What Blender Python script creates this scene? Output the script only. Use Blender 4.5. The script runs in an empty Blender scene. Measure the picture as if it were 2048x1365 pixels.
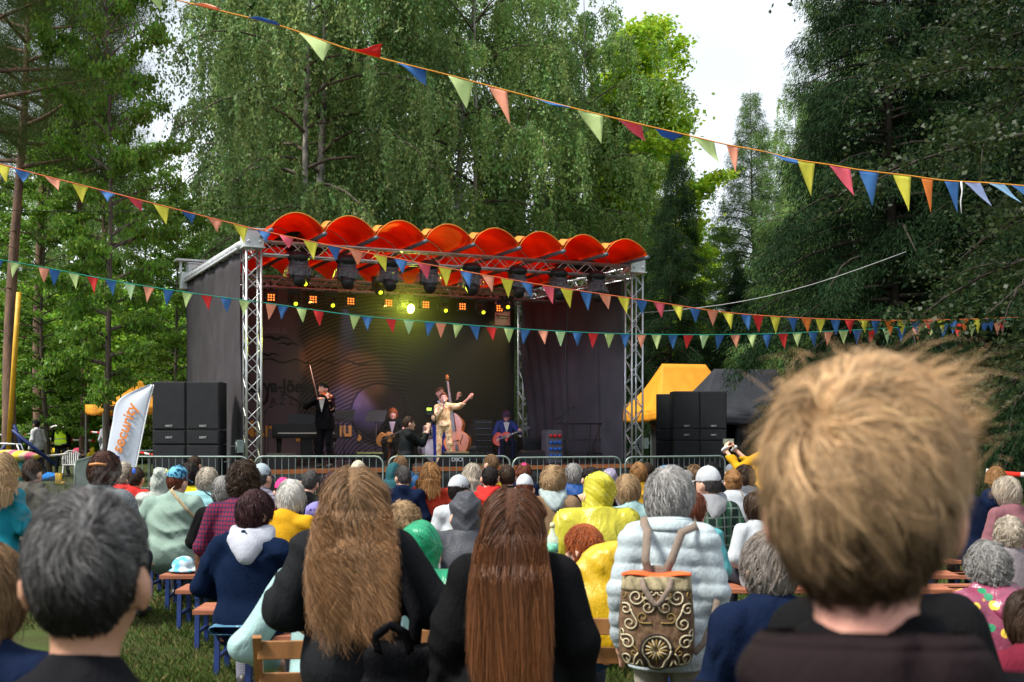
import bpy, math, random
import numpy as np
from mathutils import Vector, Matrix
R = math.radians
C = bpy.context.scene.collection
SC = bpy.context.scene
F, CX, HZ, EYE = 2400.0, 1024.0, 852.0, 1.7

# ------------------------------------------------------------------ camera, sky, sun, exposure
cam_d = bpy.data.cameras.new('camera'); cam = bpy.data.objects.new('camera', cam_d); C.objects.link(cam)
cam.location = (0, 0, EYE); cam.rotation_euler = (R(90), 0, 0)
cam_d.sensor_width = 36; cam_d.lens = 36 * F / 2048; cam_d.shift_y = (HZ - 682.5) / 2048
cam_d.clip_start = 0.05; cam_d.clip_end = 3000
cam_d.dof.use_dof = True; cam_d.dof.focus_distance = 22; cam_d.dof.aperture_fstop = 6.3
SC.camera = cam
SUN_EL, SUN_AZ = 54, -118          # behind the stage, a little to the right
w = bpy.data.worlds.new('World'); SC.world = w; w.use_nodes = True
nt = w.node_tree; nt.nodes.clear()
N = nt.nodes.new; L = nt.links.new
out = N('ShaderNodeOutputWorld'); bg = N('ShaderNodeBackground'); bg.inputs[1].default_value = 0.072
sky = N('ShaderNodeTexSky'); sky.sky_type = 'NISHITA'; sky.sun_disc = False
sky.sun_elevation = R(SUN_EL); sky.sun_rotation = R(SUN_AZ); sky.dust_density = 3; sky.ozone_density = 1.5
tc = N('ShaderNodeTexCoord'); mp = N('ShaderNodeMapping'); mp.inputs['Scale'].default_value = (1.2, 1.2, 4)
no = N('ShaderNodeTexNoise'); no.inputs['Scale'].default_value = 1.6; no.inputs['Detail'].default_value = 6
cr = N('ShaderNodeValToRGB'); cr.color_ramp.elements[0].position = .35; cr.color_ramp.elements[1].position = .62
cr.color_ramp.elements[0].color = (7.2, 8.0, 9.0, 1); cr.color_ramp.elements[1].color = (11.5, 12.0, 12.5, 1)
mx = N('ShaderNodeMix'); mx.data_type = 'RGBA'; mx.inputs[0].default_value = .88
L(tc.outputs['Generated'], mp.inputs[0]); L(mp.outputs[0], no.inputs[0]); L(no.outputs[0], cr.inputs[0])
L(sky.outputs[0], mx.inputs[6]); L(cr.outputs[0], mx.inputs[7]); L(mx.outputs[2], bg.inputs[0]); L(bg.outputs[0], out.inputs[0])
sd = bpy.data.lights.new('sun', 'SUN'); sd.energy = 4.2; sd.angle = R(14); sd.color = (1, .95, .86)
sun = bpy.data.objects.new('sun', sd); C.objects.link(sun)
sv = Vector((math.sin(R(SUN_AZ)) * math.cos(R(SUN_EL)), math.cos(R(SUN_AZ)) * math.cos(R(SUN_EL)), math.sin(R(SUN_EL))))
sun.rotation_euler = sv.to_track_quat('Z', 'Y').to_euler(); sun.location = (0, 0, 60)
SC.view_settings.view_transform = 'Standard'; SC.view_settings.look = 'None'; SC.view_settings.gamma = 1
SC.view_settings.exposure = 0.78

# ------------------------------------------------------------------ helpers
def W(px, py, d): return Vector(((px - CX) * d / F, d, EYE - (py - HZ) * d / F))
MATS = {}
def mat(name, col, rough=.6, metal=0, var=.15, vscale=6, bump=0, bscale=40, spec=.4, trans=0, emit=0, alpha=1, sheen=0, coat=0, coord='Object', attr=None, tint=None, vstretch=(1,1,1), crease=0, cscale=5):
    if name in MATS: return MATS[name]
    m = bpy.data.materials.new(name); m.use_nodes = True; nt = m.node_tree; nt.nodes.clear()
    N = nt.nodes.new; L = nt.links.new
    out = N('ShaderNodeOutputMaterial'); p = N('ShaderNodeBsdfPrincipled')
    p.inputs['Roughness'].default_value = rough; p.inputs['Metallic'].default_value = metal
    p.inputs['Specular IOR Level'].default_value = spec; p.inputs['Alpha'].default_value = alpha
    p.inputs['Sheen Weight'].default_value = sheen; p.inputs['Coat Weight'].default_value = coat
    tc = N('ShaderNodeTexCoord'); mp = N('ShaderNodeMapping'); L(tc.outputs[coord], mp.inputs[0])
    mp.inputs['Scale'].default_value = vstretch
    c2 = tint or tuple(min(1, c * (1 - var)) for c in col); c1 = tuple(min(1, c * (1 + var)) for c in col)
    n1 = N('ShaderNodeTexNoise'); n1.inputs['Scale'].default_value = vscale; n1.inputs['Detail'].default_value = 5
    L(mp.outputs[0], n1.inputs[0])
    cr = N('ShaderNodeValToRGB'); cr.color_ramp.elements[0].position = .32; cr.color_ramp.elements[1].position = .68
    cr.color_ramp.elements[0].color = (*c2, 1); cr.color_ramp.elements[1].color = (*c1, 1)
    L(n1.outputs[0], cr.inputs[0]); src = cr.outputs[0]
    if attr:
        a = N('ShaderNodeAttribute'); a.attribute_name = attr
        q = N('ShaderNodeMix'); q.data_type = 'RGBA'; q.blend_type = 'MULTIPLY'; q.inputs[0].default_value = 1
        L(src, q.inputs[6]); L(a.outputs['Color'], q.inputs[7]); src = q.outputs[2]
    L(src, p.inputs['Base Color'])
    if emit:
        L(src, p.inputs['Emission Color']); p.inputs['Emission Strength'].default_value = emit
    if bump:
        n2 = N('ShaderNodeTexNoise'); n2.inputs['Scale'].default_value = bscale; n2.inputs['Detail'].default_value = 4
        L(mp.outputs[0], n2.inputs[0]); b = N('ShaderNodeBump'); b.inputs['Strength'].default_value = bump; b.inputs['Distance'].default_value = .02
        L(n2.outputs[0], b.inputs['Height']); L(b.outputs[0], p.inputs['Normal'])
        if crease:
            n3 = N('ShaderNodeTexNoise'); n3.noise_type = 'RIDGED_MULTIFRACTAL'; n3.inputs['Scale'].default_value = cscale; n3.inputs['Detail'].default_value = 2.5; n3.inputs['Distortion'].default_value = 1.2
            L(mp.outputs[0], n3.inputs[0]); b3 = N('ShaderNodeBump'); b3.inputs['Strength'].default_value = crease; b3.inputs['Distance'].default_value = .03
            L(n3.outputs[0], b3.inputs['Height']); L(b3.outputs[0], b.inputs['Normal'])
    sh = p.outputs[0]
    if trans:
        t = N('ShaderNodeBsdfTranslucent'); L(src, t.inputs[0]); ms = N('ShaderNodeMixShader'); ms.inputs[0].default_value = trans
        L(sh, ms.inputs[1]); L(t.outputs[0], ms.inputs[2]); sh = ms.outputs[0]
    L(sh, out.inputs[0]); MATS[name] = m; m['p'] = 1
    return m
def prin(m): return [n for n in m.node_tree.nodes if n.type == 'BSDF_PRINCIPLED'][0]

def link(name, me, parent=None, mats=None):
    o = bpy.data.objects.new(name, me); C.objects.link(o)
    if parent: o.parent = parent
    if mats:
        for m in (mats if isinstance(mats, (list, tuple)) else [mats]): me.materials.append(m)
    return o
def tag(o, label=None, cat=None, group=None, kind=None):
    if label: o['label'] = label
    if cat: o['category'] = cat
    if group: o['group'] = group
    if kind: o['kind'] = kind
    return o
def thing(name, label, cat, loc=(0, 0, 0), rz=0, group=None):
    o = bpy.data.objects.new(name, None); C.objects.link(o); o.location = loc; o.rotation_euler = (0, 0, rz)
    o.empty_display_size = .1
    return tag(o, label, cat, group)
def mesh_np(name, V, Q, smooth=True, col=None, midx=None):
    """V (n,3), Q (m,k) faces of k corners"""
    me = bpy.data.meshes.new(name); V = np.asarray(V, dtype=np.float32); Q = np.asarray(Q, dtype=np.int32)
    me.vertices.add(len(V)); me.vertices.foreach_set('co', V.ravel())
    k = Q.shape[1]; me.loops.add(Q.size); me.loops.foreach_set('vertex_index', Q.ravel())
    me.polygons.add(len(Q)); me.polygons.foreach_set('loop_start', np.arange(0, Q.size, k, dtype=np.int32))
    me.polygons.foreach_set('loop_total', np.full(len(Q), k, dtype=np.int32))
    if smooth: me.polygons.foreach_set('use_smooth', np.ones(len(Q), dtype=bool))
    if midx is not None: me.polygons.foreach_set('material_index', np.asarray(midx, dtype=np.int32))
    me.update(calc_edges=True)
    if col is not None:
        a = me.color_attributes.new('Col', 'FLOAT_COLOR', 'POINT')
        c = np.ones((len(V), 4), dtype=np.float32); c[:, :3] = col; a.data.foreach_set('color', c.ravel())
    return me
class MB:
    def __init__(s): s.v = []; s.f = []; s.m = []; s.cm = 0; s.sm = []
    def add(s, vs, fs, smooth=False):
        o = len(s.v); s.v += [tuple(v) for v in vs]
        for f in fs: s.f.append(tuple(i + o for i in f)); s.m.append(s.cm); s.sm.append(smooth)
        return s
    def box(s, c, d, rz=0, M=None):
        hx, hy, hz = d[0] / 2, d[1] / 2, d[2] / 2; vs = []
        for x in (-hx, hx):
            for y in (-hy, hy):
                for z in (-hz, hz):
                    v = Vector((x, y, z))
                    if M is not None: v = M @ v
                    if rz: v = Vector((v.x * math.cos(rz) - v.y * math.sin(rz), v.x * math.sin(rz) + v.y * math.cos(rz), v.z))
                    vs.append(v + Vector(c))
        return s.add(vs, [(0, 1, 3, 2), (4, 6, 7, 5), (0, 4, 5, 1), (2, 3, 7, 6), (0, 2, 6, 4), (1, 5, 7, 3)])
    def bar(s, a, b, w, h=None):
        a, b = Vector(a), Vector(b); h = h or w; t = (b - a)
        q = t.to_track_quat('Z', 'Y').to_matrix()
        return s.box((a + b) / 2, (w, h, t.length), M=q)
    def tube(s, pts, r, n=8, cap=True):
        pts = [Vector(p) for p in pts]; k = len(pts); rs = r if isinstance(r, (list, tuple)) else [r] * k
        vs = []; pu = None
        for i, p in enumerate(pts):
            t = (pts[min(i + 1, k - 1)] - pts[max(i - 1, 0)]).normalized()
            if pu is None: pu = t.orthogonal().normalized()
            u = (pu - t * pu.dot(t));
            u = u.normalized() if u.length > 1e-6 else t.orthogonal().normalized()
            pu = u; v = t.cross(u)
            for j in range(n):
                a = 2 * math.pi * j / n; vs.append(p + (u * math.cos(a) + v * math.sin(a)) * rs[i])
        fs = [(i * n + j, i * n + (j + 1) % n, (i + 1) * n + (j + 1) % n, (i + 1) * n + j) for i in range(k - 1) for j in range(n)]
        if cap: fs += [tuple(range(n))[::-1], tuple((k - 1) * n + j for j in range(n))]
        return s.add(vs, fs, True)
    def lathe(s, prof, c=(0, 0, 0), n=20, M=None, sy=1):
        vs = []
        for r_, z in prof:
            for j in range(n):
                a = 2 * math.pi * j / n; v = Vector((r_ * math.cos(a), r_ * math.sin(a) * sy, z))
                if M is not None: v = M @ v
                vs.append(v + Vector(c))
        k = len(prof)
        fs = [(i * n + j, i * n + (j + 1) % n, (i + 1) * n + (j + 1) % n, (i + 1) * n + j) for i in range(k - 1) for j in range(n)]
        fs += [tuple(range(n))[::-1], tuple((k - 1) * n + j for j in range(n))]
        return s.add(vs, fs, True)
    def ball(s, c, r, n=12, M=None):
        r = r if isinstance(r, (list, tuple)) else (r, r, r); vs = []; fs = []
        for i in range(1, n):
            for j in range(2 * n):
                a, b = math.pi * i / n, math.pi * j / n
                vs.append(Vector((r[0] * math.sin(a) * math.cos(b), r[1] * math.sin(a) * math.sin(b), r[2] * math.cos(a))))
        m = 2 * n; vs += [Vector((0, 0, r[2])), Vector((0, 0, -r[2]))]; t, bt = len(vs) - 2, len(vs) - 1
        for i in range(n - 2):
            for j in range(m): fs.append((i * m + j, (i + 1) * m + j, (i + 1) * m + (j + 1) % m, i * m + (j + 1) % m))
        for j in range(m):
            fs.append((t, j, (j + 1) % m)); fs.append((bt, (n - 2) * m + (j + 1) % m, (n - 2) * m + j))
        if M is not None: vs = [M @ v for v in vs]
        return s.add([v + Vector(c) for v in vs], fs, True)
    def grid(s, fn, nu, nv, smooth=True):
        vs = [fn(i / nu, j / nv) for i in range(nu + 1) for j in range(nv + 1)]
        fs = [(i * (nv + 1) + j, (i + 1) * (nv + 1) + j, (i + 1) * (nv + 1) + j + 1, i * (nv + 1) + j + 1) for i in range(nu) for j in range(nv)]
        return s.add(vs, fs, smooth)
    def prism(s, poly, h, M=None, c=(0, 0, 0)):
        """poly in local xy, extruded along local z by h"""
        n = len(poly); vs = [Vector((x, y, z)) for z in (0, h) for x, y in poly]
        if M is not None: vs = [M @ v for v in vs]
        return s.add([v + Vector(c) for v in vs], [tuple(range(n))[::-1], tuple(range(n, 2 * n))] + [(i, (i + 1) % n, n + (i + 1) % n, n + i) for i in range(n)])
    def build(s, name, mats, parent=None, bevel=0, thick=0):
        me = bpy.data.meshes.new(name); me.from_pydata(s.v, [], s.f); me.update()
        me.polygons.foreach_set('material_index', s.m); me.polygons.foreach_set('use_smooth', s.sm)
        o = link(name, me, parent, mats)
        if thick:
            b = o.modifiers.new('thick', 'SOLIDIFY'); b.thickness = thick; b.offset = 0
        if bevel:
            b = o.modifiers.new('bevel', 'BEVEL'); b.width = bevel; b.segments = 2; b.limit_method = 'ANGLE'
        return o
def copy_tree(o, parent=None):
    c = o.copy(); C.objects.link(c)
    if parent: c.parent = parent
    for ch in o.children: copy_tree(ch, c)
    return c
def text_part(body, size, M, m, parent, font_shear=0, bold=0, ext=.004, name='lettering', sx=1, align='LEFT', space=1):
    cu = bpy.data.curves.new(name, 'FONT'); cu.body = body; cu.size = size; cu.extrude = ext; cu.shear = font_shear; cu.offset = bold
    cu.align_x = align; cu.space_character = space
    t = bpy.data.objects.new(name, cu); C.objects.link(t); dg = bpy.context.evaluated_depsgraph_get()
    me = bpy.data.meshes.new_from_object(t.evaluated_get(dg)); bpy.data.objects.remove(t); me.materials.clear()
    me.transform(Matrix.Diagonal((sx, 1, 1, 1))); me.transform(M)
    return link(name, me, parent, m)
def basis(o, x, y, z=None):
    x = Vector(x).normalized(); y = Vector(y); y = (y - x * x.dot(y)).normalized(); z = x.cross(y)
    M = Matrix((x, y, z)).transposed().to_4x4(); M.translation = Vector(o); return M

# ------------------------------------------------------------------ ground
def gz(x, y): return 0.0
gm = mat('grass_ground', (.03, .05, .011), rough=.95, var=.45, vscale=1.6, bump=.6, bscale=30, spec=.1, tint=(.04, .032, .015))
g = MB()
def gfn(u, v):
    x, y = -400 + 800 * u, -60 + 700 * v
    return Vector((x, y, 0 if y < 60 else (y - 60) * .004))
g.grid(gfn, 80, 80)
tag(g.build('ground', gm), kind='structure')
# worn dirt path in front of the barriers
dm = mat('dirt', (.11, .062, .04), rough=.95, var=.3, vscale=3, bump=.5, bscale=25, spec=.1)
g = MB()
def dfn(u, v):
    x = -16 + 30 * u; y = 18.6 + (x * .04) + (v - .5) * (2.6 + .5 * math.sin(x * 1.3) + .4 * math.sin(x * 2.9))
    return Vector((x, y, .004))
g.grid(dfn, 80, 4); tag(g.build('path', dm), kind='structure')
grass_m = mat('grass_blades', (1, 1, 1), rough=.7, var=.05, attr='Col', trans=.3, spec=.2)
rng = np.random.default_rng(5)
def blades(n, x0, x1, y0, y1, hmin, hmax, wd):
    y = y0 + (y1 - y0) * rng.random(n) ** 1.3; x = x0 + (x1 - x0) * rng.random(n)
    pa = np.sin(x * 1.7 + np.sin(y * 2.1) * 1.5) * np.sin(y * 1.3 + x * .6)
    keep = (np.abs(y - 18.6 - .04 * x) > 1.2) & (rng.random(n) < .62 + .38 * pa); x, y, pa = x[keep], y[keep], pa[keep]; n = len(x)
    h = hmin + (hmax - hmin) * rng.random(n) ** 2 * (1 + .5 * pa); a = rng.random(n) * 6.28
    ln = (rng.random((n, 2)) - .5) * h[:, None] * 1.5; s = np.stack([np.cos(a), np.sin(a)], 1) * wd * (.6 + .8 * rng.random((n, 1)))
    b = np.stack([x, y], 1); V = np.zeros((n, 4, 3))
    V[:, 0, :2] = b - s; V[:, 1, :2] = b + s; V[:, 2, :2] = b + ln * .4 + s * .7; V[:, 2, 2] = h * .6; V[:, 3, :2] = b + ln; V[:, 3, 2] = h
    c = np.array([.05, .085, .014])[None] * (.55 + .9 * rng.random((n, 1))); dry = rng.random(n) < .18; c[dry] = np.array([.17, .14, .05]) * (.6 + .6 * rng.random((dry.sum(), 1)))
    return V.reshape(-1, 3), np.arange(n * 4).reshape(-1, 4), np.repeat(c, 4, 0)
A = [blades(150000, -3.4, 1.5, 6.5, 13, .02, .07, .0035), blades(110000, -9, 8, 10, 19, .02, .07, .006), blades(60000, -16, 12, 18, 34, .02, .08, .012)]
V = np.concatenate([a[0] for a in A]); off = np.cumsum([0] + [len(a[0]) for a in A[:-1]])
Q = np.concatenate([a[1] + o for a, o in zip(A, off)]); col = np.concatenate([a[2] for a in A])
tag(link('grass', mesh_np('grass', V, Q, False, col), None, grass_m), 'short trodden green grass growing between the benches', 'grass', kind='stuff')

# ------------------------------------------------------------------ trees
leaf_m = mat('foliage', (1, 1, 1), rough=.45, var=.04, attr='Col', trans=.48, spec=.3)
needle_m = mat('needles', (1, 1, 1), rough=.7, var=.04, attr='Col', trans=.25, spec=.08)
bark_birch = mat('bark_birch', (.34, .32, .29), rough=.85, var=.2, vscale=5, bump=.5, bscale=20, tint=(.05, .045, .04), vstretch=(1, 1, .5))
bark_dark = mat('bark_dark', (.11, .085, .065), rough=.9, var=.3, vscale=6, bump=.8, bscale=16, tint=(.045, .036, .028), vstretch=(1, 1, .25))
bark_pine = mat('bark_pine', (.15, .085, .055), rough=.9, var=.3, vscale=5, bump=.8, bscale=14, tint=(.07, .048, .036), vstretch=(1, 1, .3))
bark_spruce = mat('bark_spruce', (.03, .024, .018), rough=.95, var=.3, vscale=6, bump=.6, bscale=16)
bark_grey = mat('bark_grey', (.2, .17, .13), rough=.9, var=.3, vscale=5, bump=.7, bscale=16, tint=(.08, .085, .05), vstretch=(1, 1, .3))
def nrm(a): return a / np.maximum(np.linalg.norm(a, axis=-1, keepdims=True), 1e-9)
def leaves(P, D, l, w, col, rg, roll=None):
    n = len(P); D = nrm(D); r_ = rg.normal(size=(n, 3)); S = nrm(np.cross(D, r_))
    ll = (l * (.6 + .8 * rg.random(n)))[:, None]; ww = (w * (.6 + .8 * rg.random(n)))[:, None]
    V = np.stack([P, P + D * ll * .45 + S * ww, P + D * ll, P + D * ll * .45 - S * ww], 1).reshape(-1, 3)
    return V, np.arange(4 * n).reshape(-1, 4), np.repeat(col, 4, 0)
def trunk_path(H, wob, rg, n=10, lean=(0, 0)):
    z = np.linspace(0, 1, n); ph = rg.random(4) * 6.28
    x = wob * (np.sin(z * 3 + ph[0]) - np.sin(ph[0]) + .4 * np.sin(z * 8 + ph[1])) + lean[0] * z; y = wob * (np.sin(z * 2.6 + ph[2]) - np.sin(ph[2])) + lean[1] * z
    return np.stack([x, y, z * H], 1)
def interp(path, t):
    k = len(path) - 1; i = min(int(t * k), k - 1); f = t * k - i; return path[i] * (1 - f) + path[i + 1] * f
def branch(p, az, el, ln, droop, rg, n=6):
    """polyline that leaves p at azimuth az and elevation el and bends down by droop"""
    pts = [p]; e = el; a = az
    for i in range(n):
        e -= droop / n; a += rg.normal() * .12; d = np.array([math.cos(a) * math.cos(e), math.sin(a) * math.cos(e), math.sin(e)])
        pts.append(pts[-1] + d * ln / n)
    return np.array(pts)
def make_tree(kind, H, cb, Rm, nb, nl, ls, lw, col, bark, seed, stems=1, r0=.22, hang=0., lean=(0, 0), sig=.25, prof='oval', needle=False, sub=5, el=(.2, 1.0), droop=.5, bare=0, colvar=.25):
    rg = np.random.default_rng(seed); wood = MB(); segs = []
    for s in range(stems):
        sa = 6.28 * s / max(stems, 1) + rg.random(); ln = (lean[0] + (math.cos(sa) * Rm * .28 if stems > 1 else 0), lean[1] + (math.sin(sa) * Rm * .28 if stems > 1 else 0))
        wood.cm = 0; tp = trunk_path(H * (1 - .06 * s), H * .014, rg, 12, ln); k = len(tp)
        wood.tube([Vector(p) for p in tp], [r0 * (1.25 if i == 0 else 1) * (1 - .93 * (i / (k - 1)) ** .85) * (1 if s == 0 else .75) for i in range(k)], 9)
        for b in range(nb // stems):
            h = cb + (1 - cb) * (b + rg.random()) / (nb // stems); h = min(h, .985); hh = (h - cb) / (1 - cb)
            if prof == 'oval': L_ = Rm * (math.sin(math.pi * (.14 + .82 * hh)) ** .7) * (.75 + .4 * rg.random())
            elif prof == 'cone': L_ = Rm * ((1 - hh) ** .85) * (.8 + .35 * rg.random()) + .25
            else: L_ = Rm * (.35 + .65 * math.sin(math.pi * min(1, hh * .8 + .2))) * (.6 + .6 * rg.random())
            az = b * 2.399 + rg.normal() * .3; e = el[0] + (el[1] - el[0]) * hh
            br = branch(interp(tp, h), az, e, L_, droop, rg)
            rb = max(.012, r0 * .3 * (1 - hh) + .015); wood.cm = 1
            wood.tube([Vector(p) for p in br], [rb * (1 - .8 * i / 6) for i in range(7)], 5, False)
            st = 2 if prof == 'cone' else 3
            segs.append((br[1:] if prof == 'cone' else br[2:], hh))
            for q in range(sub):
                t = .25 + .75 * (q + rg.random()) / sub; p0 = interp(br, t); az2 = az + rg.choice([-1, 1]) * (.5 + .7 * rg.random())
                sb = branch(p0, az2, e * .6 + rg.normal() * .25, L_ * (.22 + .25 * rg.random()) * (1.15 - .5 * t), droop * 1.1, rg, 4)
                if q % 2 == 0 and not needle: wood.tube([Vector(p) for p in sb], [rb * .35 * (1 - .7 * i / 4) for i in range(5)], 4, False)
                segs.append((sb, hh))
        wood.cm = 1
        for b in range(bare):
            h = cb * (.35 + .65 * rg.random()); br = branch(interp(tp, h), rg.random() * 6.28, -.1 + .3 * rg.random(), Rm * .3 * (.5 + rg.random()), .5, rg)
            wood.tube([Vector(p) for p in br], [.03 * (1 - .8 * i / 6) for i in range(7)], 4, False)
    A_, B_, G_ = [], [], []
    for g_, (s_, hh) in enumerate(segs):
        A_.append(s_[:-1]); B_.append(s_[1:]); G_ += [g_] * (len(s_) - 1)
    A_, B_, G_ = np.concatenate(A_), np.concatenate(B_), np.array(G_)
    ln = np.linalg.norm(B_ - A_, axis=1); clump = rg.random(len(segs)) ** 1.5 + .12; wgt = ln * clump[G_]; wgt /= wgt.sum()
    idx = rg.choice(len(A_), nl, p=wgt); t = rg.random((nl, 1)); P = A_[idx] * (1 - t) + B_[idx] * t; dirs = nrm(B_[idx] - A_[idx])
    cc = np.array(col)[None] * (1 + colvar * (rg.random(len(segs))[G_[idx]][:, None] * 2 - 1)) * (1 + colvar * (rg.random((nl, 1)) * 2 - 1))
    cc[:, 0] *= (.8 + .5 * rg.random(nl)); cc = np.clip(cc, 0, 1)
    if hang:          # hanging twigs: leaves strung below a few hundred points of each branch
        nst = nl // 26; sid = rg.integers(0, nst, nl); P = P[rg.permutation(nl)[:nst]][sid]; hl = hang * (.25 + rg.random(nst) ** 1.4)[sid]
        dr = hl * rg.random(nl); sw = rg.normal(size=(nst, 2))[sid] * .16; P = P.copy()
        P[:, :2] += sw * dr[:, None] + rg.normal(size=(nl, 2)) * .055; P[:, 2] -= dr - .1
        D = rg.normal(size=(nl, 3)) * .55 + np.array([0, 0, -1]); cc = cc[sid * 1 % nl] * (.85 + .3 * rg.random((nl, 1)))
    elif needle:
        u = rg.random(nl)[:, None]; sd_ = nrm(np.cross(dirs, np.array([0, 0, 1.]))) * rg.choice([-1, 1], nl)[:, None]
        if prof == 'cone':
            P = P + sd_ * u * sig + np.array([0, 0, -1.]) * (rg.random((nl, 1)) ** 1.3) * sig * 1.5 + rg.normal(size=(nl, 3)) * .03
            D = dirs * .6 + sd_ * .45 + rg.normal(size=(nl, 3)) * .3 + np.array([0, 0, -.55])
        else:
            P = P + rg.normal(size=(nl, 3)) * sig; D = rg.normal(size=(nl, 3)) + np.array([0, 0, .5])
    else:
        P = P + rg.normal(size=(nl, 3)) * sig * np.array([1, 1, .45]); D = rg.normal(size=(nl, 3)) * np.array([1, 1, .5]) + np.array([0, 0, -.25])
    V, Q, c3 = leaves(P, D, ls, lw, cc, rg)
    root = thing(kind, None, 'tree')
    wood.build('trunk', [bark, bark if bark in (bark_pine, bark_spruce) else bark_dark], root)
    link('crown', mesh_np(kind + '_crown', V, Q, False, c3), root, needle_m if needle else leaf_m)
    return root
TREES = {}
def plant(key, px, d, label, group, rz=0., s=1., sz=None, cat='tree', dx=0):
    """first use moves the built tree, later uses copy it"""
    src, used = TREES[key]; o = copy_tree(src) if used else src; TREES[key] = (src, True)
    p = W(px, HZ, d); o.location = (p.x + dx, d, 0 if d < 60 else (d - 60) * .004); o.rotation_euler = (0, 0, rz); o.scale = (s, s, sz or s)
    o['label'] = label; o['category'] = cat; o['group'] = group
    return o
BG = (.052, .088, .03)
TREES['birch'] = (make_tree('birch_tree', 23, .26, 5.0, 74, 150000, .13, .038, (.2, .315, .105), bark_birch, 11, stems=2, r0=.24, hang=2.6, el=(.45, 1.2), droop=1.5, sub=5), False)
TREES['birch2'] = (make_tree('birch_tree', 24, .22, 5.2, 80, 160000, .13, .038, (.225, .36, .105), bark_birch, 23, stems=3, r0=.22, hang=2.3, el=(.4, 1.2), droop=1.4, sub=5), False)
TREES['maple'] = (make_tree('maple_tree', 18, .12, 3.6, 66, 30000, .17, .065, (.13, .26, .03), bark_dark, 31, r0=.17, el=(.15, .9), droop=.35, sig=.2, sub=5), False)
TREES['maple2'] = (make_tree('maple_tree', 19, .18, 3.4, 60, 40000, .2, .08, (.32, .5, .03), bark_grey, 37, stems=2, r0=.13, el=(.5, 1.2), droop=.3, sig=.28, sub=5), False)
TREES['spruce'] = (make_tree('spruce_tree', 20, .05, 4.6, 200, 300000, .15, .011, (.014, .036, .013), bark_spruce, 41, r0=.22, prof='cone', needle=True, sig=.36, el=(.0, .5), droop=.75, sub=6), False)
TREES['larch'] = (make_tree('larch_tree', 19, .12, 3.8, 160, 200000, .15, .010, (.11, .2, .06), bark_dark, 43, r0=.18, prof='cone', needle=True, sig=.3, el=(.25, .6), droop=.5, sub=5), False)
TREES['pine'] = (make_tree('pine_tree', 21, .45, 3.6, 48, 110000, .14, .007, (.06, .1, .025), bark_pine, 47, r0=.23, prof='x', needle=True, sig=.26, el=(.1, .8), droop=.0, sub=6, bare=9), False)
TREES['bush'] = (make_tree('young_tree', 7, .04, 2.6, 46, 26000, .17, .07, (.18, .34, .03), bark_dark, 53, r0=.07, el=(.2, 1.0), droop=.4, sig=.25, sub=4), False)
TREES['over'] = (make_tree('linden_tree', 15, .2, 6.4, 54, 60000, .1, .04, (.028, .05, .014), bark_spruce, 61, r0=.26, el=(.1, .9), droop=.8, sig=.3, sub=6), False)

FG = 'trees around the festival ground'
plant('birch', 640, 40, 'big weeping birch behind the left half of the stage roof', FG, 1.0)
plant('birch2', 915, 44, 'tall birch with three pale stems behind the middle of the orange roof', FG, .6)
plant('birch2', 1120, 48, 'birch right of the tall three stemmed birch, behind the right half of the stage', FG, 2.6, .84)
plant('birch', 510, 48, 'slimmer birch left of the big weeping birch, beside the sky gap', FG, 4.1, .72, .95)
plant('birch', 780, 52, 'birch between the weeping birch and the three stemmed one, further back', FG, 2.2, 1.02)
plant('maple2', 1290, 50, 'bright yellow green maple against the sky right of the stage roof', FG, .4, .98)
plant('maple2', 1190, 56, 'yellow green maple half hidden by birch leaves behind the stage', FG, 2.4, .8)
plant('maple2', 1370, 62, 'low bright maple glowing behind the small spruce', FG, 4.4, .62)
plant('maple2', 1000, 60, 'yellow green tree showing through the birches over the middle of the stage', FG, 1.4, .7)
plant('maple', 215, 30, 'dark stemmed maple with tiered leaves left of the stage', FG, 0, .5, .98)
plant('maple', 345, 37, 'maple leaning over the speaker stack at the left', FG, 2.0, .48)
plant('maple', 95, 40, 'maple among the pines at the left edge', FG, 4.0, .62)
plant('maple', 480, 44, 'maple behind the left front corner of the stage', FG, 5.0, .6)
plant('spruce', 1337, 41, 'small dark spruce standing just right of the stage', FG, 0, .5, .56)
plant('larch', 1518, 52, 'slender larch with its pointed top alone in the sky gap', FG, 1, .8, .86)
plant('larch', 1705, 42, 'large larch left of the dark spruces', FG, 2.5, .98, 1.12)
plant('larch', 1600, 60, 'distant larch between the slender one and the large one', FG, 4, .66, .5)
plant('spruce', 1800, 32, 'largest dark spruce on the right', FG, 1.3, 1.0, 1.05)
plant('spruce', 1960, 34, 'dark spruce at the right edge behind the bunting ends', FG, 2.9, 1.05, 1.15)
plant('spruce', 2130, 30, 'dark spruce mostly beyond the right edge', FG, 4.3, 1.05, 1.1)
plant('spruce', 1460, 50, 'low spruce behind the black tent', FG, 5.2, .5, .42)
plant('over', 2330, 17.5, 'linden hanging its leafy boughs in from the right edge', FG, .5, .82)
plant('pine', 20, 34, 'dark crowned pine at the left edge', FG, 0, .95)
plant('pine', 82, 42, 'pine with a thick dark leaning trunk behind the vest wearer', FG, 1.5, 1.0)
plant('pine', 168, 42, 'pine with a reddish trunk showing through the maple', FG, 3.3, .7, 1.08)
plant('pine', -60, 29, 'pine just outside the left edge with boughs reaching in', FG, 5.0, .92)
plant('pine', 215, 47, 'pine with a grey mossy trunk behind the banner flag', FG, 4.1, .6, .9)
ORD = 'first second third fourth fifth sixth seventh eighth ninth tenth eleventh twelfth thirteenth fourteenth fifteenth sixteenth seventeenth'.split()
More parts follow.
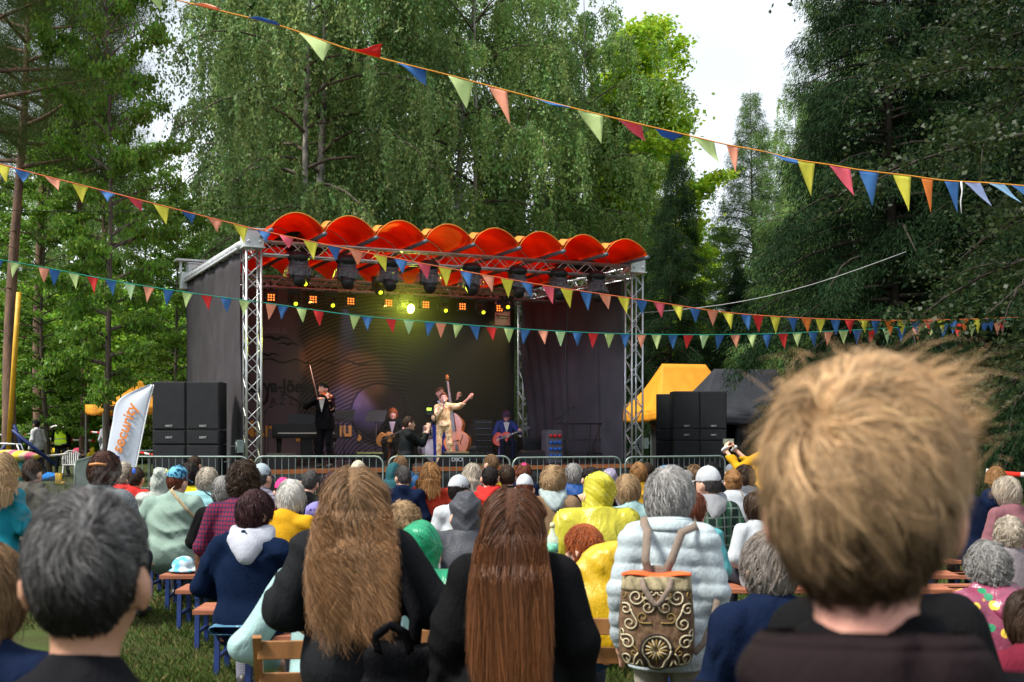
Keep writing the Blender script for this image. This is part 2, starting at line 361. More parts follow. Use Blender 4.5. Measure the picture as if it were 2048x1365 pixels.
for i, (px, d, s) in enumerate([(10, 52, .9), (60, 60, 1), (130, 56, .8), (190, 64, 1.1), (270, 55, .9), (350, 60, 1.0), (430, 58, .85), (520, 64, .9), (1040, 55, .9), (1290, 52, .75), (1350, 60, .9), (1430, 64, .9), (1500, 58, .8), (1570, 50, .85), (1650, 62, 1.0), (1720, 48, .7), (1900, 50, .9)]):
    plant('bush', px, d, ORD[i] + ' from the left of the leafy young trees in the undergrowth', 'young trees in the undergrowth', i * 1.7, s * 1.15, cat='young tree')
for i, (px, d) in enumerate([(-30, 66), (150, 72), (300, 78), (560, 70), (700, 80), (1230, 76), (1450, 84), (1640, 78), (1850, 66), (1980, 60)]):
    plant('birch2' if i % 2 else 'maple', px, d, ORD[i] + ' from the left of the tall trees deep in the wood', 'trees deep in the wood', i * 2.1, .85 + .25 * (i % 3) * .5)
# the wood that closes every gap: one mass nobody could count
rg = np.random.default_rng(77); n = 70000
ang = rg.uniform(-.62, .62, n); dd = rg.uniform(84, 112, n); top = 11 + 3.5 * np.sin(ang * 23) + 2.5 * np.sin(ang * 51 + 1) - 6.5 * np.exp(-((ang - .2) / .07) ** 2)
P = np.stack([dd * np.sin(ang), dd * np.cos(ang), rg.random(n) ** .9 * top], 1); cc = np.array([[.13, .2, .05]]) * (.5 + rg.random((n, 1))); V, Q, c3 = leaves(P, rg.normal(size=(n, 3)), .6, .26, cc, rg)
tag(link('far_woods', mesh_np('far_woods', V, Q, False, c3), None, leaf_m), 'far wood closing the view behind the trees', 'woods', kind='stuff')

# ------------------------------------------------------------------ stage
TH = R(26); E1 = Vector((math.cos(TH), math.sin(TH), 0)); E2 = Vector((-math.sin(TH), math.cos(TH), 0)); FL = Vector((-5.35, 24.7, 0))
SW, SDP = 9.2, 5.8
def S(s, t, z): return FL + E1 * s + E2 * t + Vector((0, 0, z))
def at_stage(px, t):          # the point of the stage line t metres behind its front seen at column px
    a = (px - CX) / F; o = FL + E2 * t; s = (a * o.y - o.x) / (E1.x - a * E1.y); return s
alu = mat('aluminium', (.55, .57, .58), rough=.38, metal=.75, var=.12, vscale=9)
alu_p = mat('aluminium_plate', (.5, .53, .53), rough=.5, metal=.4, var=.15, vscale=5)
galv = mat('galvanised', (.2, .25, .235), rough=.5, metal=.5, var=.15, vscale=12)
black = mat('black_steel', (.012, .012, .013), rough=.5, var=.2)
blackp = mat('black_plastic', (.02, .02, .022), rough=.45, var=.2, bump=.1)
clothG = mat('stage_cloth', (.055, .05, .055), rough=.85, var=.18, vscale=2, bump=.25, bscale=5, spec=.15, trans=.12)
clothS = mat('side_cloth', (.12, .125, .14), rough=.85, var=.15, vscale=1, bump=.3, bscale=3, spec=.15, trans=.35, tint=(.09, .095, .105))
orange = mat('orange_canopy', (.78, .085, .01), crease=.8, cscale=1.5, rough=.75, var=.12, vscale=1.6, bump=.2, bscale=5, trans=.55, tint=(.62, .05, .008), spec=.2)
ochre = mat('ochre_canopy', (.75, .3, .04), rough=.55, var=.15, vscale=3, trans=.35)
red = mat('red_lacquer', (.45, .035, .02), rough=.25, var=.2, coat=.5)
deckm = mat('deck_boards', (.035, .03, .03), rough=.6, var=.25, vscale=4)
wood_o = mat('orange_wood', (.42, .13, .04), rough=.5, var=.25, vscale=4, vstretch=(1, 6, 6))
white_p = mat('white_paint', (.75, .76, .78), rough=.5, var=.05)

def truss(b, p0, p1, up, w=.29, r=.024, n=None, rd=.011, faces=4):
    p0, p1 = Vector(p0), Vector(p1); ax = (p1 - p0).normalized(); up = Vector(up); up = (up - ax * ax.dot(up)).normalized(); sd_ = ax.cross(up)
    co = [(a * up + c * sd_) * w / 2 for a, c in ((1, 1), (1, -1), (-1, -1), (-1, 1))]; L_ = (p1 - p0).length; n = n or int(L_ / w * 1.05)
    for c in co: b.tube([p0 + c, p1 + c], r, 8)
    for k in range(faces):
        a, c = co[k], co[(k + 1) % 4]
        for i in range(n):
            q0, q1 = p0 + ax * (L_ * i / n), p0 + ax * (L_ * (i + 1) / n)
            if (i + k) % 2: a, c = c, a
            b.tube([q0 + a, q1 + c], rd, 5, False)
            if (i + k) % 2: a, c = c, a

stage = thing('stage', 'outdoor stage with a scalloped orange canopy on aluminium truss towers', 'stage', (0, 0, 0))
TOP = 5.5
for s, t, nm in ((0, 0, 0), (SW, 0, 0), (0, SDP, 1), (SW, SDP, 1)):
    b = MB(); truss(b, S(s, t, .06), S(s, t, 5.32), E1, .3, .025, 18, .012)
    b.box(S(s, t, .03), (.55, .55, .05), TH); tw = b.build('tower', alu, stage)
    b = MB(); b.box(S(s, t, 5.54), (.4, .4, .34), TH); b.box(S(s, t, 5.725), (.46, .46, .03), TH); b.box(S(s, t, 5.355), (.46, .46, .03), TH)
    for q in (-1, 1):
        for e in (-1, 1): b.tube([S(s + .12 * q, t - .205 * e, 5.47), S(s + .12 * q, t - .235 * e, 5.47)], .03, 8)
    b.build('sleeve_block', alu_p, tw, bevel=.008)
def winch(s, t, sgn):
    b = MB(); c = S(s, t, 1.28); b.box(c, (.14, .2, .26), TH); b.tube([c - E1 * .09, c + E1 * .09], .1, 14)
    k = c + E1 * sgn * .1; b.tube([k, k + E1 * sgn * .12, k + E1 * sgn * .12 + Vector((0, 0, -.3)), k + E1 * sgn * .22 + Vector((0, 0, -.32))], .013, 6)
    b.build('hand_winch', galv, stage, bevel=.006)
winch(-.26, 0, -1); winch(SW + .28, 0, 1)
b = MB(); truss(b, S(.2, 0, 5.37), S(SW - .2, 0, 5.37), (0, 0, 1), .27, .025, 30, .011); b.build('front_truss', alu, stage)
b = MB(); truss(b, S(.2, SDP, 5.25), S(SW - .2, SDP, 5.25), (0, 0, 1), .27, .025, 30, .011); b.build('rear_truss', alu, stage)
b = MB(); truss(b, S(.3, 3.1, 5.05), S(SW - .3, 3.1, 5.05), (0, 0, 1), .24, .022, 30, .01); b.build('lighting_truss', alu, stage)
for s in (0, SW):
    b = MB(); truss(b, S(s, .2, 5.4), S(s, SDP - .2, 5.4), (0, 0, 1), .27, .025, 18, .011); b.build('side_truss', alu, stage)
# wavy canopy: eight barrel vaults and the rafters between them
NV, s0, s1 = 8, .15, 8.98; tw_ = (s1 - s0) / NV
def canz(t): return 5.6 + (.0 if t > 0 else -t * .03) - max(0, t - 1) * .02
def can(u, v):
    s = s0 + (s1 - s0) * u; t = -.95 + (SDP + 1.1) * v; k = (u * NV) % 1.0
    if u >= 1: k = 1
    a = .37 * (.985 + .04 * math.sin(int(min(u * NV, 7.99)) * 2.3)); arc = math.sin(math.pi * k) ** .72 if 0 < k < 1 else 0
    z = canz(t) + a * arc + .012 * math.sin(t * 9 + int(u * NV) * 2) * arc
    return S(s + .05 * math.sin(math.pi * k * 2) * v, t + .05 * arc, z)
b = MB(); b.grid(can, NV * 16, 36); cp = b.build('canopy', [orange, ochre], stage, thick=.006)
b = MB()
for i in range(NV):      # bound front hem and the ochre flap that shows where a vault meets the next
    pts = [can((i + k / 14 + (.0001 if k == 0 else 0) - (.0001 if k == 14 else 0)) / NV, 0) + Vector((0, 0, .012)) - E2 * .012 for k in range(15)]; b.tube(pts, .011, 6)
b.build('hem', ochre, cp)
for i in range(1, NV):
    b = MB(); u0 = i / NV; rr = random.Random(i)
    b.grid(lambda a, c: can(u0 + (a - .25) * .2 / NV, 0) + Vector((0, 0, .03 + .05 * math.sin(a * 3))) + E2 * (.35 * c) + Vector((0, 0, .06 * c)), 6, 4); b.build('flap', ochre, cp, thick=.004)
for i in range(NV + 1):
    b = MB(); s = s0 + tw_ * i; b.tube([S(s, -.98, canz(-1) - .03), S(s, SDP + .1, canz(SDP) - .03)], .045, 8); b.build('rafter', mat('rafter_blue', (.1, .12, .15), rough=.5), stage)
for i in range(NV):
    for t in (.7, 2.4, 4.2):
        pts = [can((i + .02 + .96 * k / 10) / NV, (t + .95) / (SDP + 1.1)) - Vector((0, 0, .018)) for k in range(11)]
        b = MB(); b.tube(pts, .013, 5); b.build('hoop', alu_p, stage)
for dr in (lambda u, v: S(.35 + 1.35 * u, .25 + 1.6 * v, 5.45 + .36 * math.sin(math.pi * u) * (1 - .3 * v)), lambda u, v: S(7.2 + 1.6 * u, .3 + 1.2 * v, 5.45 + .2 * math.sin(math.pi * u))): b = MB(); b.grid(dr, 10, 8); b.build('black_drape', black, stage, thick=.01)
# walls of cloth
def fold(x, z, a=.02): return a * (math.sin(x * 5.1 + math.sin(z * 1.3) * 1.2) + .5 * math.sin(x * 13 + z))
b = MB(); b.grid(lambda u, v: S(-.2 + fold(u * SDP, v * 5), .1 + u * (SDP - .1), .05 + v * (5.25)), 40, 20)
b.build('left_wall_cloth', clothG, stage, thick=.01)
b = MB(); b.tube([S(-.2, .1, 5.42), S(-.2, SDP, 5.36)], .09, 12); b.tube([S(-.28, .15, 5.33), S(-.27, SDP, 5.27)], .03, 8)
for k in range(12): b.tube([S(-.2, .3 + k * .47, 5.37), S(-.2, .34 + k * .47, 5.37)], .1, 12)
b.build('side_beam', mat('pale_beam', (.42, .44, .46), rough=.5, var=.15), stage)
b = MB(); b.box(S(-.12, SDP, 5.8), (.75, .35, .05), TH)
for q in (-.3, .3): b.box(S(-.12 + q * .8, SDP, 5.65), (.06, .06, .3), TH)
b.box(S(-.2, SDP + .05, 5.3), (.3, .3, .42), TH); b.build('bracket', alu_p, stage, bevel=.006)
def rw(u, v):
    t = .15 + u * (SDP - .3); z = .82 + v * 4.35; k = u ** 3
    sw = .75 * k * math.sin(math.pi * min(1, v * .9 + .1)) ** .7 * (1 - v) * 1.2
    f = .03 * math.sin(u * 9 + v * 3) + .05 * k * math.sin(u * 60 - v * 8) + .012 * math.sin(v * 24 + u * 5)
    return S(SW - .22 + f, t - sw * .6, z + .12 * k * (v - 1))
b = MB(); b.grid(rw, 70, 40); b.build('right_wall_cloth', clothS, stage, thick=.008)
# printed backdrop
m = bpy.data.materials.new('backdrop_print'); m.use_nodes = True; nt = m.node_tree; p = prin(m); p.inputs['Roughness'].default_value = .75; p.inputs['Specular IOR Level'].default_value = .15
N = nt.nodes.new; L = nt.links.new
uv = N('ShaderNodeUVMap'); mp = N('ShaderNodeMapping'); L(uv.outputs[0], mp.inputs[0]); mp.inputs['Location'].default_value = (-4.9, -.2, 0)
wv = N('ShaderNodeTexWave'); wv.wave_type = 'RINGS'; wv.rings_direction = 'Z'; wv.inputs['Scale'].default_value = 3.4; wv.inputs['Distortion'].default_value = 5; wv.inputs['Detail'].default_value = 1.5; wv.inputs['Detail Scale'].default_value = .35
L(mp.outputs[0], wv.inputs[0]); cr = N('ShaderNodeValToRGB'); cr.color_ramp.elements[0].position = .45; cr.color_ramp.elements[1].position = .62
cr.color_ramp.elements[0].color = (.012, .009, .009, 1); cr.color_ramp.elements[1].color = (.085, .066, .06, 1); L(wv.outputs[0], cr.inputs[0])
sep = N('ShaderNodeSeparateXYZ'); L(uv.outputs[0], sep.inputs[0])
def ramp(src, p0, p1, c0=(0, 0, 0, 1), c1=(1, 1, 1, 1)):
    r_ = N('ShaderNodeValToRGB'); r_.color_ramp.elements[0].position = p0; r_.color_ramp.elements[1].position = p1; r_.color_ramp.elements[0].color = c0; r_.color_ramp.elements[1].color = c1; L(src, r_.inputs[0]); return r_.outputs[0]
def mixc(f, a, b_):
    q = N('ShaderNodeMix'); q.data_type = 'RGBA'; L(f, q.inputs[0])
    for i_, v_ in ((6, a), (7, b_)):
        if isinstance(v_, tuple): q.inputs[i_].default_value = v_
        else: L(v_, q.inputs[i_])
    return q.outputs[2]
mr = N('ShaderNodeMapRange'); mr.inputs['From Max'].default_value = 9; L(sep.outputs[0], mr.inputs[0])
nz = N('ShaderNodeTexNoise'); nz.inputs['Scale'].default_value = .7; L(uv.outputs[0], nz.inputs[0])
ad = N('ShaderNodeMath'); ad.operation = 'MULTIPLY_ADD'; ad.inputs[1].default_value = .12; L(nz.outputs[0], ad.inputs[0]); L(mr.outputs[0], ad.inputs[2])
right_dark = ramp(ad.outputs[0], .60, .72)          # the printed night sky part
left_pale = ramp(ad.outputs[0], .345, .36, (1, 1, 1, 1), (0, 0, 0, 1))
c = mixc(right_dark, cr.outputs[0], (.012, .014, .012, 1)); c = mixc(left_pale, c, (.13, .1, .105, 1)); L(c, p.inputs['Base Color'])
T5 = SDP - .3
b = MB(); b.grid(lambda u, v: S(.15 + 8.55 * u, T5 + .01 * math.sin(u * 30), .8 + v * 4.5), 60, 20)
bd = b.build('backdrop', m, stage, thick=.006)
uvl = bd.data.uv_layers.new(name='UVMap')
for lp in bd.data.loops:
    v = bd.data.vertices[lp.vertex_index].co; r_ = v - S(0, T5, 0); uvl.data[lp.index].uv = (r_.dot(E1), v.z)
BM = lambda s, z, o=.03: basis(S(s, T5 - o, z), E1, (0, 0, 1))
ink = mat('print_black', (.008, .008, .008), rough=.7, var=.05); gold = mat('print_gold', (.62, .3, .03), rough=.6, var=.1); palep = mat('print_pale', (.3, .25, .25), rough=.7, var=.2, vscale=2, tint=(.2, .15, .17))
def bs(px): return at_stage(px, T5)
def bz(px, py): s = bs(px); p_ = S(s, T5, 0); return EYE - (py - HZ) * p_.y / F
k = (bs(655) - bs(527))
text_part('Narva-J\u00f5esuu', .47, BM(bs(655) - .47 * 4.95, bz(600, 785)), ink, bd, bold=.012, sx=.86)
text_part('AZZ', .26, BM(bs(540), bz(560, 810)), ink, bd, space=1.7, sx=.9)
text_part('Narva-J\u00f5esuu j', .56, BM(bs(744) - 3.55, bz(700, 872)), gold, bd, bold=.016, sx=.98)
text_part('JUSSSUL', .2, BM(bs(520), bz(530, 666)), palep, bd)
b = MB()   # saxophone-shaped J, two gulls and the water line
for (px, py, sc) in ((552, 680, 1), (575, 690, .7), (535, 712, .8)):
    c = BM(bs(px), bz(px, py)); 
    for sg in (-1, 1): b.tube([c @ Vector((sg * x * sc, (.1 * math.sin(x * 7) - x * .12) * sc, 0)) for x in (0, .08, .17, .28, .4)], [.035 * sc, .04 * sc, .03 * sc, .02 * sc, .006], 6)
b.tube([BM(0, 0) @ Vector((bs(525) + k_ * .12, bz(560, 722) + .05 * math.sin(k_ * 1.1), 0)) for k_ in range(26)], .014, 5)
c = BM(bs(530), bz(530, 800)); b.tube([c @ Vector(v) for v in ((.18, .3, 0), (.12, .33, 0), (.07, .28, 0), (.06, .1, 0), (.02, -.05, 0), (-.06, -.1, 0), (-.12, -.04, 0), (-.12, .05, 0))], [.01, .018, .022, .03, .04, .05, .05, .06], 8)
b.build('printed_emblem', ink, bd)
b = MB(); c = BM(bs(757), bz(757, 825), .035); b.lathe([(.0, 0), (.74, 0), (.74, .012), (0, .012)], n=48, M=c.to_3x3(), c=c.translation); b.build('printed_disc', mat('print_moon', (.07, .055, .065), rough=.8, var=.3, vscale=1.3, tint=(.02, .02, .02), spec=.1), bd)
b = MB(); b.tube([c @ Vector((.77 * math.cos(a * .1309), .77 * math.sin(a * .1309), 0)) for a in range(49)], .022, 6); b.build('disc_rim', ink, bd)
b = MB(); b.box(S(bs(1004), T5 - .03, bz(1004, 625)), (.46, .02, .72), TH); pn = b.build('info_panel', white_p, bd)
b = MB(); b.box(S(bs(1004), T5 - .045, bz(1004, 613)), (.36, .02, .3), TH); b.build('blue_field', mat('blue_field', (.02, .06, .3), var=.05), pn)
text_part('Kaasrahastanud\nEuroopa Liit', .065, BM(bs(1004), bz(1004, 634), .05), ink, pn, align='CENTER', bold=.002)
# deck with its orange front edge, skirt and side railing
b = MB(); b.box(S(SW / 2, SDP / 2 - .3, .76), (SW - .3, SDP + .5, .08), TH); b.build('deck', deckm, stage)
b = MB(); b.box(S(SW / 2, -.56, .765), (SW - .3, .03, .09), TH); b.build('deck_edge', wood_o, stage)
b = MB(); b.grid(lambda u, v: S(.15 + (SW - .3) * u, -.57 + fold(u * 9, v, .012), .01 + v * .7), 60, 4); b.build('skirt', black, stage, thick=.008)
sr = [at_stage(x, 1.2) for x in (1110, 1250)]
b = MB(); r0_, r1_ = sr; 
for z in (1.02, 1.75): b.bar(S(r0_, 1.2, z), S(r1_, 1.2, z), .04)
b.bar(S(r0_, 1.2, 1.35), S(r1_, 1.2, 1.35), .02)
for i in range(5): s = r0_ + (r1_ - r0_) * i / 4; b.bar(S(s, 1.2, .8), S(s, 1.2, 1.75), .035)
b.build('side_railing', black, stage)

# ------------------------------------------------------------------ stage lights (each one hangs from the stage: a thing of its own)
glow_o = mat('lamp_orange', (1, .2, .03), var=.0, emit=1.7); glow_y = mat('lamp_yellow', (.75, .85, .02), var=.0, emit=2); glow_w = mat('lamp_white', (.9, 1, .12), var=0, emit=30)
clearp = mat('rain_dome', (.2, .2, .22), rough=.2, alpha=.34, spec=.6, var=.5, vscale=25, bump=1, bscale=22)
def par(s, t, z, lbl):
    o = thing('led_panel_light', lbl, 'stage light', S(s, t, z), TH, 'orange lit panel lamps under the lighting truss')
    b = MB(); b.box((0, 0, -.24), (.26, .12, .2)); b.box((0, .1, -.24), (.2, .1, .15)); b.build('housing', blackp, o, bevel=.01)
    b = MB(); b.tube([(-.15, 0, -.22), (-.15, 0, -.06), (.15, 0, -.06), (.15, 0, -.22)], .012, 6); b.tube([(0, 0, -.06), (0, 0, .04)], .02, 8); b.build('yoke', black, o)
    b = MB()
    for i in range(3):
        for j in range(3): b.tube([((i - 1) * .062, -.062, -.24 + (j - 1) * .058), ((i - 1) * .062, -.068, -.24 + (j - 1) * .058)], .02, 8)
    b.build('led_grid', glow_o, o); return o
def mover(s, t, z, lbl, glow=glow_y, big=False, tilt=.3, yaw=0):
    k = 1.25 if big else 1
    o = thing('moving_head_light', lbl, 'stage light', S(s, t, z), TH, 'moving head lamps hanging under the stage roof')
    b = MB(); b.box((0, 0, -.07 * k), (.28 * k, .2 * k, .1 * k)); b.build('base', blackp, o, bevel=.015)
    b = MB()
    for q in (-1, 1): b.box((q * .13 * k, 0, -.22 * k), (.04 * k, .1 * k, .24 * k))
    b.box((0, 0, -.135 * k), (.3 * k, .12 * k, .04 * k)); b.build('fork', blackp, o, bevel=.012)
    Mr = Matrix.Rotation(yaw, 3, 'Z') @ Matrix.Rotation(R(90) + tilt, 3, 'X'); c = Vector((0, 0, -.3 * k))
    b = MB(); b.lathe([(.06 * k, -.17 * k), (.1 * k, -.13 * k), (.11 * k, 0), (.105 * k, .14 * k), (.09 * k, .17 * k)], c, 16, Mr); h = b.build('head', blackp, o)
    if glow:
        b = MB(); q_ = .045 if glow is not glow_w else .085; b.lathe([(.0, .172 * k), (q_ * k, .172 * k), (q_ * k, .178 * k), (0, .18 * k)], c, 14, Mr); b.build('lens', glow, h)
    return o
def dome(s, t, z, lbl):
    o = mover(s, t, z, lbl, None, True, .9)
    rr = random.Random(int(s * 100)); ph = rr.random() * 6
    b = MB()
    def f(u, v):
        a = u * 2 * math.pi; r_ = .1 + .19 * math.sin(v * 1.6) + .018 * math.sin(a * 7 + ph + v * 3) * v + .012 * math.sin(a * 17 + v * 9); return Vector((r_ * math.cos(a), r_ * math.sin(a), -.02 - .36 * v + .02 * math.sin(a * 3 + ph) * v))
    b.grid(f, 48, 10); b.build('rain_dome', clearp, o)
    b = MB(); b.ball((0, 0, .01), (.24, .22, .13), 8); b.build('rain_hood', black, o)
    return o
for i, (px, y) in enumerate([(597, 0), (693, 0), (778, 0), (857, 0), (942, 0), (1034, 0), (1116, 0), (1192, 0)]):
    s = at_stage(px, -.1); dome(s, -.1, 5.2, ['hooded', 'second', 'third', 'fourth', 'fifth', 'sixth', 'seventh', 'rightmost hooded'][i] + ' rain covered stage lamp from the left under the front truss' if 0 < i < 7 else ('leftmost' if i == 0 else 'rightmost') + ' rain covered stage lamp under the front truss')
ordn = ['first', 'second', 'third', 'fourth', 'fifth', 'sixth', 'seventh']
for i, px in enumerate((541, 625, 700, 776, 850, 923, 997)):
    par(at_stage(px, 3.0), 3.0, 4.92, 'orange lit square lamp, ' + ordn[i] + ' of seven from the left under the lighting truss')
for i, px in enumerate((588, 662, 887, 962)):
    mover(at_stage(px, 3.0), 3.0, 4.93, 'small moving head lamp with a yellow dot, ' + ordn[i] + ' of four between the orange ones', tilt=.5)
mover(at_stage(1014, 2.6), 2.6, 4.98, 'moving head lamp with a bright yellow lens beside the white info panel', tilt=.1, yaw=-.3)
mover(at_stage(607, 1.2), 1.2, 5.2, 'moving head lamp hanging lower behind the leftmost rain covered lamp', tilt=.6)
mover(at_stage(757, 1.2), 1.2, 5.1, 'moving head lamp high up left of the glaring lamp', tilt=.6)
o = mover(at_stage(810, 3.0), 3.0, 4.95, 'glaring yellow white stage lamp shining at the crowd', glow_w, True, .12, .35)
for i, px in enumerate((541, 700, 905, 985)):
    o = thing('blinder_light', 'unlit two lamp blinder, ' + ordn[i] + ' of four from the left on the rear truss', 'stage light', S(at_stage(px, 4.4), 4.4, 5.15), TH, 'unlit blinders at the back of the roof')
    b = MB(); b.box((0, 0, -.06), (.36, .1, .17)); b.bar((0, 0, 0), (0, 0, .2), .03); b.build('housing', blackp, o, bevel=.01)
    b = MB()
    for q in (-.09, .09): b.lathe([(0, -.03), (.05, -.01), (.065, .02), (.07, .02)], (q, -.07, -.06), 14, Matrix.Rotation(R(90), 3, 'X'))
    b.build('reflector', alu, o)
def lamp(kind, loc, tgt, en, col, size=.8, blend=.6, r=.08):
    d = bpy.data.lights.new('stage_or_fill_spot', kind); d.energy = en; d.color = col; d.shadow_soft_size = r
    o = bpy.data.objects.new('stage_or_fill_spot', d); C.objects.link(o); o.location = loc
    if kind == 'SPOT': d.spot_size = size; d.spot_blend = blend; o.rotation_euler = (Vector(tgt) - Vector(loc)).to_track_quat('-Z', 'Y').to_euler()
    return o
sp = at_stage(810, 2.75); lamp('SPOT', S(sp, 2.7, 4.6), (-1.2, 12, 1.2), 250, (.8, 1, .1), .9)
lamp('SPOT', S(at_stage(1014, 2.4), 2.4, 4.6), S(at_stage(890, 1.5), 1.0, 1.6), 260, (1, .8, .25), .9)
lamp('SPOT', S(at_stage(625, 2.7), 2.9, 4.6), S(bs(655), T5, 3.4), 330, (1, .35, .1), .5)
lamp('SPOT', S(at_stage(776, 2.7), 2.9, 4.6), S(bs(725), T5, 3.0), 330, (1, .4, .1), .5)
lamp('SPOT', S(at_stage(588, 2.7), 2.9, 4.6), S(bs(600), T5, 3.2), 70, (.9, .9, .05), .35)
lamp('SPOT', S(at_stage(700, -.5), -.5, 4.7), S(at_stage(672, .1), .0, 2.2), 420, (1, .1, .5), .2)
lamp('SPOT', S(at_stage(640, -.7), -.7, 4.5), S(at_stage(1000, 3), 1.5, 1.0), 420, (.75, .7, 1), 1.0)  # fill lamp added to brighten the performers; no fixture hangs there
lamp('SPOT', S(at_stage(1000, -.7), -.7, 4.5), S(at_stage(700, 3), 1.5, 1.0), 420, (1, .8, .8), 1.1)  # second added fill on the performers, warm, without a fixture
lamp('SPOT', S(at_stage(690, 4), 4.0, 4.7), S(bs(710), T5, 1.0), 520, (.5, .4, 1), .6)
hz = mat('stage_smoke', (1, 1, 1)); hz.node_tree.nodes.clear(); v_ = hz.node_tree.nodes.new('ShaderNodeVolumePrincipled'); v_.inputs['Density'].default_value = .011; v_.inputs['Color'].default_value = (.9, .9, .9, 1); v_.inputs['Anisotropy'].default_value = .3; o_ = hz.node_tree.nodes.new('ShaderNodeOutputMaterial'); hz.node_tree.links.new(v_.outputs[0], o_.inputs['Volume'])
b = MB(); b.box(S(SW / 2, 2.4, 3.0), (SW - 1.0, 5.0, 4.3), TH); tag(b.build('smoke', [hz]), 'thin stage smoke hanging under the canopy', 'smoke', kind='stuff')  # smoke volume added so the glaring yellow lamp gets its halo
d_ = lamp('SPOT', S(at_stage(810, 2.72), 2.72, 4.66), (0, 0, -2), 420, (.85, 1, .08), 1.7, 1, .05)

# ------------------------------------------------------------------ loudspeaker stacks
spk = mat('speaker_paint', (.013, .013, .015), rough=.55, var=.2, bump=.3, bscale=90, spec=.35); grille = mat('speaker_grille', (.009, .011, .014), rough=.6, var=.25, bump=.5, bscale=160, spec=.3)
def cabinet(loc, rz, w, h, lbl, grp, logo=True, dep=.75):
    o = thing('loudspeaker_cabinet', lbl, 'loudspeaker', loc, rz, grp)
    b = MB(); b.box((0, dep / 2, h / 2), (w, dep, h)); b.build('housing', spk, o, bevel=.012)
    b = MB(); b.box((0, -.008, h / 2), (w - .05, .018, h - .05)); b.build('grille', grille, o, bevel=.004)
    if logo: text_part('NEXT', .055, basis((0, -.02, .06 if h > .5 else h / 2 - .02), (1, 0, 0), (0, 0, 1)), mat('badge', (.35, .36, .36), var=.1), o, align='CENTER', bold=.002, name='badge')
    b = MB()
    for q in (-1, 1): b.box((q * (w / 2 - .015), .25, h * .6), (.04, .16, .09))
    b.build('handle', blackp, o); return o
def stack(px0, d, rz, w, side):
    p = W(px0, HZ, d); p.z = 0
    for c_ in range(2):
        base = p + Vector((math.cos(rz), math.sin(rz), 0)) * (c_ * (w + .015) + w / 2)
        z = 0
        for k, h in enumerate((.56, .76, .3, .98)):
            cabinet((base.x, base.y, z), rz, w, h - .006, f"black {['bass', 'tall bass', 'flat', 'big upper'][k]} loudspeaker cabinet, {['bottom', 'second', 'third', 'top'][k]} of the {['left', 'right'][c_]} column in the {side} stack", 'loudspeakers stacked beside the stage', k != 0); z += h
stack(305, 24.3, .04, .665, 'left')
stack(1347, 31.0, .0, .68, 'right')
for z, h in ((0, 1.3), (1.3, .3), (1.6, .95)):
    p = W(1322, HZ, 31.8); cabinet((p.x + .1, 31.8, z), -.5, .5, h - .006, f"black loudspeaker seen edge on left of the right stack, {'bottom' if z == 0 else 'middle' if z == 1.3 else 'top'} one", 'loudspeakers stacked beside the stage', False)

# ------------------------------------------------------------------ crowd barriers
def barrier(x0, x1, d0, d1, lbl, ztop=1.1):
    a = Vector(((x0 - CX) * d0 / F, d0, 0)); c = Vector(((x1 - CX) * d1 / F, d1, 0)); L_ = (c - a).length; rz = math.atan2((c - a).y, (c - a).x)
    o = thing('crowd_barrier', lbl, 'barrier', a, rz, 'steel crowd barriers in front of the stage'); r_ = .15
    fr = [(0, 0, .2), (0, 0, ztop - r_)] + [(r_ - r_ * math.cos(k * R(90) / 5), 0, ztop - r_ + r_ * math.sin(k * R(90) / 5)) for k in range(1, 6)]
    fr2 = [(L_ - x, y, z) for x, y, z in reversed(fr)]
    b = MB(); b.tube(fr + fr2 + [fr[0]], .02, 8); b.build('frame', galv, o)
    n = int(L_ / .125)
    for i in range(1, n):
        x = L_ * i / n; b = MB(); b.tube([(x, 0, .2), (x, 0, ztop - .02)], .0075, 5, False); b.build('bar', galv, o)
    for x in (.3, L_ - .3): b = MB(); b.tube([(x, -.3, .01), (x, -.28, .05), (x, 0, .18), (x, .28, .05), (x, .3, .01)], .015, 6); b.build('foot', galv, o)
    return o
barrier(232, 497, 23.2, 23.2, 'steel barrier in front of the left loudspeaker stack')
barrier(510, 766, 23.4, 23.4, 'steel barrier below the violinist and the piano')
barrier(778, 1020, 23.4, 23.6, 'steel barrier below the singer and the double bass')
barrier(1026, 1241, 23.6, 24.3, 'steel barrier below the empty right side of the stage', 1.07)
barrier(1251, 1450, 24.4, 25.4, 'steel barrier in front of the right loudspeaker stack', 1.06)
barrier(150, 222, 20.2, 27.5, 'steel barrier turned away from the stage at the left end')
barrier(236, 320, 28.5, 28.9, 'steel barrier behind the banner flag')
barrier(438, 478, 25.8, 27.2, 'short end of a barrier between the left stack and the stage tower')

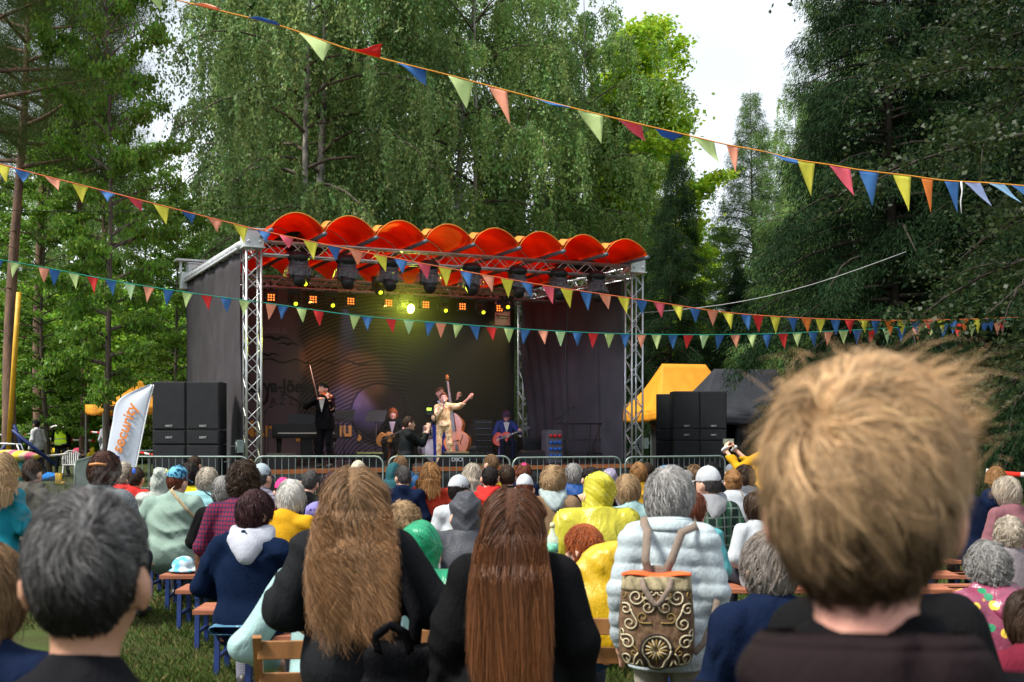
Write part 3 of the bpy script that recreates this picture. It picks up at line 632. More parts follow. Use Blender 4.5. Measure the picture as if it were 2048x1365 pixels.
# ------------------------------------------------------------------ tents
def tent(px0, px1, pr0, pr1, d, zeave, ztop, depth, m_, lbl, rot=0, leg=galv, cat='tent', mats_side=None, open_=True):
    x0, x1 = (px0 - CX) * d / F, (px1 - CX) * d / F; r0, r1 = (pr0 - CX) * d / F, (pr1 - CX) * d / F; cx = (x0 + x1) / 2
    o = thing('gazebo_tent', lbl, cat, (cx, d, 0), rot); w = (x1 - x0) / 2; dp = depth / 2; ra, rb = r0 - cx, r1 - cx
    E = [Vector(v) for v in ((-w, -dp, zeave), (w, -dp, zeave), (w, dp, zeave), (-w, dp, zeave))]; A, B = Vector((ra, 0, ztop)), Vector((rb, 0, ztop))
    b = MB()
    def face(p, q, r_, s_):       # p-q eave, s-r ridge
        def f(u, v):
            a_ = p.lerp(q, u).lerp(s_.lerp(r_, u), v); a_ = a_ + Vector((0, 0, -.24 * math.sin(math.pi * v) * (1 - .4 * math.sin(math.pi * u)) + .018 * math.sin(u * 26 + v * 7) * (1 - abs(2 * v - 1)) - .07 * math.sin(math.pi * u) * (1 - v))); return a_
        b.grid(f, 26, 14)
    face(E[0], E[1], B, A); face(E[2], E[3], A, B); face(E[1], E[2], B, B); face(E[3], E[0], A, A)
    b.build('roof', m_, o, thick=.006)
    b = MB()
    for i in range(4):
        p, q = E[i], E[(i + 1) % 4]; b.grid(lambda u, v: p.lerp(q, u) + Vector((0, 0, -.07 * math.sin(math.pi * u) - .28 * v + .01 * math.sin(u * 30))) + Vector((0, -.02 if i == 0 else .0, 0)) * v, 20, 3)
    b.build('valance', mats_side or m_, o, thick=.006)
    for e in E: b = MB(); b.bar((e.x * .98, e.y * .98, 0), (e.x * .98, e.y * .98, zeave - .02), .04); b.build('leg', leg, o)
    return o
yel = mat('tent_yellow', (.85, .4, .03), crease=1, cscale=1.2, rough=.6, var=.08, vscale=2, bump=.4, bscale=4, trans=.4); blk = mat('tent_black', (.03, .033, .04), crease=1.2, cscale=1.3, rough=.7, var=.2, vscale=2, bump=.5, bscale=5, spec=.1)
tent(1262, 1478, 1320, 1415, 37, 2.15, 3.6, 3.4, yel, 'yellow gazebo tent beside the right stage tower', .3)
t = tent(1330, 1640, 1425, 1556, 35, 2.05, 3.35, 3.4, blk, 'black gazebo tent behind the right loudspeaker stack', .22)
b = MB()
for (xa, ya, xb, yb) in ((-2.2, 1.6, 2.2, 1.6), (2.2, -1.6, 2.2, 1.6), (-2.2, -1.6, -2.2, 1.6), (-.9, -1.6, 2.2, -1.6)):
    b.grid(lambda u, v: Vector((xa + (xb - xa) * u + .03 * math.sin(u * 30), ya + (yb - ya) * u + .03 * math.cos(u * 27), .02 + 1.9 * v)), 30, 4)
b.build('side_wall', black, t, thick=.008)
tent(190, 322, 278, 284, 36, 2.35, 3.05, 3.0, yel, 'small yellow and white gazebo tent in the trees behind the banner flag', .5)

# ------------------------------------------------------------------ banner flag
fl = thing('banner_flag', 'white feather banner lettered in blue and orange beside the left stack', 'flag', W(262, HZ, 22.6).xy.to_3d(), -.05)
fm = mat('flag_cloth', (.62, .68, .78), rough=.7, var=.05, vscale=2, bump=.25, bscale=4, trans=.3)
def ff(px, py): q = W(px, py, 22.6) - Vector(fl.location); return Vector((q.x, 0, q.z))
right = [(307, 770), (296, 815), (282, 880), (268, 950), (262, 985)]; left = [(300, 769), (236, 800), (222, 850), (208, 930), (198, 985)]
def spl(P, t):
    k = len(P) - 1; i = min(int(t * k), k - 1); f = t * k - i; g0, g1, g2, g3 = [Vector(P[max(0, min(k, j))]).to_3d() for j in (i - 1, i, i + 1, i + 2)]
    return .5 * (2 * g1 + (g2 - g0) * f + (2 * g0 - 5 * g1 + 4 * g2 - g3) * f * f + (3 * g1 - g0 - 3 * g2 + g3) * f ** 3)
def bf(u, v):
    a_, c_ = spl(left, v), spl(right, v); q = a_.lerp(c_, u); r_ = ff(q.x, q.y); r_.y = .03 * math.sin(u * 5 + v * 4) * (1 - .3 * u); return r_
b = MB(); b.grid(bf, 14, 40); cl = b.build('flag_cloth', fm, fl, thick=.003)
b = MB(); b.tube([ff(*spl(right, k / 12)[:2]) + Vector((.012, 0, 0)) for k in range(13)] + [ff(258, 1012)], [.012] * 13 + [.016], 6); b.build('pole', white_p, fl)
b = MB(); b.bar(ff(235, 1020) , ff(285, 1020), .06, .02); b.bar(ff(258, 1020) + Vector((0, -.3, 0)), ff(258, 1020) + Vector((0, .3, 0)), .06, .02); b.build('base', black, fl)
p0, p1 = ff(232, 942), ff(281, 800); ux = (p1 - p0).normalized(); uy = Vector((-ux.z, 0, ux.x))
navy = mat('flag_navy', (.02, .045, .16), var=.05); oran = mat('flag_orange', (.65, .2, .03), var=.05)
for sd_ in (-1, 1):
    pass
def ftext(t_, sx_, m_, sh):
    o_ = p0 + ux * sx_ + Vector((0, -.055, 0)); return text_part(t_, .30, basis(o_, ux, uy), m_, cl, font_shear=sh, sx=1, bold=.004 if sh else .009)
ftext('rapid', -.32, navy, .1); ftext('security', .34, oran, .1)

# ------------------------------------------------------------------ bunting
FC = {'L': (.62, .75, .36), 'Y': (.78, .74, .1), 'B': (.07, .22, .52), 'R': (.75, .05, .05), 'P': (.85, .42, .28), 'K': (.75, .14, .2), 'O': (.85, .3, .06), 'V': (.42, .5, .75), 'C': (.3, .5, .7), 'G': (.6, .78, .5)}
FM = {k: mat('pennant_' + n_, FC[k], rough=.7, var=.06, vscale=8, bump=.2, bscale=15, trans=.45) for k, n_ in zip('LYBRPKOVCG', 'lime yellow blue red peach pink orange lavender sky green'.split())}
def cordfn(pts, d0, d1):
    P = sorted(pts)
    def f(px):
        px_ = min(max(px, P[0][0]), P[-1][0])
        i = max(j for j in range(len(P) - 1) if P[j][0] <= px_); i0, i3 = max(i - 1, 0), min(i + 2, len(P) - 1); t = (px_ - P[i][0]) / (P[i + 1][0] - P[i][0])
        m1 = (P[i + 1][1] - P[i0][1]) / (P[i + 1][0] - P[i0][0]); m2 = (P[i3][1] - P[i][1]) / (P[i3][0] - P[i][0]); h = P[i + 1][0] - P[i][0]
        y = (2 * t**3 - 3 * t * t + 1) * P[i][1] + (t**3 - 2 * t * t + t) * h * m1 + (-2 * t**3 + 3 * t * t) * P[i + 1][1] + (t**3 - t * t) * h * m2
        k = (px_ - P[0][0]) / (P[-1][0] - P[0][0]); d = 1 / ((1 - k) / d0 + k / d1); return y, d
    return f
def pt(f, px, dy=0, off=0): y, d = f(px); v = W(px, y + dy, d); v.y += off; return v
def bunting(lbl, pts, d0, d1, cordm, flags, cr_=.006):
    f = cordfn(pts, d0, d1); o = thing('bunting', lbl, 'bunting', (0, 0, 0), 0, 'pennant strings over the crowd')
    x0, x1 = pts[0][0], pts[-1][0]; b = MB(); n = 90; b.tube([pt(f, x0 + (x1 - x0) * i / n) for i in range(n + 1)], cr_, 6); b.build('cord', cordm, o)
    for i, (xa, xb, tx, ty, c) in enumerate(flags):
        A, B = pt(f, xa), pt(f, xb); y, d = f((xa + xb) / 2); T = W(tx, y + ty if ty < 1000 else ty - 1000, d); rr = random.Random(i * 7 + int(xa)); w_ = (B - A).length
        up = (T - (A + B) / 2).length; T.y += rr.uniform(-.12, .12) * w_ + max(0, w_ * 1.25 - up) * .6 * rr.choice([-1, 1]); ph, a2 = rr.random() * 6, rr.uniform(.04, .13) * w_ + .12 * max(0, w_ * 1.2 - up)
        def g_(u, v):
            e = A.lerp(B, u); q = e.lerp(T, v); k = math.sin(math.pi * min(v, 1) * .85) * a2
            return q + Vector((0, k * math.sin(u * 5 * (1 - v) + ph + v * 3), -.25 * k * math.sin(v * 6 + ph)))
        b = MB(); b.grid(g_, 6, 9); b.build('flag', FM[c], o, thick=.0012)
    return o
oc = mat('cord_orange', (.75, .3, .03), rough=.6); oc2 = mat('cord_red', (.7, .16, .05), rough=.6); gc = mat('cord_green', (.01, .25, .18), rough=.6); bc = mat('cord_grey', (.3, .3, .3), rough=.6)
P1 = [(240, -28), (440, 22), (560, 52), (700, 100), (790, 124), (895, 150), (1000, 178), (1140, 215), (1285, 250), (1380, 272), (1455, 290), (1525, 303), (1593, 320), (1660, 330), (1717, 340), (1820, 352), (1885, 361), (1930, 364), (1990, 367), (2090, 376)]
T1 = [(290, 326, 318, 1019, 'L'), (375, 442, 442, 1028, 'P'), (493, 560, 559, 1053, 'B'), (597, 662, 649, 1128, 'L'), (697, 760, 768, 1098, 'R'), (790, 852, 850, 1166, 'B'), (895, 948, 933, 1218, 'L'), (976, 1014, 1020, 1250, 'P'), (1066, 1136, 1138, 1224, 'B'), (1152, 1206, 1203, 1288, 'L'), (1231, 1283, 1293, 1280, 'K'), (1306, 1370, 1352, 1275, 'B'), (1380, 1428, 1439, 1325, 'L'), (1453, 1477, 1471, 1346, 'P'), (1525, 1592, 1598, 1333, 'B'), (1593, 1630, 1622, 1392, 'Y'), (1657, 1700, 1707, 1393, 'K'), (1717, 1758, 1743, 1413, 'B'), (1785, 1822, 1817, 1423, 'Y'), (1842, 1866, 1862, 1426, 'O'), (1888, 1918, 1915, 1426, 'B'), (1927, 1960, 1985, 1413, 'V'), (1975, 2008, 2043, 1407, 'C'), (2020, 2055, 2075, 1412, 'B')]
bunting('nearest bunting with the largest pennants, on a thick orange cord high over the crowd', P1, 8.6, 10.4, oc, T1, .005)
P2 = [(-30, 320), (60, 345), (200, 380), (400, 431), (560, 470), (760, 511), (940, 545), (1100, 573), (1290, 601), (1450, 625), (1580, 635), (1700, 640), (1850, 641), (2040, 635)]
s2 = '3Y 45B 105P 160Y 215B 270K 322Y 377B 430P 481Y 527B 573K 621Y 667B 713P 760Y 801B 848K 890Y 932B 975P 1014Y 1053B 1096K 1133Y 1172B 1210P 1247Y 1283B 1318K 1355Y 1390B 1425P 1456Y 1492B 1516R 1551Y 1585B 1613O 1641Y 1671B 1699R 1727Y 1752B 1780O 1804Y 1830B 1858R 1883Y 1906B 1929O 1955Y 1980B 2004R'.split()
T2 = []
for i, a in enumerate(s2):
    x, c = int(a[:-1]), a[-1]; k = max(0, min(1, x / 2000)); hw = 17.5 - 8.5 * k; rr = random.Random(i); f2 = .62 + .38 * min(1, max(0, (x - 500) / 700)) if i % 3 else 1
    T2.append((x - hw, x + hw, x + hw * rr.uniform(.1, .8) if x < 1500 else x + rr.uniform(-.2, .6) * hw, (34 if x < 1600 else 31) * f2 * rr.uniform(.85, 1.05) + (4 if x < 1200 else 0), c))
bunting('middle bunting on a thin orange cord, running over the stage front to the spruces', P2, 15, 23, oc2, T2, .007)
P3 = [(-40, 513), (80, 534), (250, 566), (400, 589), (550, 609), (700, 630), (880, 646), (1100, 662), (1280, 669), (1500, 669), (1700, 661), (1850, 652), (2030, 638)]
s3 = '-5B 30L 88P 110B 148L 185R 222B 260G 298P 337B 375L 413R 452B 489L 543P 566B 603L 637R 710L 734B 782R 818G 860B 882P 916L 950B 983R 1018L 1051B 1086P 1121G 1155B 1187R 1219L 1251B 1283P 1313L 1346B 1377R 1409G 1440B 1471P 1504L 1534B 1566R 1595L 1626B 1658P 1687L 1715B 1746R 1774G 1802B 1832P 1858L 1888B 1915R 1945L 1970B 1995P'.split()
T3 = []
for i, a in enumerate(s3):
    x, c = int(a[:-1]), a[-1]; k = max(0, min(1, x / 2000)); hw = 12 - 2.5 * k; rr = random.Random(i + 99)
    T3.append((x - hw, x + hw, x + rr.uniform(-.5, .4) * hw, (32 - 4 * k) * rr.uniform(.92, 1.08), c))
bunting('lowest bunting on a green and blue cord, with pale green, peach, blue and red pennants', P3, 16.5, 24, gc, T3, .007)
o = thing('cable', 'pale guy rope slanting from the right stage tower up into the spruce', 'rope', (0, 0, 0)); b = MB(); q0, q1 = W(1272, 627, 28.7), W(1812, 504, 27); b.tube([q0.lerp(q1, t / 12) - Vector((0, 0, .3 * math.sin(math.pi * t / 12))) for t in range(13)], .009, 6); b.build('rope', bc, o)
o = thing('cable', 'white rope end dangling from the bunting knot at the right', 'rope', (0, 0, 0)); b = MB(); f_ = cordfn(P1, 8.6, 10.4); q0 = pt(f_, 1922); b.tube([q0, q0 + Vector((.01, 0, -.08)), q0 + Vector((0, .01, -.17)), q0 + Vector((.004, 0, -.27))], [.009, .005, .005, .004], 6); b.build('rope', white_p, o)
o = thing('cable', 'thin dark overhead cable crossing the maples at the left', 'cable', (0, 0, 0)); b = MB(); b.tube([W(-30, 420, 24).lerp(W(560, 410, 31), t / 12) - Vector((0, 0, .1 * math.sin(math.pi * t / 12))) for t in range(13)], .008, 5); b.build('wire', black, o)

# ------------------------------------------------------------------ bodies: distance fields turned into one smooth mesh each
class SD:
    def __init__(s, res=.015): s.p = []; s.res = res; s.cuts = []; s.disp = None
    def cap(s, a, b, ra, rb, k=.03, fl=None): s.p.append(('c', np.array(a, float), np.array(b, float), ra, rb, k, fl)); return s
    def ell(s, c, r, M=None, k=.03): s.p.append(('e', np.array(c, float), np.array(r, float), None if M is None else np.array(M, float), None, k, None)); return s
    def cut(s, pt_, n_, k=.01): s.cuts.append((np.array(pt_, float), np.array(n_, float) / np.linalg.norm(n_), k)); return s   # removes the side n points to
    def mesh(s):
        lo, hi = np.full(3, 1e9), np.full(3, -1e9); bbs = []
        for q in s.p:
            if q[0] == 'c': r_ = max(q[3], q[4]); a_, b_ = np.minimum(q[1], q[2]) - r_, np.maximum(q[1], q[2]) + r_
            else: r_ = q[2].max(); a_, b_ = q[1] - r_, q[1] + r_
            bbs.append((a_, b_)); lo = np.minimum(lo, a_); hi = np.maximum(hi, b_)
        h = s.res; lo -= 3.5 * h; hi += 3.5 * h; n = np.ceil((hi - lo) / h).astype(int) + 1
        ax = [lo[i] + h * np.arange(n[i]) for i in range(3)]; D = np.full(n, 1.0, dtype=np.float32)
        for q, (a_, b_) in zip(s.p, bbs):
            k = q[5]; mg = k + 2.5 * h + .01
            i0 = np.maximum(0, np.floor((a_ - mg - lo) / h).astype(int)); i1 = np.minimum(n, np.ceil((b_ + mg - lo) / h).astype(int) + 1)
            sl = tuple(slice(i0[i], i1[i]) for i in range(3))
            X = ax[0][sl[0]][:, None, None]; Y = ax[1][sl[1]][None, :, None]; Z = ax[2][sl[2]][None, None, :]
            if q[0] == 'c':
                A, B = q[1], q[2]; d = B - A; L2 = max(d @ d, 1e-9); px, py, pz = X - A[0], Y - A[1], Z - A[2]
                t = np.clip((px * d[0] + py * d[1] + pz * d[2]) / L2, 0, 1); qx, qy, qz = px - t * d[0], py - t * d[1], pz - t * d[2]
                if q[6] is not None: qx, qy, qz = qx / q[6][0], qy / q[6][1], qz / q[6][2]
                dd = np.sqrt(qx * qx + qy * qy + qz * qz) - (q[3] + (q[4] - q[3]) * t)
            else:
                px, py, pz = X - q[1][0], Y - q[1][1], Z - q[1][2]
                if q[3] is not None:
                    m_ = q[3]; px, py, pz = m_[0, 0] * px + m_[1, 0] * py + m_[2, 0] * pz, m_[0, 1] * px + m_[1, 1] * py + m_[2, 1] * pz, m_[0, 2] * px + m_[1, 2] * py + m_[2, 2] * pz
                r_ = q[2]; k0 = np.sqrt((px / r_[0]) ** 2 + (py / r_[1]) ** 2 + (pz / r_[2]) ** 2); k1 = np.sqrt((px / r_[0] ** 2) ** 2 + (py / r_[1] ** 2) ** 2 + (pz / r_[2] ** 2) ** 2)
                dd = k0 * (k0 - 1) / np.maximum(k1, 1e-6)
            o_ = D[sl]; hh = np.clip(.5 + .5 * (o_ - dd) / k, 0, 1); D[sl] = o_ * (1 - hh) + dd * hh - k * hh * (1 - hh)
        G = None
        if s.disp:
            G = np.meshgrid(*ax, indexing='ij'); D = D + s.disp(G[0], G[1], G[2])
        for c_, n_, k in s.cuts:
            X, Y, Z = ax[0][:, None, None], ax[1][None, :, None], ax[2][None, None, :]
            pl = (X - c_[0]) * n_[0] + (Y - c_[1]) * n_[1] + (Z - c_[2]) * n_[2]; D = np.maximum(D, pl)
        return nets(D, lo, h)
EDG = [(a, b) for a in range(8) for b in range(a + 1, 8) if bin(a ^ b).count('1') == 1]
def nets(D, lo, h):
    ins = D < 0; c = np.zeros(tuple(np.array(D.shape) - 1), dtype=np.int8)
    for q in range(8):
        i, j, k = q & 1, (q >> 1) & 1, (q >> 2) & 1
        c += ins[i:D.shape[0] - 1 + i, j:D.shape[1] - 1 + j, k:D.shape[2] - 1 + k]
    I = np.argwhere((c > 0) & (c < 8)); n = len(I); vid = np.full(c.shape, -1, dtype=np.int64); vid[tuple(I.T)] = np.arange(n)
    val = [D[I[:, 0] + (q & 1), I[:, 1] + ((q >> 1) & 1), I[:, 2] + ((q >> 2) & 1)] for q in range(8)]
    off = [np.array([q & 1, (q >> 1) & 1, (q >> 2) & 1], float) for q in range(8)]
    S_ = np.zeros((n, 3)); cnt = np.zeros(n)
    for a, b in EDG:
        m_ = (val[a] < 0) != (val[b] < 0); t = np.where(m_, val[a] / np.where(m_, val[a] - val[b], 1), 0)
        S_ += np.where(m_[:, None], off[a] + (off[b] - off[a]) * t[:, None], 0); cnt += m_
    V = lo + h * (I + S_ / cnt[:, None]); Q = []
    for ax_ in range(3):
        u, v = (ax_ + 1) % 3, (ax_ + 2) % 3; s0 = [slice(None)] * 3; s1 = [slice(None)] * 3; s0[ax_] = slice(0, -1); s1[ax_] = slice(1, None)
        a, b = ins[tuple(s0)], ins[tuple(s1)]; E = np.argwhere(a != b); E = E[(E[:, u] > 0) & (E[:, v] > 0) & (E[:, u] < D.shape[u] - 1) & (E[:, v] < D.shape[v] - 1)]
        pos = a[tuple(E.T)]; eu = np.zeros(3, int); ev = np.zeros(3, int); eu[u] = 1; ev[v] = 1
        g_ = lambda e: vid[tuple(e.T)]
        q = np.stack([g_(E - eu - ev), g_(E - ev), g_(E), g_(E - eu)], 1); q[~pos] = q[~pos][:, ::-1]; Q.append(q)
    Q = np.concatenate(Q); Q = Q[(Q >= 0).all(1)]; return V, Q
def folds(amp, seed, fx=9, up=1.0):
    r_ = random.Random(seed); ph = [r_.random() * 6 for _ in range(6)]; f1, f2 = fx * r_.uniform(.8, 1.3), fx * r_.uniform(1.5, 2.3)
    rd = lambda a: 1 - 2 * np.abs(np.sin(a)) ** .8
    def f(X, Y, Z):
        w_ = 1.4 * np.sin(3.1 * Z + 2.3 * X + ph[0]) + .8 * np.sin(5 * Y + 7 * Z + ph[1])
        g_ = .5 + .5 * np.sin(5 * X + 4 * Z + ph[5]); h_ = .5 + .5 * np.sin(6 * Z - 5 * X + ph[3])
        return -amp * (g_ * rd(.5 * f1 * (X * .6 + Z * up) + w_ + ph[2]) + .8 * h_ * rd(.6 * f2 * (Z * .9 - np.abs(X) * .8) + w_ * 1.3 + ph[3]) + .45 * np.sin(f2 * 1.3 * (Y + X * .3) + w_ + ph[4]) + .4 * g_ * rd(f2 * 1.3 * (Z + X) + 2 * w_ + ph[5])) / 1.3
    return f
def quilt(amp, pitch, seed):
    g_ = folds(amp * .3, seed, 14)
    return lambda X, Y, Z: -amp * (np.abs(np.sin(np.pi * (Z + .03 * np.abs(X) + .006 * np.sin(9 * X + seed)) / pitch)) ** .5 - .5) + g_(X, Y, Z)
def join(parts):
    V, Q, M_ = [], [], []; o_ = 0
    for i, (v, q) in enumerate(parts): V.append(v); Q.append(q + o_); M_ += [i] * len(q); o_ += len(v)
    return np.concatenate(V), np.concatenate(Q), M_

SKIN = {}
def skin(t):
    c = {'fair': (.56, .32, .23), 'tan': (.42, .22, .14), 'pink': (.58, .27, .2), 'brown': (.16, .08, .05)}[t]
    m_ = mat('skin_' + t, c, rough=.5, var=.1, vscale=14, bump=.15, bscale=60, spec=.35); prin(m_).inputs['Subsurface Weight'].default_value = .08; return m_
hair_m = mat('hair_strands', (1, 1, 1), rough=.5, var=.03, attr='Col', spec=.25, trans=.15)
eye_w = mat('eye_white', (.6, .58, .55), rough=.3, var=0); eye_d = mat('eye_dark', (.03, .02, .015), rough=.2, var=0); lipm = mat('lips', (.42, .13, .11), rough=.4, var=.05)

def rotm(yaw=0, pitch=0, roll=0):     # yaw left+, pitch down-, about the neck
    return np.array(Matrix.Rotation(yaw, 3, 'Z') @ Matrix.Rotation(pitch, 3, 'X') @ Matrix.Rotation(roll, 3, 'Y'))
def hand_sd(wr, dr, palm, curl=.8, s=1., thumb=1, spread=.12, res=.0055):
    """wr wrist, dr direction of the hand, palm normal; five fingers with two bends"""
    dr = np.array(dr, float); dr /= np.linalg.norm(dr); pn = np.array(palm, float); pn -= dr * (pn @ dr); pn /= np.linalg.norm(pn); sd_ = np.cross(pn, dr) * thumb; wr = np.array(wr, float)
    S_ = SD(res); pc = wr + dr * .05 * s
    Mh = np.stack([sd_, dr, pn], 1); S_.ell(pc, (.042 * s, .052 * s, .017 * s), Mh, .015); S_.cap(wr - dr * .03 * s, wr + dr * .03 * s, .027 * s, .026 * s, .02)
    for i, (o_, ln) in enumerate(((-.030, .030), (-.010, .034), (.010, .032), (.029, .025))):
        o_ = o_ * s; ln = ln * s; b_ = wr + dr * (.088 - .006 * abs(i - 1)) * s - sd_ * o_ * -1 * -1
        b_ = wr + dr * (.086 - .005 * abs(i - 1)) * s + sd_ * (-o_); d0 = dr + sd_ * (-o_ / s) * 4 * spread
        p = b_; a = curl * .35
        for j in range(3):
            d_ = d0 * math.cos(a) + pn * math.sin(a); d_ /= np.linalg.norm(d_); q = p + d_ * ln * (1.15, .85, .7)[j]; S_.cap(p, q, (.0096, .0088, .0082)[j] * s, (.009, .0083, .0072)[j] * s, .005); p = q; a += curl * (.75, .65, .5)[j]
    p = wr + dr * .025 * s + sd_ * .028 * s; d_ = dr * .62 + sd_ * .75 + pn * .3; d_ /= np.linalg.norm(d_); q = p + d_ * .04 * s; S_.cap(p, q, .013 * s, .0105 * s, .01)
    d_ = d_ + pn * .6 * curl + dr * .35; d_ /= np.linalg.norm(d_); S_.cap(q, q + d_ * .032 * s, .0105 * s, .0085 * s, .006)
    return S_.mesh()

def strands_(rg, c, M_, r, N_, length, width, col, style, z_back=-.08, ears=False, swirl=0., lowcol=None, back=None, clump=.5, lift=.012, curl=0., segs=7, whorl=(0, -.45, .9), part=None, messy=.25, colvar=.2, tipcol=None, grav=.8, mass=None, cl=22, flyp=.03):
    """ribbons rooted on the skull ellipsoid c, r (local axes M_), flowing from the whorl; returns V, Q, colours"""
    u = nrm(rg.normal(size=(N_ * 3, 3))); P0 = u * r; front = u[:, 1]
    lim = np.where(P0[:, 1] < .0, z_back, z_back + (P0[:, 1]) * 1.75)
    if ears: lim = np.maximum(z_back, -.028 * r[2] / .118 + 1.5 * (P0[:, 1] + .018))
    ok = (P0[:, 2] > lim) & ~((u[:, 1] > .5) & (P0[:, 2] < .055)) & ~((np.abs(u[:, 0]) > .8) & (u[:, 1] > .1) & (P0[:, 2] < .0)); u = u[ok][:N_]; n = len(u); p = u * r
    w_ = nrm(np.array(whorl, float)); fl = u - w_ * (u @ w_)[:, None] * 0 - w_
    if part is not None: fl = fl * .25 + np.stack([np.sign(u[:, 0] - part) * 1.3, -.15 + 0 * u[:, 0], 0 * u[:, 0]], 1) * np.clip(u[:, 2:3] + .1, 0, 1)
    fl = nrm(fl - u * (fl * u).sum(1, keepdims=True)); sw = np.cross(u, fl)
    if swirl: dw = np.linalg.norm(u - w_, axis=1, keepdims=True); fl = nrm(fl + sw * swirl * np.exp(-dw / .55)); sw = np.cross(u, fl)
    L_ = length * (.7 + .5 * rg.random(n)) * (1 if length > .07 else np.clip(.75 + .55 * u[:, 2], .35, 1.15)) * (np.where((np.abs(u[:, 0]) > .62) & (u[:, 2] < .45) & (u[:, 1] > -.55), .36, 1.) if ears else 1); lay = (.2 + .8 * rg.random(n)) * lift * (1 if not ears else np.clip(.62 + .75 * u[:, 2], .18, 1.15)); pts = [p.copy()]
    nc = max(6, n // cl); ci = rg.integers(0, n, nc)
    own = np.empty(n, int)
    for k in range(0, n, 2000): own[k:k + 2000] = ci[np.argmin(((u[k:k + 2000, None] - u[ci][None]) ** 2).sum(2), 1)]
    fly = (rg.random((n, 1)) < flyp) * rg.random((n, 1)) * (length / .12); cn = rg.normal(size=(n, 3))[own]; f2 = rg.normal(size=(n, 3)); d = nrm(fl + .35 * sw * messy * 2 * cn[:, :1] + u * .35)
    g_ = np.array(M_).T @ np.array([0, 0, -1.])
    for k in range(segs):
        t = (k + 1) / segs; nn_ = nrm(p / r ** 2); tan = d * .62 + fl * .25 * (1 - t) + g_ * grav * (.25 + .55 * t) + messy * (cn * .3 + f2 * .12) * (.5 + t); d = nrm(tan)
        p = p + d * (L_ / segs)[:, None]; kk = np.linalg.norm(p / (r + lay[:, None] * (1.1 - .25 * t)), axis=1); push = kk < 1; p[push] /= kk[push][:, None]
        if mass is None: k2 = np.linalg.norm(p / (r + lay[:, None] * 1.15 + .002 + .05 * fly * t), axis=1); pl_ = k2 > 1; p[pl_] /= k2[pl_][:, None]
        if mass is not None: p = mass(p, t, lay)
        pts.append(p.copy())
    Pp = np.stack(pts, 1); T = np.linspace(0, 1, segs + 1)[None, :, None]
    Pp = Pp * (1 - clump * T) + (Pp[own] + (Pp[:, :1] - Pp[own][:, :1]) * (1 - .75 * T)) * clump * T
    if curl:
        ph = rg.random(n)[own][:, None] * 6.28 + rg.random(n)[:, None] * .9; om = (9 + 5 * rg.random(n)[own])[:, None] * (length / .14 if length < .3 else length / .1 * .3); a = ph + om * T[:, :, 0]; am = curl * np.minimum(1, T[:, :, 0] * 2.2)
        Pp[:, :, 0] += am * np.cos(a); Pp[:, :, 1] += am * np.sin(a) * .7; Pp[:, :, 2] += am * .35 * np.sin(a + 1)
    tan = nrm(np.gradient(Pp, axis=1)); nr = nrm(Pp / r ** 2 * np.array([1, 1, .35])); nr = nrm(nr + rg.normal(size=(n, 1, 3)) * .45); sd_ = nrm(np.cross(tan, nr))
    bigv = 1 + .25 * np.sin(u[:, :1] * 9) ;wd = width * (.6 + .8 * rg.random((n, 1, 1))) * (1 - .72 * T ** 2); A, B = Pp - sd_ * wd, Pp + sd_ * wd
    V = np.stack([A, B], 2).reshape(-1, 3) @ np.array(M_).T + c; m_ = (segs + 1) * 2; base = (np.arange(n) * m_)[:, None]
    q = np.stack([np.arange(0, 2 * segs, 2), np.arange(1, 2 * segs, 2), np.arange(3, 2 * segs + 2, 2), np.arange(2, 2 * segs + 1, 2)], 1)
    Q = (base[:, :, None] + q[None]).reshape(-1, 4); cc = np.array(col)[None] * (1 + colvar * (rg.random((n, 1)) * 2 - 1)) * (1 + .6 * colvar * np.clip(cn[:, :1], -1.3, 2))
    cc = np.clip(cc, .004, 1)
    if lowcol is not None: k_ = np.clip((u[:, 2:3] + .15) / .6 + .25 * f2[:, :1] * .6, 0, 1); cc = cc * k_ + np.array(lowcol)[None] * (1 + .3 * cn[:, :1] * colvar) * (1 - k_)  # low roots darker: undercut tone, with nape shade and top highlight in colour
    if tipcol is not None: cc = cc[:, None] * (1 - T) + cc[:, None] * (np.array(tipcol) / np.array(col))[None, None] * T
    else: cc = np.repeat(cc[:, None], segs + 1, 1)
    return V, Q, np.repeat(cc.reshape(-1, 3), 2, 0)

HC_ = {'brown': (.045, .024, .013), 'dark': (.014, .010, .009), 'blond': (.38, .25, .13), 'pale': (.52, .45, .36), 'white': (.6, .58, .54), 'grey': (.3, .29, .28), 'darkgrey': (.075, .07, .068), 'auburn': (.16, .045, .02), 'ginger': (.38, .09, .022), 'maroon': (.04, .012, .014), 'light': (.2, .115, .055), 'straw': (.34, .17, .06)}

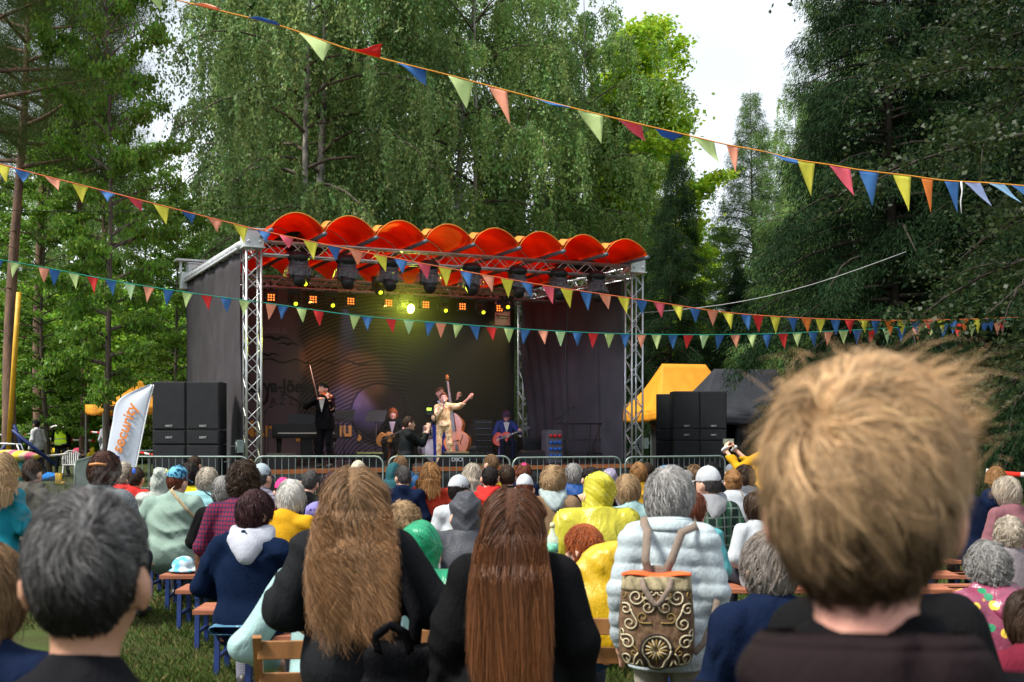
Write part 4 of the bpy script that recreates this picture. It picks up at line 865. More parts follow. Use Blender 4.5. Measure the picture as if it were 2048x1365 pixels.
HC = {k: tuple(c * .8 for c in v) for k, v in HC_.items()}
def person(px, ztop, d, lbl, pose='sit', hair='short', hc='brown', top='jacket', tm=None, rz=None, grp='people in the audience', w=1., turn=0., tilt=0., neck=0., lean=.0, hands=None, cap=None, hood=None, legs=None, skn='fair', res=.017, arms=None, puff=.022, fold=.019, quiltp=0, hem=None, fingers=False, face=False, seed=None, collar=None, hs=1., hres=None, shoes=None, X=None, hn=None, extra=None, legpose=None, seat=.45, sleeve=1., hw_=1., hcurl=None, hwid=None, hlen=1., hlift=1., hmessy=None, hkw={}, wristcurl=.8, hdirs=None, hpalm=None, roll=0, armw=1., bag=None, capband=False, long=None, earring=False, glasses=False, tufts=None, skirt=None, cuff=None):
    seed = seed if seed is not None else int(px * 7 + ztop * 1000) % 9999; rg = np.random.default_rng(seed); rr = random.Random(seed)
    x = (px - CX) * d / F if X is None else X
    if grp == 'people in the audience' and d > 5.2: turn += rr.gauss(0, .32); tilt += rr.gauss(-.04, .08); roll += rr.gauss(0, .07); lean += rr.uniform(-.02, .07); w *= rr.uniform(.94, 1.07)
    if rz is None: rz = math.atan2(-(-1.2 - x), 27 - d) if grp == 'people in the audience' else 0
    o = thing('person', lbl, 'person', (x, d, 0), rz, grp)
    s = (ztop - .02 - seat) / (.84 if hood != 'full' else .81) if pose == 'sit' else (ztop - .02) / (1.71 + neck)
    zb = seat + .10 * s if pose == 'sit' else (.97 * s if pose == 'stand' else seat)
    if pose == 'crouch': s = 1.0 * hs; zb = .42
    ly = lean
    def U(x_, y_, z_): return np.array([x_ * s, (y_ + ly * (z_ / .5) * (1 if z_ > 0 else 0)) * s, zb + z_ * s])
    W_ = w
    pel, che, nk, hd = U(0, 0, 0), U(0, .01, .265), U(0, .03, .475 if hood != 'full' else .455), U(0, .055, .64)
    Mh = rotm(turn, tilt, roll); hr = np.array([.080, .1, .118]) * s * hs; hd = nk + rotm(turn * .3, tilt, roll) @ (np.array([0, .022, .145 + neck if hood != 'full' else .125]) * s)
    H_ = lambda v: hd + Mh @ (np.array(v) * s * hs)
    # joints
    sh = [U(-.168 * W_ ** .6, .0, .41), U(.168 * W_ ** .6, .0, .41)]
    if arms is None:
        if pose == 'sit': arms = [((-.25 * W_, -.0, .17), (-.12, .26, .07)), ((.25 * W_, -.0, .17), (.12, .26, .07))]
        else: arms = [((-.24 * W_, -.02, .17), (-.25 * W_, .06, -.07)), ((.24 * W_, -.02, .17), (.25 * W_, .06, -.07))]
    el = [U(*a[0]) for a in arms]; wr = [U(*a[1]) for a in arms]
    if legpose is None:
        if pose == 'sit': legpose = [((-.13, .44, -.04), (-.13, .40)), ((.13, .44, -.04), (.13, .38))]
        elif pose == 'stand': legpose = [((-.09, .02, -.45), (-.1, -.02)), ((.09, .02, -.45), (.1, -.02))]
        else: legpose = [((-.16, .36, .08), (-.14, .1)), ((.16, .36, .08), (.14, .1))]
    kn = [U(*a[0]) for a in legpose]; an = [np.array([a[1][0] * s, a[1][1] * s, .09 * s]) for a in legpose]; hp = [U(-.09, 0, -.02), U(.09, 0, -.02)]
    def torso(S_, f, infl, hemz=None):
        S_.ell(che, (f * .160 * s * W_ + infl, f * .112 * s * (W_ ** .7) + infl, .2 * s + infl * .6), None, .06); S_.ell(U(0, .01, .13), (f * .15 * s * W_ + infl, f * .11 * s * W_ + infl, .18 * s), None, .06)
        S_.ell(U(0, .0, 0), (f * .162 * s * W_ + infl, f * .13 * s * W_ + infl, .12 * s + infl * .5), None, .06)
        for q_ in (-1, 1): S_.cap(U(q_ * .03, .01, .462), U(q_ * .155 * W_ ** .6, .0, .405), .047 * s * f + infl * .7, .053 * s * f + infl * .9, .05)
    def arm(S_, i, f, infl, t1=1.):
        e, q = el[i], wr[i]; S_.cap(sh[i], e, .055 * s * f * armw + infl, .044 * s * f * armw + infl, .035); S_.cap(e, e + (q - e) * t1, .044 * s * f * armw + infl, .031 * s * f * armw + infl * (.9 if t1 == 1 else 1), .03)
    def leg(S_, i, f, infl): S_.cap(hp[i], kn[i], .082 * s * f + infl, .057 * s * f + infl, .04); S_.cap(kn[i], an[i], .054 * s * f + infl, .036 * s * f + infl * 1.2, .03)
    # ---- body, one surface
    B = SD(hres or res * .8 if face else res)
    torso(B, .9, -.004)
    B.cap(U(0, .005, .44), nk + (hd - nk) * .45, .06 * s, .052 * s * hs, .03)
    B.ell(hd, hr, Mh, .02); B.ell(H_((0, .035, -.045)), np.array([.058, .07, .082]) * s * hs, Mh, .03); B.ell(H_((0, -.02, .01)), np.array([.077, .088, .1]) * s * hs, Mh, .02)
    for q in (-1, 1): B.ell(H_((q * .09, -.006, -.022)), np.array([.015, .025, .037]) * s * hs, Mh @ rotm(q * .45), .006)
    B.cap(H_((0, .1, -.005)), H_((0, .118, -.035)), .008 * s * hs, .014 * s * hs, .012)
    B.cap(H_((0, .085, -.105)), H_((0, .088, -.1)), .022 * s * hs, .02 * s * hs, .02)
    for i in (0, 1): arm(B, i, .85, 0); leg(B, i, .88, 0); B.cap(an[i] - np.array([0, 0, .02 * s]), an[i] + np.array([0, .1 * s, -.06 * s]), .022 * s, .018 * s, .02)
    if not fingers:
        for i in (0, 1):
            dv = nrm(wr[i] - el[i]); B.cap(wr[i], wr[i] + dv * .07 * s, .03 * s, .03 * s, .02); B.cap(wr[i] + dv * .07 * s, wr[i] + dv * .14 * s + np.array([0, 0, -.02 * s]), .026 * s, .014 * s, .02)
    parts = [B.mesh()]
    if fingers:
        for i in (0, 1):
            dv = hdirs[i] if hdirs and hdirs[i] is not None else (wr[i] - el[i]); pn = hpalm[i] if hpalm and hpalm[i] is not None else ((1 if i == 0 else -1), .2, -.2); pn = np.array(pn, float)
            thumb = 1 if i == 0 else -1; parts.append(hand_sd(wr[i], dv, pn, wristcurl if not isinstance(wristcurl, (list, tuple)) else wristcurl[i], s * .98, thumb, res=.0065))
    V, Q, mi = join(parts); mi = np.zeros(len(Q), int)
    if face:
        cen = V[Q].mean(1); lc = (cen - hd) @ Mh / (s * hs)
        lip = (np.abs(lc[:, 0]) < .026) & (np.abs(lc[:, 2] + .072) < .009) & (lc[:, 1] > .05); mi[lip] = 1
    body = link('body', mesh_np('body', V, Q, True, None, mi), o, [skin(skn), lipm])
    if face:
        for q in (-1, 1):
            b = MB(); e_ = H_((q * .031, .082, .006)); b.cm = 0; b.ball(e_, .0135 * s * hs, 6); b.cm = 1; b.ball(e_ + Mh @ np.array([0, .0075 * s, 0]), .0075 * s * hs, 5); b.tube([H_((q * .014, .098, .026)), H_((q * .032, .098, .031)), H_((q * .05, .088, .024))], .004 * s, 5)
            b.build('eye', [eye_w, eye_d], o)
    if glasses:
        b = MB()
        for q in (-1, 1):
            b.tube([H_((q * .034 + .024 * math.cos(a * .628), .108, .004 + .019 * math.sin(a * .628))) for a in range(11)], .0025, 5); b.tube([H_((q * .056, .108, .008)), H_((q * .079, .06, .008)), H_((q * .082, -.01, .0))], .0025, 5)
        b.tube([H_((-.012, .11, .008)), H_((.012, .11, .008))], .0025, 5); b.build('glasses', black, o)
    # ---- upper garment
    if tm is not None:
        G_ = SD(res); torso(G_, 1.0, puff)
        he = hem if hem is not None else (-.14 if pose == 'sit' else -.12)
        if pose == 'sit': G_.cap(U(-.05 * W_, -.02, -.05), U(.05 * W_, -.02, -.05), .115 * s * W_ + puff, .115 * s * W_ + puff, .06); G_.cap(U(0, 0, -.05), U(0, .12, -.06), .12 * s * W_, .11 * s * W_, .06)
        elif he < -.15: G_.ell(U(0, 0, he * .6), (.19 * s * W_ + puff, .14 * s * W_ + puff, .24 * s - he * .5), None, .06)
        else: G_.ell(U(0, 0, -.04), (.178 * s * W_ + puff, .13 * s * W_ + puff, .17 * s), None, .06)
        for i in (0, 1): arm(G_, i, 1.05, puff, sleeve)
        G_.cap(U(0, .0, .455), nk + (hd - nk) * .12, .072 * s + puff * .5, .06 * s + puff * .4, .04)
        G_.disp = quilt(.011, quiltp, seed) if quiltp else folds(fold, seed)
        G_.cut(U(0, 0, he), (0, 0, -1)); nz = nk + (hd - nk) * (.34 if collar != 'high' else .5); G_.cut(nz, (0, .25, 1))
        V, Q = G_.mesh(); gm_ = link(top, mesh_np(top, V, Q), o, tm)
        if collar and collar != 'high':
            b = MB()
            def cf(u, v):
                a = R(-250 + 320 * u); bk_ = .5 - .5 * math.sin(a); r_ = (.066 + .03 * math.sin(math.pi * v) ** .5 * (1 if v < .5 else .75) + .008 * (v > .5)) * s + puff * .35
                zz = (-.0 + .055 * (1 - abs(2 * v - 1)) * (.55 + .5 * bk_)) * s; rr_ = r_ + (.03 * s if v > .5 else 0) * (v - .5) * 2
                return Vector(nk + np.array([math.cos(a) * rr_ * 1.08, math.sin(a) * rr_ - .004, zz - .012 * s * (v > .5)]))
            b.grid(cf, 40, 10); b.build('collar', collar, gm_, thick=.004)
        if cuff is not None:
            b = MB()
            for i in (0, 1): e_ = el[i] + (wr[i] - el[i]) * (sleeve if sleeve < 1 else .97); dv = nrm(wr[i] - el[i]); b.tube([e_, e_ + dv * .03], .036 * s * armw + puff * .8, 12)
            b.build('cuffs', cuff, gm_)
    # ---- trousers and shoes
    lm = legs or mat('trousers_dark', (.02, .022, .03), rough=.8, var=.2, bump=.3, bscale=60, spec=.15)
    T_ = SD(res * 1.25); T_.ell(U(0, 0, -.03), (.178 * s * W_, .135 * s * W_, .13 * s), None, .05)
    for i in (0, 1): leg(T_, i, 1.05 * W_ ** .3, .012)
    T_.disp = folds(.005, seed + 5, 11); 
    for i in (0, 1): pass
    T_.cut((0, 0, .075 * s), (0, 0, -1)); V, Q = T_.mesh(); link('trousers', mesh_np('trousers', V, Q), o, lm)
    if skirt is not None: skirt(o, U, s)
    sm_ = shoes or mat('shoes_black', (.02, .02, .02), rough=.45, var=.2); T_ = SD(.014)
    for i in (0, 1):
        T_ = SD(.014); a_ = an[i]; T_.cap(a_ + np.array([0, -.035 * s, -.045 * s]), a_ + np.array([0, .14 * s, -.057 * s]), .042 * s, .036 * s, .02); T_.cap(a_ + np.array([0, -.03 * s, .0]), a_ + np.array([0, .02 * s, -.03 * s]), .04 * s, .044 * s, .03); T_.cut((0, 0, .004), (0, 0, -1)); V, Q = T_.mesh(); link('shoe', mesh_np('shoe', V, Q), o, sm_)
    # ---- hair
    hcol = HC[hc] if isinstance(hc, str) else hc; hrr = hr * np.array([1.02, 1.02, 1.02])
    wide = hwid or max(.0012, d / F * .5); nst = hn or int(np.clip(5200 * (7 / max(d, 5)) ** .6, 1100, 6000))
    scalp = mat('hair_base_%s' % (hc if isinstance(hc, str) else 'x%d' % seed), tuple(c * .8 for c in hcol), rough=.75, var=.25, vscale=40, bump=.6, bscale=120, spec=.2, vstretch=(1, 1, .3))
    kw = dict(rg=rg, c=hd, M_=Mh, r=hrr, col=hcol, width=wide)
    def strands(*a, **k):
        if 'length' in k: k['length'] *= hlen; k['lift'] *= hlift
        if hmessy is not None: k['messy'] = hmessy
        k.update(hkw); return strands_(*a, **k)
    def shell(sc_, back_z, drop=0, blob=0, ears=False):
        S_ = SD(.008 if d < 6 else .012); S_.ell(H_((0, -.006, .012)), hr * np.array(sc_), Mh, .02)
        if drop: S_.cap(H_((0, -.035, -.02)), H_((0, -.04, -drop)), .085 * s * sc_[0], .07 * s * sc_[0], .04, (1.05, .85, 1))
        if blob: S_.disp = lambda X, Y, Z: blob * (np.sin(X * 70 + np.sin(Z * 50) * 2) * np.sin(Z * 75 + np.sin(Y * 60) * 2) + .5 * np.sin(Y * 110 + X * 60))
        n_ = Mh @ (np.array([0, 1.75, -1.]) if not ears else np.array([0, 1.5, -1.])); S_.cut(H_((0, .0, back_z)) if not ears else H_((0, -.02, -.03)), n_); 
        S_.cut(H_((0, 0, back_z - (.0 if not drop else .5))), Mh @ np.array([0, 0, -1.])); S_.cut(H_((0, .088, .0)), Mh @ np.array([0, 1., -.35]))
        V, Q = S_.mesh(); return V, Q
    hp_ = []
    if hair == 'short': sh_ = shell((1.06, 1.06, 1.05), -.062, ears=True); st = strands(N_=nst, length=.055 * s, style=0, lift=.014 * s, clump=.4, ears=True, z_back=-.066, **kw)
    elif hair == 'bob': sh_ = shell((1.2, 1.16, 1.12), -.105, .07); st = strands(N_=nst, length=.17 * s, style=0, lift=.032 * s, clump=.38, messy=.2, z_back=-.04, part=.02, curl=hcurl or .0, **kw)
    elif hair == 'curly': sh_ = shell((1.22, 1.22, 1.16), -.08, 0, .006); st = strands(N_=int(nst * 1.3), length=.11 * s, style=0, lift=.035 * s, clump=.65, messy=.6, curl=.011 * s, z_back=-.06, grav=.35, **kw)
    elif hair == 'fluffy': sh_ = shell((1.16, 1.16, 1.12), -.075); st = strands(N_=int(nst * 1.2), length=.085 * s, style=0, lift=.026 * s, clump=.5, messy=.4, grav=.4, curl=hcurl or 0, **kw)
    elif hair in ('long', 'pony'):
        ll = long or .36
        def mass(p, t, lay):
            k_ = (hd[2] + (np.array(Mh)[2] @ p.T)); y_lim = -.085 * s - .05 - lay * .8 - .02 * s * t; low = p[:, 2] < -.05 * s
            bk = -(.105 + .0 * t) * s - puff - .03 - lay * .6 - (hd[1] / 1.0) + U(0, 0, .3)[1]; deep = p[:, 2] < -.17 * s
            p = p.copy(); xl = ((.105 + .085 * t) * s * hw_ * (.55 + .5 * lay / lay.max())); lw2 = p[:, 2] < .03 * s; p[lw2, 0] = np.clip(p[lw2, 0], -xl[lw2], xl[lw2]); p[low, 1] = np.minimum(p[low, 1], y_lim[low] if hasattr(y_lim, '__len__') else y_lim); p[deep, 1] = np.minimum(p[deep, 1], bk[deep] if hasattr(bk, '__len__') else bk); return p
        sh_ = shell((1.1, 1.1, 1.08), -.07, .1); st = strands(N_=nst, length=ll * s, style=0, lift=.03 * s, clump=.6, messy=.2, z_back=-.04, part=.0, curl=hcurl or 0, segs=20, mass=mass, grav=1.1, **kw)
    elif hair in ('bun',): sh_ = shell((1.08, 1.08, 1.05), -.07); st = strands(N_=nst, length=.09 * s, style=0, lift=.014 * s, clump=.3, whorl=(0, .85, .2), messy=.12, grav=-.1, **kw)
    elif hair == 'bald': sh_ = None
    if hair != 'bald' and not (hood == 'full'):
        V, Q = sh_; ho = link('hair', mesh_np('hair', V, Q), o, scalp); V, Q, c_ = st; link('strands', mesh_np('strands', V, Q, True, c_), ho, hair_m)
        if hair == 'bun':
            b = MB(); c0 = H_((0, -.115, .03)); b.ball(c0, (.038 * s, .03 * s, .034 * s), 8); b.build('bun', scalp, ho); st = strands(rg, c0, Mh, np.array([.036, .03, .033]) * s, int(nst * .35), .08 * s, wide, hcol, 0, z_back=-.2, clump=.4, messy=.5, lift=.008, grav=.0)
            V, Q, c_ = st; link('bun_strands', mesh_np('bun_strands', V, Q, True, c_), ho, hair_m)
    # ---- loose locks standing off the head: (root, direction, length, count, spread, bend)
    if tufts:
        for (rt, dr, ln_, cnt, spr, bend) in tufts:
            rt, dr, bend = np.array(rt), np.array(dr, float), np.array(bend, float); T = np.linspace(0, 1, 9)[None, :, None]
            r0_ = rt + rg.normal(size=(cnt, 1, 3)) * spr; L_ = ln_ * (.5 + .6 * rg.random((cnt, 1, 1))); cv = rg.normal(size=(cnt, 1, 3)) * .22
            Pp = r0_ + (dr + cv) * L_ * T + bend * L_ * T ** 2 + rg.normal(size=(cnt, 1, 3)) * .012 * T ** 2; cc = np.array(hcol)[None] * (.8 + .9 * rg.random((cnt, 1)))
            tan = nrm(np.gradient(Pp, axis=1)); sd_ = nrm(np.cross(tan, rg.normal(size=(cnt, 1, 3)))); wd = wide * (1 - .7 * T ** 2)
            V = np.stack([Pp - sd_ * wd, Pp + sd_ * wd], 2).reshape(-1, 3) * s * hs @ np.array(Mh).T + hd; q = np.stack([np.arange(0, 16, 2), np.arange(1, 16, 2), np.arange(3, 18, 2), np.arange(2, 17, 2)], 1)
            Q = ((np.arange(cnt) * 18)[:, None, None] + q[None]).reshape(-1, 4); link('loose_lock', mesh_np('loose_lock', V, Q, True, np.repeat(cc, 18, 0)), ho, hair_m)
    # ---- headgear
    if cap is not None:
        b = SD(.009); b.ell(H_((0, -.004, .028)), hr * np.array([1.13, 1.12, 1.0]), Mh); b.cut(H_((0, 0, .018)), Mh @ np.array([0, -.12, -1.])); 
        if capband: b.disp = lambda X, Y, Z: .0025 * np.sin(Z * 300)
        V, Q = b.mesh(); co_ = link('cap', mesh_np('cap', V, Q), o, cap)
        if not capband:
            b = MB(); b.grid(lambda u, v: Vector(H_((.075 * math.sin((u - .5) * 2.9), .09 + (.075 * math.cos((u - .5) * 2.6)) * v, .022 - .022 * v - .012 * (2 * u - 1) ** 2))), 12, 5); b.build('brim', cap, co_, thick=.006)
            b = MB(); b.ball(H_((0, -.002, .144)), .008 * s, 5); b.build('button', cap, co_)
            b = MB(); b.tube([H_((.045 * math.cos(a * .35 + .0), -.104 + .0 * a, .018 + .032 * math.sin(a * .35))) for a in range(10)], .004, 5); b.build('strap_arch', black, co_)
    if hood is not None and hood is not False:
        hm_ = tm if hood in ('full', 'down') else hood
        S_ = SD(.011)
        if hood == 'down' or isinstance(hood, tuple):
            if isinstance(hood, tuple): hm_ = hood[1]
            for a in range(7):
                q = -1 + a / 3; p_ = nk + np.array([q * .105 * s, -.045 * s - .045 * s * (1 - q * q) + .03 * s * abs(q), .0 * s - .02 * s * (1 - q * q)]); S_.cap(p_ + np.array([0, .02 * s, .03 * s]), p_ + np.array([0, -.035 * s, -.06 * s * (1 - .7 * q * q)]), .04 * s, .036 * s, .045)
            S_.cap(nk + np.array([0, -.1, -.06]) * s, nk + np.array([0, -.125, -.11]) * s, .06 * s, .05 * s, .05); S_.disp = folds(.013, seed + 3, 20)
        else:
            S_.ell(H_((0, -.012, .018)), hr * np.array([1.28, 1.25, 1.2]), Mh, .03); S_.cap(H_((0, -.05, .05)), H_((0, -.085, .085)), .07 * s, .04 * s, .05); S_.cap(H_((0, -.02, -.04)), nk + np.array([0, -.03, -.0]) * s, .09 * s, .09 * s, .05, (1, .8, 1)); S_.disp = folds(.012, seed + 3, 26)
            S_.cut(H_((0, .07, 0)), Mh @ np.array([0, 1., -.1]))
        V, Q = S_.mesh(); link('hood', mesh_np('hood', V, Q), o, hm_)
    if earring:
        b = MB(); b.ball(H_((.086 * (1 if earring > 0 else -1), .0, -.068)), .008 * s, 6); b.build('earring', white_p, o)
    J = dict(H=H_, U=U, el=el, wr=wr, sh=sh, nk=nk, hd=hd, s=s, Mh=Mh, hr=hr, zb=zb, rg=rg, wide=wide, an=an, kn=kn)
    return o, J

# ------------------------------------------------------------------ cloth materials
def fab(name, col, **k):
    k = {**dict(rough=.85, var=.1, vscale=4, bump=.25, bscale=90, spec=.15, sheen=0, crease=1.0, cscale=6, vstretch=(1, 1, .5)), **k}; dk_ = max(col) < .09
    if dk_: k['spec'] = min(k['spec'], .05)
    return mat('cloth_' + name, tuple(c * (.4 if dk_ else .72) for c in col), **k)
def pat(name, fn, rough=.85, crease=.4, spec=.15):
    """cloth with a woven or printed pattern: fn(nodes helper) returns a colour socket from object coordinates"""
    if name in MATS: return MATS[name]
    m = fab(name, (.5, .5, .5), rough=rough, crease=crease, spec=spec); nt = m.node_tree; p = prin(m)
    tc = [n for n in nt.nodes if n.type == 'TEX_COORD'][0]
    class Hp:
        N = staticmethod(nt.nodes.new); L = staticmethod(nt.links.new); co = tc.outputs['Object']
        def sep(s): q = s.N('ShaderNodeSeparateXYZ'); s.L(s.co, q.inputs[0]); return q.outputs
        def stripe(s, src, freq, duty, soft=.03, ph=0.):
            a = s.N('ShaderNodeMath'); a.operation = 'MULTIPLY_ADD'; a.inputs[1].default_value = freq; a.inputs[2].default_value = ph; s.L(src, a.inputs[0])
            b_ = s.N('ShaderNodeMath'); b_.operation = 'PINGPONG'; b_.inputs[1].default_value = .5; s.L(a.outputs[0], b_.inputs[0])
            c_ = s.N('ShaderNodeMapRange'); c_.inputs['From Min'].default_value = duty * .5 + soft; c_.inputs['From Max'].default_value = duty * .5 - soft; s.L(b_.outputs[0], c_.inputs[0]); return c_.outputs[0]
        def mix(s, f, a, b_, mode='MIX'):
            q = s.N('ShaderNodeMix'); q.data_type = 'RGBA'; q.blend_type = mode
            if isinstance(f, float): q.inputs[0].default_value = f
            else: s.L(f, q.inputs[0])
            for i_, v_ in ((6, a), (7, b_)):
                if isinstance(v_, tuple): q.inputs[i_].default_value = (*v_, 1)
                else: s.L(v_, q.inputs[i_])
            return q.outputs[2]
        def vor(s, sc, lo, hi, rnd=1.):
            q = s.N('ShaderNodeTexVoronoi'); q.inputs['Scale'].default_value = sc; q.inputs['Randomness'].default_value = rnd; s.L(s.co, q.inputs[0])
            c_ = s.N('ShaderNodeMapRange'); c_.inputs['From Min'].default_value = hi; c_.inputs['From Max'].default_value = lo; s.L(q.outputs['Distance'], c_.inputs[0]); return c_.outputs[0]
        def noise(s, sc, lo, hi, det=3):
            q = s.N('ShaderNodeTexNoise'); q.inputs['Scale'].default_value = sc; q.inputs['Detail'].default_value = det; s.L(s.co, q.inputs[0])
            c_ = s.N('ShaderNodeMapRange'); c_.inputs['From Min'].default_value = lo; c_.inputs['From Max'].default_value = hi; s.L(q.outputs[0], c_.inputs[0]); return c_.outputs[0]
    L = nt.links.new; L(fn(Hp()), p.inputs['Base Color']); return m
suit = fab('black_suit', (.012, .012, .015), crease=.3); shirt = fab('white_shirt', (.6, .6, .62), crease=.3); bluesuit = fab('blue_suit', (.02, .04, .19), crease=.35)
def on_stage(px, d, **k):
    o, J = person(px, d=d, pose=k.pop('pose', 'stand'), grp='musicians on the stage', face=True, **k); o.location.z = .8; return o, J
def wpt(o, v): return o.matrix_basis @ Vector(v)
def upd(o): o.matrix_basis = Matrix.Translation(o.location) @ Matrix.Rotation(o.rotation_euler.z, 4, 'Z'); return o
def lapel(o, J, m_=None, tie=None):      # white shirt triangle at the open jacket
    U, s = J['U'], J['s']; b = MB(); b.grid(lambda u, v: Vector(U((u - .5) * .15 * (1 - v), .118 + .02 * v + .035 + .0 * u, .44 - .3 * v)), 6, 8); b.build('shirt', m_ or shirt, o, thick=.004)

# violinist
RZ = math.pi
vi, J = on_stage(650, 25.6, ztop=1.84, lbl='person in a black suit playing a red lit violin at the front of the stage', hair='short', hc='dark', tm=suit, legs=suit, rz=RZ - .25, turn=-.45, tilt=-.12, fingers=True, res=.013, hem=-.2, arms=[((-.25, .22, .2), (-.27, .42, .40)), ((.33, .16, .26), (.02, .36, .40))], wristcurl=[1.6, 1.1], hdirs=[(.25, .1, .8), (-.8, .2, .25)], hpalm=[(.6, -.6, .1), (0, -.3, -1)], puff=.018, hn=900, skn='pink')
lapel(vi, J); upd(vi)
varn = mat('violin_varnish', (.5, .1, .03), rough=.25, coat=.6, var=.2); spruce_top = mat('guitar_spruce', (.55, .23, .06), rough=.3, coat=.5, var=.12, vstretch=(1, .2, 1)); fretb = mat('fingerboard', (.015, .012, .01), rough=.35)
def body_outline(w, h, waist=.66, up=.8, n=44, cut=False):
    P = []
    for i in range(n):
        a = 2 * math.pi * i / n; y = -math.cos(a) * h / 2; t = (y / h + .5); base = math.sin(math.pi * min(1, max(0, t))) ** .5
        k = 1 - (1 - waist) * math.exp(-((t - .58) / .11) ** 2); k *= (1 if t < .55 else up + (1 - up) * (.0)); x = base * w / 2 * k
        x = x if math.sin(a) >= 0 else -x
        if cut and t > .72 and x > 0: x *= .45
        P.append((x, y))
    return P
def fiddle(name, lbl, cat, M_, Lb, wb, th, Ln, m_, fholes=True, upright=False, grp=None, hole=False, cut=False, headm=None, waist=.66):
    """M_ frame: x across, y towards the scroll, z out of the top; origin at the middle of the body"""
    o = thing(name, lbl, cat, M_.translation, 0, grp); R3 = M_.to_3x3(); tr = lambda v: R3 @ Vector(v)
    b = MB(); b.prism(body_outline(wb, Lb, waist=waist, cut=cut), th, R3, tr((0, 0, -th / 2))); b.build('body', m_, o, bevel=min(.012, th * .2))
    y0 = Lb * .1 if not hole else Lb * .28; b = MB(); q = Lb / 2 + Ln; f = th / 2 + .006 + .012 * (Lb > .8)
    b.add([tr(v) for v in ((-.018 * (1 + Lb), y0, f), (.018 * (1 + Lb), y0, f), (.012 * (1 + Lb), q, f), (-.012 * (1 + Lb), q, f), (-.018 * (1 + Lb), y0, f + .01 + .02 * (Lb > .8)), (.018 * (1 + Lb), y0, f + .01 + .02 * (Lb > .8)), (.012 * (1 + Lb), q, f + .01), (-.012 * (1 + Lb), q, f + .01))], [(0, 3, 2, 1), (4, 5, 6, 7), (0, 1, 5, 4), (1, 2, 6, 5), (2, 3, 7, 6), (3, 0, 4, 7)]); b.build('fingerboard', fretb, o)
    b = MB(); b.tube([tr((0, Lb / 2 - .01, f - .01)), tr((0, q, f - .008))], [.016 * (1 + Lb), .011 * (1 + Lb)], 8)
    if hole: b.box(tr((0, q + .09, f - .01)), (.07, .18, .015), M=R3)
    else:
        sc = .03 + .035 * Lb; b.tube([tr((0, q + sc * 1.2 + sc * (1 - k / 9) * math.cos(k * .9), f - .01 + sc * (1 - k / 9) * math.sin(k * .9))) for k in range(9)], [sc * .45] * 8 + [sc * .3], 8)
    nk_ = b.build('neck', headm or m_, o)
    for k in range(4):
        b = MB(); sg = -1 if k % 2 else 1; yy = q + .03 + .05 * (k // 2) * (1 + Lb * .4); b.tube([tr((0, yy, f - .012)), tr((sg * (.04 + .03 * Lb), yy, f - .012))], .005 + .004 * Lb, 6); b.build('peg', fretb if not hole else alu, nk_)
    b = MB(); b.box(tr((0, -Lb * .12, f + .006)), (.045 + .1 * Lb, .008, .02 + .05 * (Lb > .8)), M=R3); b.build('bridge', fretb if hole else m_, o)
    b = MB()
    for k in range(4 if not hole else 6): x_ = (k - (1.5 if not hole else 2.5)) * (.006 + .008 * (Lb > .8)); b.tube([tr((x_ * 1.3, -Lb * .3, f + .01)), tr((x_ * 1.3, -Lb * .12, f + .018 + .03 * (Lb > .8))), tr((x_, q, f + .014))], .0012 + .001 * (Lb > .8), 4, False)
    b.build('strings', alu, o)
    if fholes:
        for sg in (-1, 1):
            b = MB(); b.tube([tr((sg * (wb * .2 + wb * .06 * math.sin(t * 2.2)), -Lb * .12 + Lb * .09 * t, th / 2 + .001)) for t in (-1.1, -.8, -.4, 0, .4, .8, 1.1)], [.004 + .006 * (Lb > .8)] * 7, 5); b.build('f_hole', fretb, o)
        b = MB(); b.box(tr((0, -Lb * .33, f + .008)), (.03 + .03 * Lb, Lb * .24, .01), M=R3); b.build('tailpiece', fretb, o)
    if hole: b = MB(); b.lathe([(0, 0), (.05, 0), (.05, .002), (0, .002)], tr((0, Lb * .14, th / 2 + .001)), 18, R3); b.build('sound_hole', fretb, o)
    return o
H_ = J['H']; a_ = wpt(vi, J['nk'] + np.array([-.05, .12, .06])); c_ = wpt(vi, J['wr'][0] + np.array([-.02, .03, .05]))
fiddle('violin', 'small red lit violin held under the chin of the suited player', 'violin', basis(a_.lerp(c_, .32), (c_ - a_).cross(Vector((0, .25, 1))), c_ - a_), .36, .21, .04, .17, varn)
w_ = wpt(vi, J['wr'][1] + np.array([-.04, .05, .03])); o = thing('violin_bow', 'thin violin bow raised over the red violin', 'bow', w_); b = MB(); b.tube([(0, 0, -.05), Vector((-.16, -.05, .7))], .006, 6); b.build('stick', varn, o); b = MB(); b.tube([(.012, 0, -.03), Vector((-.15, -.05, .68))], .003, 4); b.build('bow_hair', white_p, o)

